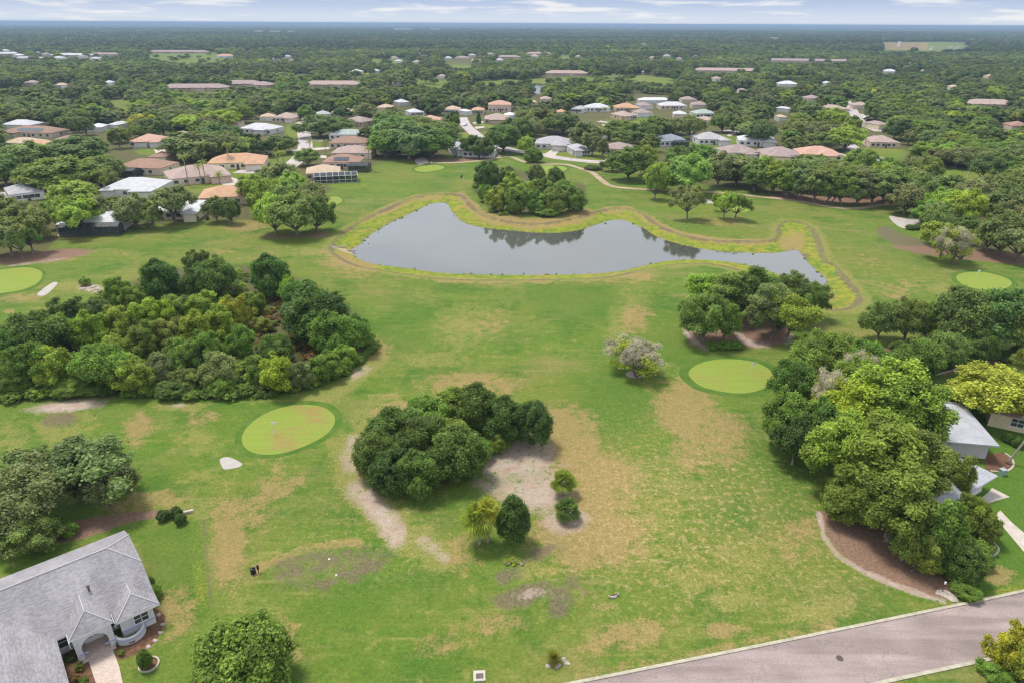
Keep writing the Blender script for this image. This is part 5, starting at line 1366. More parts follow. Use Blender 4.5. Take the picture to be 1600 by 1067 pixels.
for x, y, w, l in [(257, 811, 22, 'clipped round shrub beside the mulch tip, the one farthest from the block'), (276, 806, 20, 'clipped round shrub between its two neighbours near the pale block'), (283, 817, 19, 'clipped round shrub on the lawn side of the pale block')]:
    shrub(x, y, w, 1.3, l, 'deep')
shrub(235, 915, 18, 1.2, 'small shrub under the eave at the end of the arched-porch house', 'dark'); shrub(243, 932, 24, 1.5, 'taller shrub at the end wall of the arched-porch house', 'mid')
shrub(229, 1042, 24, 2.2, 'little round tree inside the concrete ring by the walk', 'dark', name='small_tree')
for i, (x, y) in enumerate([(200,985),(213,975),(188,1004),(205,1003),(222,968),(190,1022)]):
    shrub(x, y, 12, .6, 'low flowering plant in the bed by the curved planter wall', ['rust', 'mid', 'olive'][i % 3], 'loose', 'bed_plant', 'plants in the bed by the planter wall')
for i, (x, y) in enumerate([(112,1030),(125,1045),(118,1062),(132,1066)]):
    shrub(x, y, 16, .7, 'low plant in the bed between the walk and the garage wing', ['dark', 'olive', 'rust', 'mid'][i], 'loose', 'bed_plant', 'plants in the bed by the garage wing')
# yucca
p = at(865, 1034); yr = thing('yucca_plant', 'yellow-topped yucca with spiky leaves near the lower edge', 'plant', p)
rng = np.random.default_rng(3); v = []; f = []
for k in range(120):
    az = k * 2.4; el = 0.05 + 1.4 * (k / 120); L = rng.uniform(.8, 1.15)
    d = np.array([math.cos(az) * math.cos(el), math.sin(az) * math.cos(el), math.sin(el)]); s = np.array([-math.sin(az), math.cos(az), 0]) * .05
    b = np.array([0, 0, .35 + .3 * k / 120]); o = len(v)
    v += [b - s, b + d * L * .5 - s * 1.2, b + d * L + np.array([0, 0, -.12]), b + d * L * .5 + s * 1.2, b + s]; f.append((o, o + 1, o + 2, o + 3, o + 4))
me = bpy.data.meshes.new('leaves'); me.from_pydata([tuple(q) for q in v], [], f); me.update(); me.materials.append(M['leaf'])
a = me.attributes.new('v', 'FLOAT', 'FACE'); a.data.foreach_set('value', np.linspace(.6, 1.5, len(f)).astype(np.float32))
link('leaves', me, yr, tint=(.23, .235, .035)); mb = MB(); mb.tube([(0, 0, 0), (0, 0, .6)], .12, 7); mb.build('stem', M['trunk_palm'], yr)

# ---- the big thicket
G2 = 'trees of the big thicket'
L2 = [
 ('round', 257, 466, 62, 8.6, 'dark round laurel at the far edge of the big thicket', 'deep'),
 ('round', 312, 468, 50, 7.0, 'dark laurel below the leaning oak of the big thicket', 'deep'),
 ('oak', 342, 464, 72, 8.6, 'dark oak topping the far edge of the big thicket', 'dark'),
 ('open', 312, 440, 40, 7.5, 'slim oak head standing above the far edge of the thicket', 'dark'),
 ('round', 428, 462, 66, 9.2, 'single dark laurel at the far corner of the thicket towards the pond', 'deep'),
 ('loose', 452, 470, 34, 5.5, 'light green sapling beside the dark corner laurel of the thicket', 'bright'),
 ('round', 478, 470, 30, 4.0, 'small dark bush behind the great mound of the thicket', 'deep'),
 ('round', 500, 530, 104, 10.4, 'great dark mounded laurel on the pond side of the thicket', 'deep'),
 ('round', 478, 500, 66, 8.4, 'dark laurel behind the great mound of the thicket', 'dark'),
 ('round', 523, 552, 74, 8.0, 'bright-topped laurel in front of the great mound', 'fresh'),
 ('oak', 558, 548, 62, 6.6, 'low spreading oak at the eastern nose of the thicket', 'mid'),
 ('round', 540, 572, 42, 4.0, 'bushy laurel at the foot of the eastern nose', 'mid'),
 ('loose', 512, 592, 52, 4.6, 'bright bush at the front eastern edge of the thicket', 'fresh'),
 ('loose', 438, 612, 60, 6.6, 'lime-tinted willow at the front edge of the thicket', 'lime'),
 ('loose', 470, 608, 40, 4.6, 'pale green bush beside the lime-tinted willow', 'grey'),
 ('round', 436, 568, 56, 5.6, 'dark round bush in the brown clearing of the thicket', 'dark'),
 ('loose', 408, 600, 46, 5.0, 'green bush on the west side of the lime-tinted willow', 'mid'),
 ('loose', 345, 604, 66, 5.6, 'grey-green bush above the white tee sign', 'grey'),
 ('round', 350, 618, 40, 3.0, 'low dark bush just behind the white tee sign', 'mid'),
 ('loose', 218, 612, 60, 5.5, 'yellow-green bush in the front edge of the thicket', 'bright'),
 ('oak', 168, 606, 92, 7.6, 'broad dark-footed oak in the front edge of the thicket', 'mid'),
 ('loose', 60, 604, 70, 7.4, 'bright rounded tree near the western front of the thicket', 'fresh'),
 ('loose', 92, 606, 60, 7.0, 'pale green tree joined to the bright rounded one', 'bright'),
 ('round', 30, 610, 60, 4.6, 'bushy tree at the western front corner of the thicket', 'mid'),
 ('round', -2, 600, 50, 5.0, 'dark tree at the picture edge before the thicket', 'dark'),
 ('oak', 60, 560, 100, 8.4, 'broad dark oak on the western flank of the thicket', 'dark'),
 ('oak', 20, 576, 70, 7.0, 'dark oak at the western end of the thicket', 'dark'),
 ('loose', 106, 512, 58, 5.6, 'open crowned oak standing out on the west side of the thicket', 'dark'),
 ('round', 155, 500, 40, 4.4, 'dark small laurel beside the palm-like clump of the thicket', 'dark'),
 ('loose', 190, 480, 40, 6.4, 'ragged tree at the far western shoulder of the thicket', 'mid'),
 ('loose', 214, 490, 40, 5.6, 'small green tree below the dark round laurel', 'mid'),
 ('loose', 100, 545, 60, 6.6, 'green tree on the western slope of the thicket', 'mid'),
 ('loose', 146, 546, 56, 6.8, 'bright topped tree in the west middle of the thicket', 'bright'),
 ('loose', 190, 530, 54, 6.4, 'light green tree in the upper west of the thicket', 'bright'),
 ('loose', 232, 520, 50, 6.6, 'sprouting green tree below the small laurel', 'bright'),
 ('loose', 258, 516, 40, 6.2, 'lime topped tree in the upper middle of the thicket', 'lime'),
 ('loose', 280, 505, 50, 5.6, 'grey-green tree under the dark far laurels', 'oak'),
 ('loose', 322, 505, 60, 6.0, 'light green tree in the upper east of the thicket', 'bright'),
 ('loose', 372, 520, 46, 7.0, 'lime green tree by the brown clearing', 'lime'),
 ('loose', 350, 535, 56, 6.6, 'feathery tree west of the brown clearing', 'bright'),
 ('loose', 312, 545, 56, 6.8, 'yellowish green tree in the middle of the thicket', 'bright'),
 ('loose', 268, 548, 50, 6.0, 'dull green tree in the middle of the thicket', 'olive'),
 ('loose', 232, 560, 56, 6.4, 'olive tree with bare twigs in the middle of the thicket', 'olive'),
 ('loose', 190, 572, 54, 6.2, 'bright tree above the broad dark-footed oak', 'bright'),
 ('loose', 290, 582, 56, 6.0, 'green tree low in the middle of the thicket', 'mid'),
 ('loose', 330, 578, 56, 7.0, 'bushy green tree above the tee sign bush', 'fresh'),
 ('loose', 250, 596, 50, 4.8, 'grey bush beside the yellow-green front bush', 'grey'),
 ('loose', 295, 608, 46, 3.8, 'ragged low bush at the thicket front', 'oak'),
 ('round', 270, 618, 50, 2.4, 'dark hedge-like bush at the thicket foot', 'dark'),
 ('round', 120, 612, 60, 2.6, 'low dark bush above the sandy arc', 'mid'),
 ('loose', 400, 492, 36, 4.6, 'fresh sapling below the far corner laurel', 'fresh'),
 ('loose', 412, 520, 34, 3.4, 'thin sapling in the brown clearing', 'olive'),
 ('loose', 150, 585, 40, 5.0, 'olive tree behind the broad dark-footed oak', 'olive'),
 ('loose', 380, 560, 50, 6.0, 'mid green tree on the west rim of the brown clearing', 'mid')]
for a in L2:
    tree(a[0], a[1], a[2], a[3] * (1.08 if a[0] == 'loose' else 1.03), a[4] * (1.1 if a[0] == 'loose' and a[4] > 4.5 else 1.0), a[5], a[6], 'b', G2)
# ---- thicket on the far shore
G3 = 'trees of the far shore thicket'
for a in [('round', 762, 298, 44, 9.0, 'dark tall laurel at the western end of the far shore thicket', 'deep'), ('round', 792, 290, 30, 6.0, 'small dark laurel between two taller ones of the far shore thicket', 'dark'),
 ('round', 838, 288, 30, 6.4, 'grey-green round tree at the rear of the far shore thicket', 'oak'), ('round', 868, 292, 34, 6.0, 'dark round tree near the rear east of the far shore thicket', 'deep'),
 ('loose', 778, 330, 40, 6.8, 'bright willow at the waterside of the far shore thicket', 'bright'), ('loose', 806, 334, 44, 8.0, 'tall leafy willow above the waterline', 'fresh'), ('loose', 800, 306, 40, 7.4, 'light green tree in the middle of the far shore thicket', 'bright'),
 ('loose', 836, 334, 38, 6.4, 'green willow in the middle of the waterside', 'mid'), ('round', 866, 334, 46, 7.0, 'fresh green rounded tree at the waterside', 'fresh'), ('round', 896, 330, 44, 6.6, 'bright domed tree at the eastern nose of the far shore thicket', 'fresh'),
 ('loose', 846, 312, 40, 6.4, 'olive tree in the heart of the far shore thicket', 'olive'), ('round', 880, 312, 44, 5.6, 'green domed tree behind the eastern nose', 'mid'), ('loose', 820, 318, 34, 6.8, 'pale green tree beside the tall leafy willow', 'bright'), ('round', 760, 316, 30, 5.0, 'dark bush at the waterside end of the far shore thicket', 'mid'), ('round', 855, 337, 40, 2.4, 'low reedy bush at the water edge', 'olive')]:
    tree(a[0], a[1], a[2], a[3] * 0.95, a[4] * 1.18, a[5], a[6], 'b', G3)
# ---- the mulched oak island
G4 = 'trees of the mulched oak island'
for a in [('oak', 1097, 535, 88, 9.6, 'round oak at the western end of the mulched island', 'oak'), ('tall', 1140, 498, 86, 10.5, 'tall oak at the rear west of the mulched island', 'oak'), ('tall', 1100, 488, 66, 8.8, 'pale green oak behind the western round oak of the island', 'bright'),
 ('tall', 1175, 498, 80, 11.0, 'tall dark oak in the middle of the mulched island', 'dark'), ('tall', 1199, 526, 74, 11.0, 'twisted grey-limbed oak over the open mulch', 'grey'), ('tall', 1222, 497, 66, 10.0, 'dark oak at the rear east of the mulched island', 'dark'),
 ('open', 1228, 534, 86, 9.8, 'bright leaning oak at the eastern tip of the mulched island', 'bright'), ('oak', 1262, 496, 60, 7.6, 'dark oak overhanging the pond behind the island', 'dark'), ('open', 1130, 530, 56, 7.4, 'fresh green oak in front of the mulched island', 'fresh'), ('oak', 1242, 506, 60, 8.0, 'oak between the eastern tip and the pond', 'mid')]:
    tree(a[0], a[1], a[2], a[3], a[4], a[5], a[6], 'b', G4)
palm('sabal', 1133, 536, 3.2, 'small palm in the front of the mulched island', 'palm', spread=1.1)
for x, w in ((1112, 24), (1132, 26), (1150, 24)):
    shrub(x, 544, w, 1.3, 'low hedge bush along the front edge of the mulched island', 'mid', 'round', 'shrub', 'hedge bushes of the mulched island')
tree('mossy', 992, 584, 92, 6.4, 'half bare grey tree with yellow-green leaves alone on the lawn', 'lime')
p = at(992, 585); sheet_w('tree_ring', [(p.x + 1.6 * math.cos(a), p.y + 1.3 * math.sin(a)) for a in np.linspace(0, 6.28, 18, endpoint=False)], .015, M['rock'])
# ---- lawn trees beyond the pond
tree('open', 1074, 343, 50, 10.5, 'lone umbrella oak with bare lower limbs beyond the pond', (0.210, 0.277, 0.075))
tree('open', 1131, 343, 34, 8.6, 'slim twin-trunked oak on the lawn beyond the pond', 'bright', lod='mid'); tree('open', 1148, 343, 40, 8.4, 'leaning oak beside the slim twin-trunked one', 'oak'); tree('open', 1118, 330, 16, 6, 'thin sapling by the slim twin-trunked oak', 'bright')
tree('oak', 1023, 312, 34, 12, 'tall pale oak beside the cart path', 'bright'); tree('oak', 1074, 303, 84, 13.5, 'great bright oak over the cart path', (0.225, 0.352, 0.068)); tree('oak', 1030, 298, 50, 10, 'light oak at the cart path bend', 'bright')
tree('oak', 982, 282, 70, 12.5, 'large dark oak at the end of the street bend', 'dark'); tree('oak', 1006, 274, 46, 11.5, 'yellow-topped oak above the large dark oak', 'bright'); tree('oak', 956, 268, 34, 6.0, 'low oak over the hedge by the cart path', 'dark')
shrub(926, 265, 30, 1.7, 'long clipped hedge beside the cart path', 'dark', 'round', 'hedge')
tree('round', 833, 254, 34, 6.2, 'rounded green tree inside the cart path bend', 'fresh'); tree('oak', 822, 243, 30, 8.5, 'fresh green oak behind the rounded tree of the path bend', 'bright')
tree('tall', 925, 244, 34, 11.0, 'grey-limbed oak on the lawn strip by the bend', 'grey'); tree('tall', 941, 247, 22, 9.0, 'slim grey oak on the lawn strip beside the grey-limbed one', 'grey'); tree('tall', 917, 233, 52, 12.5, 'tall grey-green oak before the white gabled house', 'grey')
# ---- the row along the cart path
G5 = 'oaks along the cart path'
rowx = [(1150, 290, 60, 11), (1178, 300, 50, 11.5), (1205, 302, 46, 11), (1228, 308, 48, 12), (1250, 312, 50, 12.5), (1272, 316, 48, 12.5), (1294, 318, 48, 12.5), (1316, 320, 50, 12.5), (1338, 321, 50, 12), (1362, 320, 54, 12), (1384, 316, 54, 11.5), (1405, 312, 54, 11), (1422, 306, 46, 10), (1122, 292, 54, 12.5), (1190, 286, 44, 10), (1262, 300, 50, 10.5), (1320, 304, 56, 10.5), (1376, 302, 56, 10.5), (1230, 294, 44, 9.5)]
wds = ['first', 'second', 'third', 'fourth', 'fifth', 'sixth', 'seventh', 'eighth', 'ninth', 'tenth', 'eleventh', 'twelfth', 'thirteenth']
order = sorted(range(len(rowx)), key=lambda i: rowx[i][0])
fr = [i for i in order if i < 13]; bk = [i for i in order if i >= 13]
for n, i in enumerate(fr):
    x, y, w, h = rowx[i]; tree('tall', x, y, w * 1.05, h, wds[n] + ' oak of the cart path row, counted from the pond lawn umbrella oak', ['grey', 'oak', 'oak', 'mid'][i % 4] if i != 2 else 'bright', 'b', G5)
for n, i in enumerate(bk):
    x, y, w, h = rowx[i]; tree('oak', x, y, w, h, wds[n] + ' oak of the line behind the cart path row, counted from its west end', ['oak', 'grey', 'bright'][i % 3], 'b', G5)
# ---- by the bunkers and the oval green
G6 = 'trees by the oval green'
for a in [('oak', 1412, 335, 60, 9.5, 'grey oak above the sandy pad', 'grey'), ('oak', 1435, 322, 60, 10, 'rounded oak behind the sandy pad', 'oak'), ('oak', 1465, 345, 50, 9.5, 'yellow-tipped oak beside the sandy pad', 'bright'), ('oak', 1500, 352, 70, 10.5, 'large yellow-green oak above the mossy tree', 'lime'), ('open', 1468, 406, 66, 9.8, 'bright low oak beside the mossy tree', 'bright'), ('oak', 1540, 392, 44, 8.5, 'light green oak behind the mossy tree', 'bright'),
 ('oak', 1560, 400, 80, 11.5, 'broad shaded oak over the mulch by the oval green', 'oak'), ('oak', 1590, 408, 80, 11, 'dull oak at the picture edge by the oval green', 'grey'), ('oak', 1520, 330, 70, 10.5, 'grey-green oak in the belt behind the large yellow-green one', 'grey'), ('oak', 1570, 350, 80, 11, 'wide oak in the belt near the picture edge', 'oak'), ('oak', 1600, 360, 70, 10, 'oak at the picture edge in the belt', 'grey'), ('oak', 1480, 318, 60, 9.5, 'oak behind the sandy pad oaks', 'oak'), ('oak', 1550, 318, 76, 10, 'rounded oak behind the belt by the oval green', 'oak')]:
    tree(a[0], a[1], a[2], a[3], a[4], a[5], a[6], 'b', G6)
tree('mossy', 1484, 413, 58, 9.6, 'leaning mossy grey tree beside the oval green', 'lime', group=G6)
for i, x in enumerate((1421, 1431, 1440)):
    shrub(x, 359, 14, 1.5, 'dark low bush in front of the sandy pad', 'dark', 'round', 'shrub', 'bushes by the sandy pad')
# ---- west edge of the course
G7 = 'trees along the western fairway edge'
for a in [('open', 20, 400, 66, 9.5, 'leaning grey oak in the mulch strip at the picture edge', 'grey'), ('open', 52, 397, 56, 9.5, 'leaning oak with dark trunks at the end of the mulch strip', 'oak'), ('open', -5, 402, 60, 9, 'oak cut by the picture edge in the mulch strip', 'grey'), ('open', 36, 402, 50, 8, 'short leaning oak in the mulch strip', 'dark'),
 ('open', 128, 368, 66, 10, 'white-limbed oak before the dark screened porch', 'bright'), ('open', 90, 357, 40, 8, 'dark oak at the corner of the porch paving', 'mid'), ('oak', 215, 356, 60, 9.5, 'dark rounded oak between the two white-roofed fairway houses', 'grey'), ('oak', 238, 358, 40, 7.5, 'bushy oak beside the dark rounded one on the fairway', 'oak'), ('open', 275, 350, 74, 11.5, 'broad grey oak before the beige gable end', 'grey'), ('oak', 340, 347, 40, 7.5, 'round oak beside the fairway bushes', 'dark'), ('oak', 362, 350, 34, 7.5, 'round oak with dark trunk on the fairway edge', 'dark'), ('open', 160, 352, 60, 8.5, 'thin oak beside the white-limbed one', 'grey'),
 ('oak', 432, 366, 70, 11, 'pale bushy oak at the western side of the fairway clump', 'bright'), ('oak', 466, 368, 86, 12, 'largest grey-green oak of the fairway clump', 'oak'), ('oak', 496, 362, 60, 10, 'dark oak at the pond end of the fairway clump', 'dark'), ('oak', 424, 336, 60, 11, 'bright green oak behind the fairway clump', 'bright'), ('oak', 455, 340, 66, 11.5, 'tall oak in the middle of the fairway clump', 'oak'), ('oak', 490, 338, 60, 10.5, 'oak at the rear of the fairway clump', 'grey'), ('oak', 398, 318, 50, 9.5, 'leafy oak beside the low orange-brown roof', 'bright')]:
    tree(a[0], a[1], a[2], a[3], a[4], a[5], a[6], 'b', G7)
for i, x in enumerate((291, 308, 324)):
    shrub(x, 346 - i, 7, 1.3, 'small dark round bush on the western fairway edge', 'deep', 'round', 'shrub', 'round bushes on the western fairway edge')
shrub(134, 446, 18, 2.0, 'round yellow-green bush in the stony patch by the narrow bunker', 'bright')
# ---- the great bright trees by the road
G8 = 'trees around the pale-roofed house'
for a in [('loose', 1338, 606, 118, 11, 'yellow-green loose tree at the front of the bright group', 'lime'), ('tall', 1395, 582, 130, 13, 'yellow-topped tree at the crest of the bright group', 'bright'), ('tall', 1428, 602, 122, 12.5, 'great bright green tree beside the pale-roofed house', (.23, .30, .045)), ('tall', 1330, 660, 110, 11.5, 'leafy bright tree on the lawn side of the group', 'bright'), ('tall', 1400, 670, 150, 12.5, 'central green tree of the bright group', (.215, .285, .042)), ('tall', 1452, 690, 100, 11, 'olive-tinted tree before the pale-roofed house', 'olive'), ('tall', 1410, 740, 130, 10.5, 'olive green tree low in the bright group', (.205, .255, .046)), ('loose', 1506, 712, 50, 7.6, 'yellow-tipped tree beside the lower pale roof', 'olive'),
 ('loose', 1470, 780, 92, 9, 'dull green tree above the roadside bed', (0.165, 0.255, 0.048)), ('loose', 1530, 782, 54, 5.4, 'pale-leaved tree before the house walk', 'olive'), ('loose', 1440, 800, 80, 7.5, 'dark green tree in the roadside bed', 'mid')]:
    tree(a[0], a[1], a[2], a[3], a[4], a[5], a[6], 't', G8, lod='near')
for a in [('round', 1322, 812, 86, 5.6, 'glossy round tree at the lawn edge of the mulch bed', 'fresh'), ('loose', 1431, 893, 54, 5.0, 'small pale green tree with a white trunk in the mulch bed', 'olive'), ('loose', 1480, 884, 62, 5.4, 'leafy tree at the road end of the mulch bed', 'mid'), ('loose', 1455, 895, 40, 3.4, 'drooping pale bush in the mulch bed', 'olive'), ('round', 1500, 905, 60, 4.6, 'dark bush at the road end of the bed', 'dark'), ('loose', 1530, 845, 50, 4.2, 'loose green tree beside the driveway', 'olive')]:
    tree(a[0], a[1], a[2], a[3], a[4], a[5], a[6], 'b', G8, lod='near')
shrub(1508, 926, 50, 1.2, 'low bright shrub by the road kerb', 'fresh', 'round')
for a in [('oak', 1245, 575, 80, 8.5, 'dark oak by the bright green', 'dark'), ('oak', 1238, 625, 88, 9, 'dark green oak on the lawn edge of the bright group', 'mid'), ('oak', 1300, 530, 96, 8.5, 'wide oak behind the bright group towards the island', 'mid'), ('oak', 1268, 548, 80, 8.0, 'rounded dark oak between the bright green and the group', 'mid'), ('oak', 1360, 545, 80, 8.5, 'oak behind the yellow-topped tree', 'mid'), ('oak', 1252, 660, 80, 7.5, 'low dark oak on the lawn below the bright green', (0.090, 0.165, 0.042)), ('oak', 1345, 570, 90, 9, 'dark leafy oak behind the loose yellow-green tree', 'mid'), ('oak', 1290, 640, 80, 8.5, 'dark oak behind the leafy lawn-side tree', 'dark')]:
    tree(a[0], a[1], a[2], a[3], a[4], a[5], a[6], 't', G8, lod='near')
tree('mossy', 1303, 588, 74, 9.5, 'mossy grey bare-twigged tree among the dark oaks', 'olive', 't', G8)
tree('mossy', 1345, 556, 60, 8.5, 'pale bare-twigged tree above the mossy grey one', 'olive', 't', G8)
# ---- the belt beyond the pale-roofed house
G9 = 'trees of the belt beyond the pale-roofed house'
for a in [('oak', 1371, 530, 60, 7.6, 'small oak with clear dark trunk at the end of the belt', 'oak'), ('oak', 1411, 534, 60, 8.6, 'leaning oak beside the small clear-trunked one', 'oak'), ('oak', 1445, 530, 60, 7.6, 'fresh oak with leaning trunk in the belt', 'mid'), ('oak', 1490, 540, 110, 11, 'broad domed oak of the belt', (0.150, 0.217, 0.060)), ('oak', 1550, 545, 120, 11.5, 'widest domed oak of the belt near the picture edge', (0.143, 0.210, 0.063)), ('oak', 1600, 560, 100, 11, 'domed oak of the belt at the picture edge', 'oak'), ('oak', 1430, 590, 70, 7.0, 'low oak above the curved garden edging', 'mid'), ('oak', 1470, 575, 66, 6.6, 'shrubby oak behind the curved garden edging', 'oak'), ('round', 1436, 603, 34, 3.0, 'dark bush at the corner of the curved garden edging', 'deep'), ('oak', 1520, 566, 60, 6.0, 'shaded oak under the widest domed oak', 'dark')]:
    tree(a[0], a[1], a[2], a[3], a[4], a[5], a[6], 'b', G9)
tree('oak', 1562, 586, 148, 8.0, 'wide yellow-flowered tree over the pale-roofed house end', 'yellow', 't', name='flowering_tree', lod='near')
palm('queen', 1573, 724, 7.4, 'tall leaning palm in the kerbed bed', (0.180, 0.255, 0.068), lean=(R(-14), R(12)), spread=.95)
palm('sabal', 1577, 606, 6.0, 'palm with brown hanging fronds beyond the yellow-flowered tree', (0.255, 0.285, 0.075), spread=1.3, lean=(0, R(8)))
shrub(1572, 690, 16, 1.5, 'round dark shrub at the cream house wall', 'deep'); shrub(1590, 698, 20, 1.6, 'second round dark shrub at the cream house wall, nearer the picture edge', 'deep')
tree('loose', 1592, 990, 70, 5.0, 'yellow-green tree at the corner across the road', 'lime', 't'); shrub(1560, 1062, 60, 1.6, 'dark green shrub across the road at the lower edge', 'mid', 'loose'); tree('loose', 1625, 1010, 80, 5.0, 'greyish green tree at the corner across the road', 'bright', 't')
# ---- palms among the houses
for a in [('queen', 295, 291, 10.5, 'tall wind-bent palm before the pink-roofed corner house'), ('queen', 315, 288, 6.5, 'short palm at the wall of the pink-roofed corner house'), ('queen', 322, 286, 7.5, 'second palm at the wall of the pink-roofed corner house'), ('date', 345, 294, 5.0, 'round-headed date palm beside the low orange-brown roof'), ('queen', 359, 262, 9.0, 'palm before the wide tan-orange house'), ('queen', 486, 245, 6.5, 'small dark palm on the street kerb'), ('sabal', 434, 258, 6.0, 'yellowish round palm on the lawn by the street'), ('queen', 445, 271, 8.0, 'thin palm at the junction of the street'), ('queen', 437, 271, 7.5, 'twin thin palm beside the one at the street junction'), ('queen', 509, 243, 6.0, 'bushy palm in front of the rose-tan roof'), ('queen', 578, 268, 9.0, 'tall palm beside the pool cages'), ('queen', 953, 191, 9, 'tall palm in the golden yard below the long silver roof'), ('queen', 943, 190, 7.5, 'golden palm in the yard below the long silver roof'), ('sabal', 167, 308, 6, 'brown-fronded palm beside the silver metal-roofed house')]:
    palm(a[0], a[1], a[2], a[3], a[4], spread=1.0)
for a in [('oak', 127, 256, 100, 11, 'great dark oak between the red car and the orange tile house', 'dark'), ('oak', 98, 300, 120, 11.5, 'great fresh green oak beside the silver metal-roofed house', 'fresh'), ('oak', 45, 268, 90, 11, 'flat-topped dark oak behind the steep grey gabled house', 'oak'), ('oak', 10, 290, 70, 11, 'dark oak at the picture edge behind the pale driveway', 'dark'), ('oak', 120, 325, 80, 8.5, 'yellowish oak behind the dark screened porch house', 'bright'), ('oak', 305, 250, 110, 11.5, 'great dark oak beside the orange tile house', 'oak'), ('oak', 345, 232, 80, 11, 'dark oak before the wide tan-orange house', 'dark'), ('oak', 300, 205, 60, 8.5, 'bright yellow-green domed oak above the orange tile house', 'lime'), ('oak', 350, 200, 60, 9.5, 'golden green domed oak', 'lime'), ('oak', 500, 215, 70, 11, 'spreading umbrella oak beside the cul-de-sac road', (0.150, 0.225, 0.063)), ('oak', 530, 212, 60, 9, 'second umbrella oak merging with the spreading one', 'oak'), ('round', 565, 184, 26, 7.5, 'bright yellow round tree beside the tan hip-roofed house', 'yellow'), ('round', 480, 188, 30, 9.0, 'vivid green tree at the head of the cul-de-sac', 'fresh'), ('oak', 536, 186, 30, 7, 'dark low oak before the tan hip-roofed house', 'dark'),
 ('oak', 605, 245, 66, 12, 'dark green oak at the west foot of the great oak clump', 'mid'), ('oak', 640, 248, 90, 14.5, 'tallest oak of the great clump by the small green', (0.165, 0.232, 0.075)), ('oak', 676, 246, 80, 13, 'dark oak on the east side of the great clump', 'dark'), ('oak', 620, 228, 80, 14, 'bright topped oak at the rear of the great clump', (0.195, 0.270, 0.075)), ('oak', 660, 226, 70, 13, 'oak at the rear middle of the great clump', 'oak'), ('oak', 695, 228, 60, 11.5, 'rounded oak beside the grey gabled house', 'oak'), ('oak', 738, 246, 44, 9.5, 'dark oak before the white fairway house', 'dark'), ('oak', 757, 248, 34, 9, 'slender oak with a clear trunk by the cart path', 'dark'), ('oak', 786, 238, 66, 12.5, 'broad dark oak at the street corner', 'dark'), ('oak', 805, 225, 60, 12, 'oak behind the broad dark street corner one', 'dark'), ('oak', 838, 205, 70, 12, 'grey-green oak behind the grey-roofed brick house', 'oak'), ('oak', 880, 210, 64, 11, 'dark oak over the grey-roofed brick house', 'dark'), ('egg', 748, 197, 10, 8, 'small dark cypress on the lawn strip', 'deep'), ('oak', 1186, 228, 48, 12, 'vase-shaped oak before the white-walled house', (0.150, 0.232, 0.068)), ('oak', 1128, 207, 44, 10, 'rounded street oak above the dark slate-roofed house', 'oak'), ('oak', 1003, 226, 60, 11, 'big dark oak beside the black-roofed house', 'dark'), ('oak', 965, 218, 60, 9.5, 'mid green oak above the brown roof house', 'mid'), ('oak', 1078, 218, 46, 12, 'tall oak between the black and the slate roofs', 'oak'), ('oak', 1245, 222, 60, 11.5, 'yellow-rimmed oak above the pink-roofed house', 'oak'), ('oak', 1278, 226, 56, 11, 'dark oak behind the salmon-roofed house', 'grey'), ('oak', 1320, 236, 64, 11.5, 'bright oak over the street by the salmon-roofed house', 'bright'), ('oak', 1300, 200, 50, 11, 'yellow-green oak by the steep tan house', 'bright')]:
    tree(a[0], a[1], a[2], a[3], a[4], a[5], a[6], 'b', 'oaks among the houses')
HAND = len(TREES)

def undergrowth(label, poly, n, hmin, hmax, tints, coll, nn, seed):
    rg = np.random.default_rng(seed); xs = [p_[0] for p_ in poly]; ys = [p_[1] for p_ in poly]
    Q = np.column_stack([rg.uniform(min(xs), max(xs), n * 3), rg.uniform(min(ys), max(ys), n * 3)]); Q = Q[inside(Q, poly)][:n]
    P_ = np.array([at(a, b) for a, b in Q]); t_ = np.array([TINT[tints[k]] for k in rg.integers(0, len(tints), len(Q))]) * rg.uniform(.75, 1.15, (len(Q), 1))
    hh = rg.uniform(hmin, hmax, len(Q))
    instance_wood('undergrowth', label, P_, hh * rg.uniform(1.2, 2.2, len(Q)), hh, t_, coll, nn, rg)

# ------------------------------------------------------------------ the woods: scattered, the largest as trees of their own
def scatter(y0, y1, step, keep, seed, half=0.86):
    rng = np.random.default_rng(seed); P = []
    ys = np.arange(y0, y1, step * 0.87)
    for i, yy in enumerate(ys):
        w = yy * half + 40
        xs = np.arange(-w, w, step) + (i % 2) * step / 2
        P.append(np.column_stack([xs, np.full(len(xs), yy)]))
    P = np.concatenate(P); P += rng.uniform(-0.42, 0.42, P.shape) * step
    return P[rng.random(len(P)) < keep], rng

def lowfreq(P, s, seed):
    r = np.random.default_rng(seed); z = np.zeros(len(P))
    for k in range(6):
        a = r.uniform(0, 6.28); f = r.uniform(.6, 1.6) / s
        z += np.sin((P[:, 0] * math.cos(a) + P[:, 1] * math.sin(a)) * f + r.uniform(0, 6.28))
    return z / 6

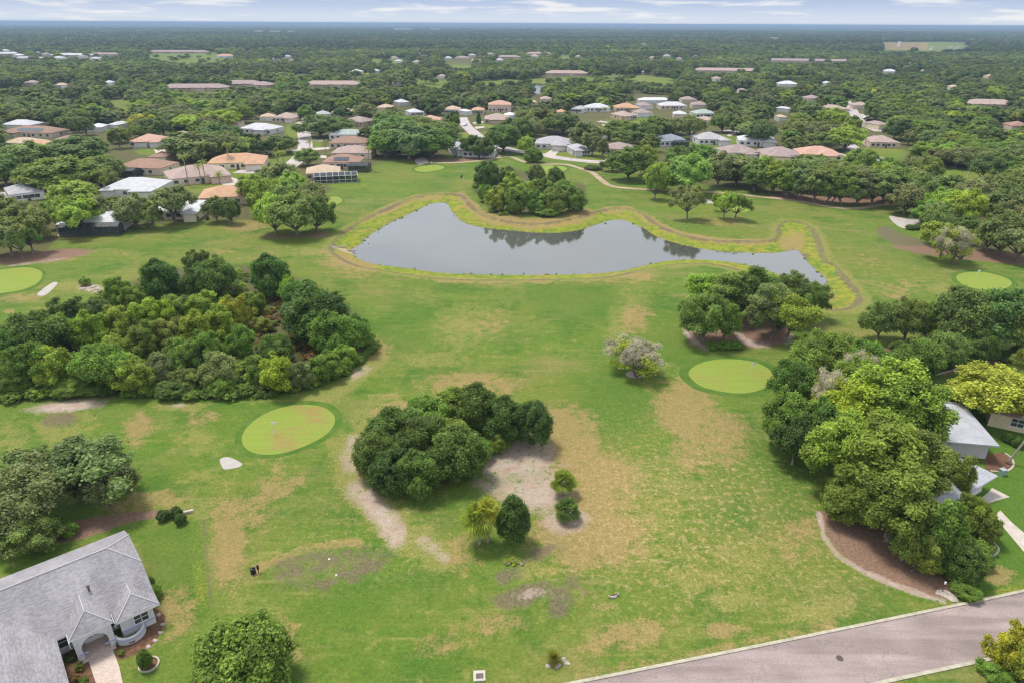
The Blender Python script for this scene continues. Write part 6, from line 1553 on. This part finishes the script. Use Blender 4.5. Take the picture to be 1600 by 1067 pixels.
P, rng = scatter(180, 1500, 10.4, 0.97, 21)
W = rng.uniform(8.5, 17.5, len(P)); H = rng.uniform(7.0, 11.0, len(P)) 
u, v, d = proj(P[:, 0], P[:, 1], np.zeros(len(P)))
ok = ~inside(np.column_stack([u, v]), COURSE) & (u > -120) & (u < 1720)
tu0, tv0, td0 = proj(P[:, 0], P[:, 1], H * 0.85)
for L in LAWNS:
    ok &= ~(inside(np.column_stack([u, v]), L) & (rng.random(len(P)) < 0.93))
    for k_ in (1.0, 0.6):
        q_ = inside(np.column_stack([u, v + (tv0 - v) * k_]), L) & ok
        H[q_] *= 0.72; W[q_] *= 0.86
for px, w in ROADS[:4]:
    dpx = line_dist(np.column_stack([u, v + (tv0 - v) * 0.8]), px); dp2 = line_dist(np.column_stack([u, v + (tv0 - v) * 0.4]), px)
    ok &= ~((np.minimum(dpx, dp2) < 5) & (rng.random(len(P)) < 0.85))
for (x, y, a, b) in YARDS:
    ok &= ~((((u - x) / a) ** 2 + ((v - y) / b) ** 2) < 0.55)
    ok &= ~(((((u - x) / a) ** 2 + ((tv0 - y) / b) ** 2) < 0.45) & (rng.random(len(P)) < 0.7))
for px, w in ROADS:
    q = [tuple(at(*p_).to_2d()) for p_ in px]
    ok &= line_dist(P, q) > w / 2 + 4.5
q = [tuple(at(*p_).to_2d()) for p_ in PATHS[0][0]]; ok &= line_dist(P, q) > 5
# far opening: the tan field and the second pond
e = np.minimum(np.hypot((u - 840) / 18, (v - 139) / 9), np.hypot((u - 840) / 18, (tv0 - 139) / 9)); ok &= e > 1
for h in HOUSES:
    c, s = math.cos(h['rot']), math.sin(h['rot']); dx, dy = P[:, 0] - h['x'], P[:, 1] - h['y']
    lx, ly = abs(dx * c + dy * s), abs(-dx * s + dy * c)
    ok &= ~((lx < h['r'][0] / 2 + W * 0.36) & (ly < h['r'][1] / 2 + W * 0.36))
    # what the photograph shows of the house stays open to view
    hu, hv, hd = proj(h['x'], h['y'], np.array([0.0, h['top']])); s_ = F / hd[0]
    qv = h['vis'] * 1.1; bx0, bx1 = hu[0] - h['L'] * s_ * 0.5 * math.cos(h['rot']) ** 2 * 0.94 - h['r'][1] * s_ * .1, hu[0] + h['L'] * s_ * 0.5 * math.cos(h['rot']) ** 2 * 0.94 + h['r'][1] * s_ * .1
    if h['vis'] < 0.9:
        k_ = (bx1 - bx0) * min(1, qv); o_ = rng.random() * max(0, (bx1 - bx0) - k_); bx0 += o_; bx1 = bx0 + k_
    by0, by1 = hv[1], hv[0] + 1
    tu, tv, td = proj(P[:, 0], P[:, 1], H); ts = F / td
    ov = np.maximum(0, np.minimum(bx1, tu + W * ts * .46) - np.maximum(bx0, tu - W * ts * .46)) * np.maximum(0, np.minimum(by1, v) - np.maximum(by0, tv))
    ho_ = np.maximum(0, np.minimum(bx1, tu + W * ts * .46) - np.maximum(bx0, tu - W * ts * .46)) / np.minimum(np.maximum(W * ts * .9, 1e-3), max(bx1 - bx0, 1))
    vo_ = np.maximum(0, np.minimum(by1, v) - np.maximum(by0, tv)) / max(by1 - by0, 1)
    ok &= ~((td < hd[0] - 2) & (ho_ > 0.16) & (vo_ > 0.28) & (rng.random(len(P)) < 0.97))
# neighbours placed by hand keep their room
hand = np.array(TREES)
for (x, y, r_) in hand:
    ok &= np.hypot(P[:, 0] - x, P[:, 1] - y) > (r_ + W / 2) * 0.72
ok &= ~((lowfreq(P, 26, 4) > 0.42) & (P[:, 1] < 900))
ok &= rng.random(len(P)) < 0.96
P, W, H, u, v, d = (a[ok] for a in (P, W, H, u, v, d))
vis = (u > -40) & (u < 1640)
shade = lowfreq(P, 60, 9)
pal = [('oak', .30), ('grey', .24), ('dark', .17), ('mid', .12), ('bright', .11), ('lime', .025), ('olive', .035)]
kinds_ = rng.choice(len(pal), len(P), p=[x / sum(b for a, b in pal) for x in [b for a, b in pal]])
app = np.where(vis, W / np.maximum(d, 1), 0)
n_oak = sum(1 for o in COL.objects if o.name.split('.')[0] == 'oak_tree')
take = np.argsort(-app)[:max(0, 298 - n_oak)]
# labels: what the tree stands beside, told apart by tone, place and size
LM = [(h['x'], h['y'], h['short']) for h in HOUSES if h['short'] not in ('pale small house', 'small pale roof')]
lxy = np.array([(a, b) for a, b, c in LM])
words_tone = dict(oak='grey-green', grey='pale grey-green', dark='dark', mid='deep green', bright='bright green', lime='yellow-green', olive='olive')
used = {}
ordn = ['', 'second ', 'third ', 'fourth ', 'fifth ', 'sixth ', 'seventh ', 'eighth ', 'ninth ', 'tenth ', 'eleventh ', 'twelfth ']
chosen = sorted(take, key=lambda i: P[i, 1])
for i in chosen:
    x, y = P[i]; dd = np.hypot(lxy[:, 0] - x, lxy[:, 1] - y); k = int(np.argmin(dd)); hx, hy, sh = LM[k]
    dist = dd[k]; az = math.atan2(x, y) - math.atan2(hx, hy); rad_ = math.hypot(x, y) - math.hypot(hx, hy); lat = az * math.hypot(hx, hy)
    rel = ('behind' if rad_ > 0 else 'in front of') if abs(rad_) > abs(lat) else ('east of' if lat > 0 else 'west of')
    rel = ('close ' if dist < 24 else 'well ' if dist < 60 else 'far ') + rel
    tn = words_tone[pal[kinds_[i]][0]]
    sz = 'broad' if W[i] > 13.2 else 'narrow' if W[i] < 10.6 else 'rounded'
    base = f'{tn} {sz} oak {rel} the {sh}'
    n = used.get(base, 0); used[base] = n + 1
    put_tree('oak' if kinds_[i] != 4 or i % 3 else 'tall', x, y, W[i], H[i], (ordn[min(n, 11)] + base), pal[kinds_[i]][0], 'oaks of the neighbourhood woods')
rest = np.setdiff1d(np.arange(len(P)), take)

def lin_tint(idx, rng, sh=None):
    t = np.array([TINT[pal[k][0]] for k in idx])
    if sh is not None:
        t = t * (1 + 0.45 * sh[:, None])
    return t * rng.uniform(0.82, 1.16, (len(t), 1)) * rng.uniform(0.95, 1.05, t.shape)

def wood_protos(lodname, nl, leaf, kinds, nv):
    c = bpy.data.collections.new('tree_shapes_' + lodname)
    n = 0
    for kd in kinds:
        for q in range(nv):
            rng_ = np.random.default_rng(300 + n); K = KIND[kd]
            vv, ff, val, cl = crown_arrays(rng_, K['W'], K['H'], K['zb'], 46, nl, leaf, soft=0.3 if lodname == 'bush' else 1.0, **K['o'])
            tm = trunk_mb(rng_, K['H'], K['zb'], K['W'], cl, K['r0'], 3)
            tv = np.array(tm.v); nf = len(ff)
            me = bpy.data.meshes.new('wood_tree')
            allv = np.concatenate([vv, tv]); faces = [tuple(x) for x in ff] + [tuple(i + len(vv) for i in t) for t in tm.f]
            me.from_pydata([tuple(x) for x in allv], [], faces); me.update()
            me.materials.append(M['leaf']); me.materials.append(M['bark'])
            me.polygons.foreach_set('material_index', np.array([0] * nf + [1] * len(tm.f), np.int32))
            a = me.attributes.new('v', 'FLOAT', 'FACE'); a.data.foreach_set('value', np.concatenate([val, np.ones(len(tm.f))]).astype(np.float32))
            sc = 1.0 / K['W']
            me.transform(Matrix.Diagonal((sc, sc, 1.0 / K['H'], 1)))
            o = bpy.data.objects.new('wood_tree_%02d' % n, me); c.objects.link(o); n += 1
    return c, n

def instance_wood(name, label, P3, Wd, Hd, tint, coll, n, rng):
    me = bpy.data.meshes.new(name); me.vertices.add(len(P3)); me.vertices.foreach_set('co', np.asarray(P3, np.float32).ravel())
    for an, ty, arr in (('scl', 'FLOAT_VECTOR', np.column_stack([Wd, Wd, Hd])), ('rot', 'FLOAT_VECTOR', np.column_stack([np.zeros(len(P3)), np.zeros(len(P3)), rng.uniform(0, 6.28, len(P3))]))):
        a = me.attributes.new(an, ty, 'POINT'); a.data.foreach_set('vector', arr.astype(np.float32).ravel())
    a = me.attributes.new('tint', 'FLOAT_VECTOR', 'POINT'); a.data.foreach_set('vector', tint.astype(np.float32).ravel())
    a = me.attributes.new('pick', 'INT', 'POINT'); a.data.foreach_set('value', rng.integers(0, n, len(P3)).astype(np.int32))
    me.update()
    o = link(name, me); tag(o, label, 'woods', None, 'stuff')
    ng = bpy.data.node_groups.new(name + '_nodes', 'GeometryNodeTree')
    ng.interface.new_socket('Geometry', in_out='INPUT', socket_type='NodeSocketGeometry'); ng.interface.new_socket('Geometry', in_out='OUTPUT', socket_type='NodeSocketGeometry')
    gi_, go = ng.nodes.new('NodeGroupInput'), ng.nodes.new('NodeGroupOutput')
    ci = ng.nodes.new('GeometryNodeCollectionInfo'); ci.inputs['Collection'].default_value = coll; ci.inputs['Separate Children'].default_value = True; ci.inputs['Reset Children'].default_value = True
    ip = ng.nodes.new('GeometryNodeInstanceOnPoints'); ip.inputs['Pick Instance'].default_value = True
    def na(nm, ty):
        q = ng.nodes.new('GeometryNodeInputNamedAttribute'); q.data_type = ty; q.inputs['Name'].default_value = nm; return q.outputs['Attribute']
    L = ng.links.new
    L(gi_.outputs[0], ip.inputs['Points']); L(ci.outputs[0], ip.inputs['Instance']); L(na('pick', 'INT'), ip.inputs['Instance Index'])
    er = ng.nodes.new('FunctionNodeEulerToRotation'); L(na('rot', 'FLOAT_VECTOR'), er.inputs[0]); L(er.outputs[0], ip.inputs['Rotation'])
    L(na('scl', 'FLOAT_VECTOR'), ip.inputs['Scale']); L(ip.outputs[0], go.inputs[0])
    m = o.modifiers.new('trees', 'NODES'); m.node_group = ng
    return o

c0, n0 = wood_protos('bush', 2200, 0.46, ['round', 'loose'], 2)
undergrowth('tangled low scrub under the trees of the big thicket', [(0,630),(0,560),(60,535),(120,480),(250,428),(390,430),(385,480),(380,540),(400,590),(440,600),(440,612),(340,616),(200,612)], 700, 0.7, 1.9, ['mid', 'bright', 'olive', 'bright', 'oak', 'fresh'], c0, n0, 51)
undergrowth('dry brownish brush in the clearing of the big thicket', [(395,450),(450,455),(480,520),(500,570),(470,600),(420,590),(392,530)], 260, 0.4, 1.1, ['rust', 'olive', 'rust', 'oak'], c0, n0, 56)
undergrowth('low green scrub along the front foot of the big thicket', [(0,626),(0,595),(150,598),(330,608),(430,605),(520,572),(585,530),(590,548),(540,588),(450,620),(340,624),(200,620),(100,618)], 380, 0.7, 1.7, ['mid', 'fresh', 'dark', 'mid'], c0, n0, 52)
undergrowth('low scrub under the far shore thicket', [(740,300),(745,270),(800,262),(915,295),(918,322),(850,338),(770,337)], 150, 0.6, 1.6, ['mid', 'bright', 'fresh', 'olive'], c0, n0, 53)
undergrowth('low scrub at the foot of the trees around the pale-roofed house', [(1400,800),(1440,870),(1500,915),(1540,880),(1560,830),(1500,780)], 60, 0.8, 1.8, ['mid', 'olive', 'fresh'], c0, n0, 54)
undergrowth('shrubs under the belt beyond the pale-roofed house', [(1350,560),(1410,535),(1500,545),(1620,555),(1620,575),(1540,565),(1440,592),(1380,590)], 110, 0.8, 2.2, ['mid', 'dark', 'oak'], c0, n0, 55)
undergrowth('pale dry weeds at the edge of the bare mound', [(782,876),(800,872),(826,876),(822,882),(790,884)], 40, 0.12, 0.3, ['moss', 'lime', 'olive'], c0, n0, 57)
rg_ = np.random.default_rng(61); sp_ = []
for i in range(len(wpts)):
    a_, b_ = wpts[i], wpts[(i + 1) % len(wpts)]
    n_ = int((b_ - a_).length / 1.1 * rg_.uniform(.3, 1.2))
    for k in range(n_):
        q_ = a_.lerp(b_, rg_.random()); sp_.append((q_.x + rg_.normal(0, .8), q_.y + rg_.normal(0, .8), WZ - .05))
hh_ = rg_.uniform(.12, .36, len(sp_))
instance_wood('shore_weeds', 'low green weeds along the waterline of the pond', np.array(sp_), hh_ * rg_.uniform(1.2, 3, len(sp_)), hh_, np.array([TINT[['lime', 'lime', 'bright', 'bright'][k]] for k in rg_.integers(0, 4, len(sp_))]) * .9, c0, n0, rg_)
c1, n1 = wood_protos('near', 3600, 0.68, ['oak', 'tall', 'oak'], 3)
Pr = P[rest]
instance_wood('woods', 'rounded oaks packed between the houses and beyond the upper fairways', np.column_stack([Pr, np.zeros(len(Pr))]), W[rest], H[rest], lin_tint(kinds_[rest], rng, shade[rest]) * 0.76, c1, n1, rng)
P2, rng2 = scatter(1500, 6200, 15.5, 0.93, 33, 0.82)
u2, v2, d2 = proj(P2[:, 0], P2[:, 1], np.zeros(len(P2)))
k2 = (u2 > -60) & (u2 < 1660) & ~((u2 > 1375) & (u2 < 1512) & (v2 > 66) & (v2 < 87)) & (lowfreq(P2, 120, 14) < 0.40)
P2 = P2[k2]; W2_ = rng2.uniform(12, 26, len(P2)); H2_ = rng2.uniform(7, 15, len(P2))
c2, n2 = wood_protos('far', 700, 1.5, ['oak', 'oak'], 3)
sel = rng2.choice(len(pal), len(P2), p=[x / sum(b for a, b in pal) for x in [b for a, b in pal]])
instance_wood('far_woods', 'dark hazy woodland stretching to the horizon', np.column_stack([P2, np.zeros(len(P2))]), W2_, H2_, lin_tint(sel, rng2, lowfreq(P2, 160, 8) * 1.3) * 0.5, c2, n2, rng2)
# the last woods before the horizon: one rough canopy
ra = np.geomspace(5900, 37500, 150); az = np.radians(np.arange(-46, 46.01, 0.12))
rr2, aa2 = np.meshgrid(ra, az, indexing='ij'); Q = np.stack([(rr2 * np.sin(aa2)).ravel(), (rr2 * np.cos(aa2)).ravel()], 1)
rng3 = np.random.default_rng(77)
zz = 11 + 2.5 * rng3.normal(0, 1, len(Q)) + 5 * lowfreq(Q, 900, 3)
ridge = 26 * np.exp(-((Q[:, 0] + 9000) / 6000) ** 2) * smst(Q[:, 1], 11000, 17000) + 34 * np.exp(-((Q[:, 0] - 16000) / 5000) ** 2) * smst(Q[:, 1], 14000, 20000)
zz += ridge; n_a = len(az); ii = (np.arange(len(ra) - 1)[:, None] * n_a + np.arange(n_a - 1)[None, :])
qd = np.stack([ii, ii + 1, ii + n_a + 1, ii + n_a], -1).reshape(-1, 4)
t = NT('far_canopy'); pp = t.pos(); nn = t.noise(pp, 0.01, 5, 0.7); n4 = t.noise(pp, 0.0012, 4, 0.6)
cc = t.mix(t.ss(nn, .35, .65), (0.030, .044, .018), (.085, .105, .042)); cc = t.mix(t.ss(n4, .55, .7, 0, .6), cc, (.10, .105, .05))
FC = t.done(t.bsdf(cc, .95, .05).outputs[0])
fo = link('horizon_woods', mesh_from('horizon_woods', np.column_stack([Q, np.maximum(zz, 2)]), qd[:, ::-1] if False else qd, FC)); tag(fo, 'last dark blue woods along the horizon', 'woods', None, 'stuff')
# white roofs of the far town, far beyond the woods
def far_building(px, py, wpx, hgt, label, col='white'):
    p_ = at(px, py, 12); d_ = depth(p_); w = wpx * d_ / F
    r = thing('distant_building', label, 'building', (p_.x, p_.y, 0), 0, 'pale buildings in the far woods')
    mb = MB(); mb.box((0, 0, (hgt + 10) / 2), (w, w * .5 + 10, hgt + 10)); mb.build('wall', M['stucco'], r, WALL['pale'])
    mb = MB(); mb.box((0, 0, hgt + 10.3), (w + 2, w * .5 + 12, .6)); mb.build('roof', M['stucco'], r, ROOF[col])
for i, (x, y, w, h, l) in enumerate([(405, 50.5, 12, 8, 'long white building in the hazy woods above the condominiums'), (430, 50.5, 14, 7, 'second long white building in the hazy woods'), (455, 50.5, 8, 7, 'small white building at the end of the hazy white line'), (630, 47, 26, 9, 'widest pale building near the horizon'), (680, 47.5, 14, 9, 'pale building beside the widest one near the horizon'), (1003, 46, 8, 10, 'tiny white building near the horizon over the bend'), (1268, 46, 14, 9, 'pale building at the horizon woods'), (1406, 66, 2, 3, 'white tower block at the tan far field'), (1458, 70, 5, -4, 'white house at the edge of the far field'), (1488, 70, 6, -4, 'bright white house at the green end of the far field'), (1500, 70, 5, -4, 'white house beside the bright one at the far field'), (1210, 61, 10, 5, 'pale building in the woods beyond the mauve condominiums'), (1003, 71, 8, 4, 'white roof in the woods beyond the little lawn')]):
    far_building(x, y, w, h, l)
p = at(1071, 47, 12); mt = thing('radio_mast', 'thin pale mast above the horizon woods', 'mast', (p.x * .6, p.y * .6, 0)); mb = MB(); mb.tube([(0, 0, 0), (0, 0, 50)], 1.0, 5); mb.build('mast', M['grey'], mt); mb = MB(); mb.box((0, 0, 47), (4, 4, 2)); mb.build('antenna', M['grey'], mt)
# ------------------------------------------------------------------ light, sky, air
SUN_EL, SUN_AZ = R(66), R(-48)        # high, a little to the west, thinly veiled
w = bpy.data.worlds.new('World'); S.world = w; w.use_nodes = True
t = NT('x', False); t.t = w.node_tree; t.t.nodes.clear()
out = t.n('ShaderNodeOutputWorld'); bg = t.n('ShaderNodeBackground'); bg.inputs['Strength'].default_value = 0.09
sky = t.n('ShaderNodeTexSky'); sky.sky_type = 'NISHITA'; sky.sun_disc = False; sky.sun_elevation = SUN_EL; sky.sun_rotation = SUN_AZ
sky.altitude = 50; sky.air_density = 1.0; sky.dust_density = 1.5; sky.ozone_density = 1.5
tc = t.n('ShaderNodeTexCoord'); sx = t.n('ShaderNodeSeparateXYZ'); t.lk(tc.outputs['Generated'], sx.inputs[0])
zz_ = t.math('ADD', t.math('MAXIMUM', sx.outputs[2], 0.0), 0.035)
cx_ = t.n('ShaderNodeCombineXYZ'); t.lk(t.math('DIVIDE', sx.outputs[0], zz_), cx_.inputs[0]); t.lk(t.math('DIVIDE', sx.outputs[1], zz_), cx_.inputs[1])
cl = t.noise(cx_.outputs[0], 0.42, 6, 0.55, 0.4); veil = t.noise(cx_.outputs[0], 0.11, 4, 0.5)
low = t.ss(sx.outputs[2], 0.03, 0.22)
dome = t.mix(0.62, scale_col(t, sky.outputs[0], 1.25), t.mix(t.ss(sx.outputs[2], 0.40, 0.75), (13.0, 13.3, 13.8), (7.0, 7.5, 8.4)))
dome = t.mix(t.math('MULTIPLY', t.ss(cl, 0.48, 0.68), 0.75), dome, t.mix(t.ss(veil, 0.4, 0.65), (10.5, 10.4, 10.3), (8.2, 8.4, 8.9)))
rim = t.mix(t.ss(sx.outputs[2], 0.0, 0.030), (4.9, 5.4, 6.1), (3.3, 4.0, 5.5))
wv = t.n('ShaderNodeMapping'); wv.inputs['Scale'].default_value = (9, 9, 95); t.lk(tc.outputs['Generated'], wv.inputs['Vector'])
puff = t.noise(wv.outputs[0], 1.0, 5, 0.55, 0.2)
rim = t.mix(t.math('MULTIPLY', t.ss(puff, 0.50, 0.66), 0.85), rim, (6.4, 6.35, 6.4))
t.lk(t.mix(low, rim, dome), bg.inputs[0]); t.lk(bg.outputs[0], out.inputs['Surface'])
sl = bpy.data.lights.new('sun', 'SUN'); sl.energy = 2.7; sl.angle = R(15); sl.color = (1.0, 0.95, 0.86)
so = bpy.data.objects.new('sun', sl); COL.objects.link(so)
# sun_rotation turns clockwise from +Y
sd = Vector((math.sin(SUN_AZ) * math.cos(SUN_EL), math.cos(SUN_AZ) * math.cos(SUN_EL), math.sin(SUN_EL)))
so.rotation_euler = sd.to_track_quat('Z', 'Y').to_euler(); so.location = (0, 0, 200)
hz = MB(); hz.box((0, 18700, 27.5), (78000, 38600, 61)); 
t = NT('haze_air'); t.m.node_tree.nodes.remove(t.m.node_tree.nodes[0]) if False else None
pv = t.n('ShaderNodeVolumePrincipled'); pv.inputs['Color'].default_value = (0.31, 0.43, 0.64, 1); pv.inputs['Density'].default_value = 0.00015; pv.inputs['Anisotropy'].default_value = 0.2
t.lk(pv.outputs[0], t.out.inputs['Volume'])
ho = hz.build('haze', t.m); ho['kind'] = 'stuff'
S.view_settings.view_transform = 'Standard'; S.view_settings.look = 'None'; S.view_settings.exposure = 0.68; S.view_settings.gamma = 1.0
S.render.engine = 'CYCLES'
S.cycles.use_denoising = True
try:
    S.cycles.denoiser = 'OPENIMAGEDENOISE'
except Exception:
    pass
S.cycles.max_bounces = 6; S.cycles.diffuse_bounces = 3; S.cycles.transparent_max_bounces = 8; S.cycles.volume_bounces = 1
S.cycles.filter_width = 1.3
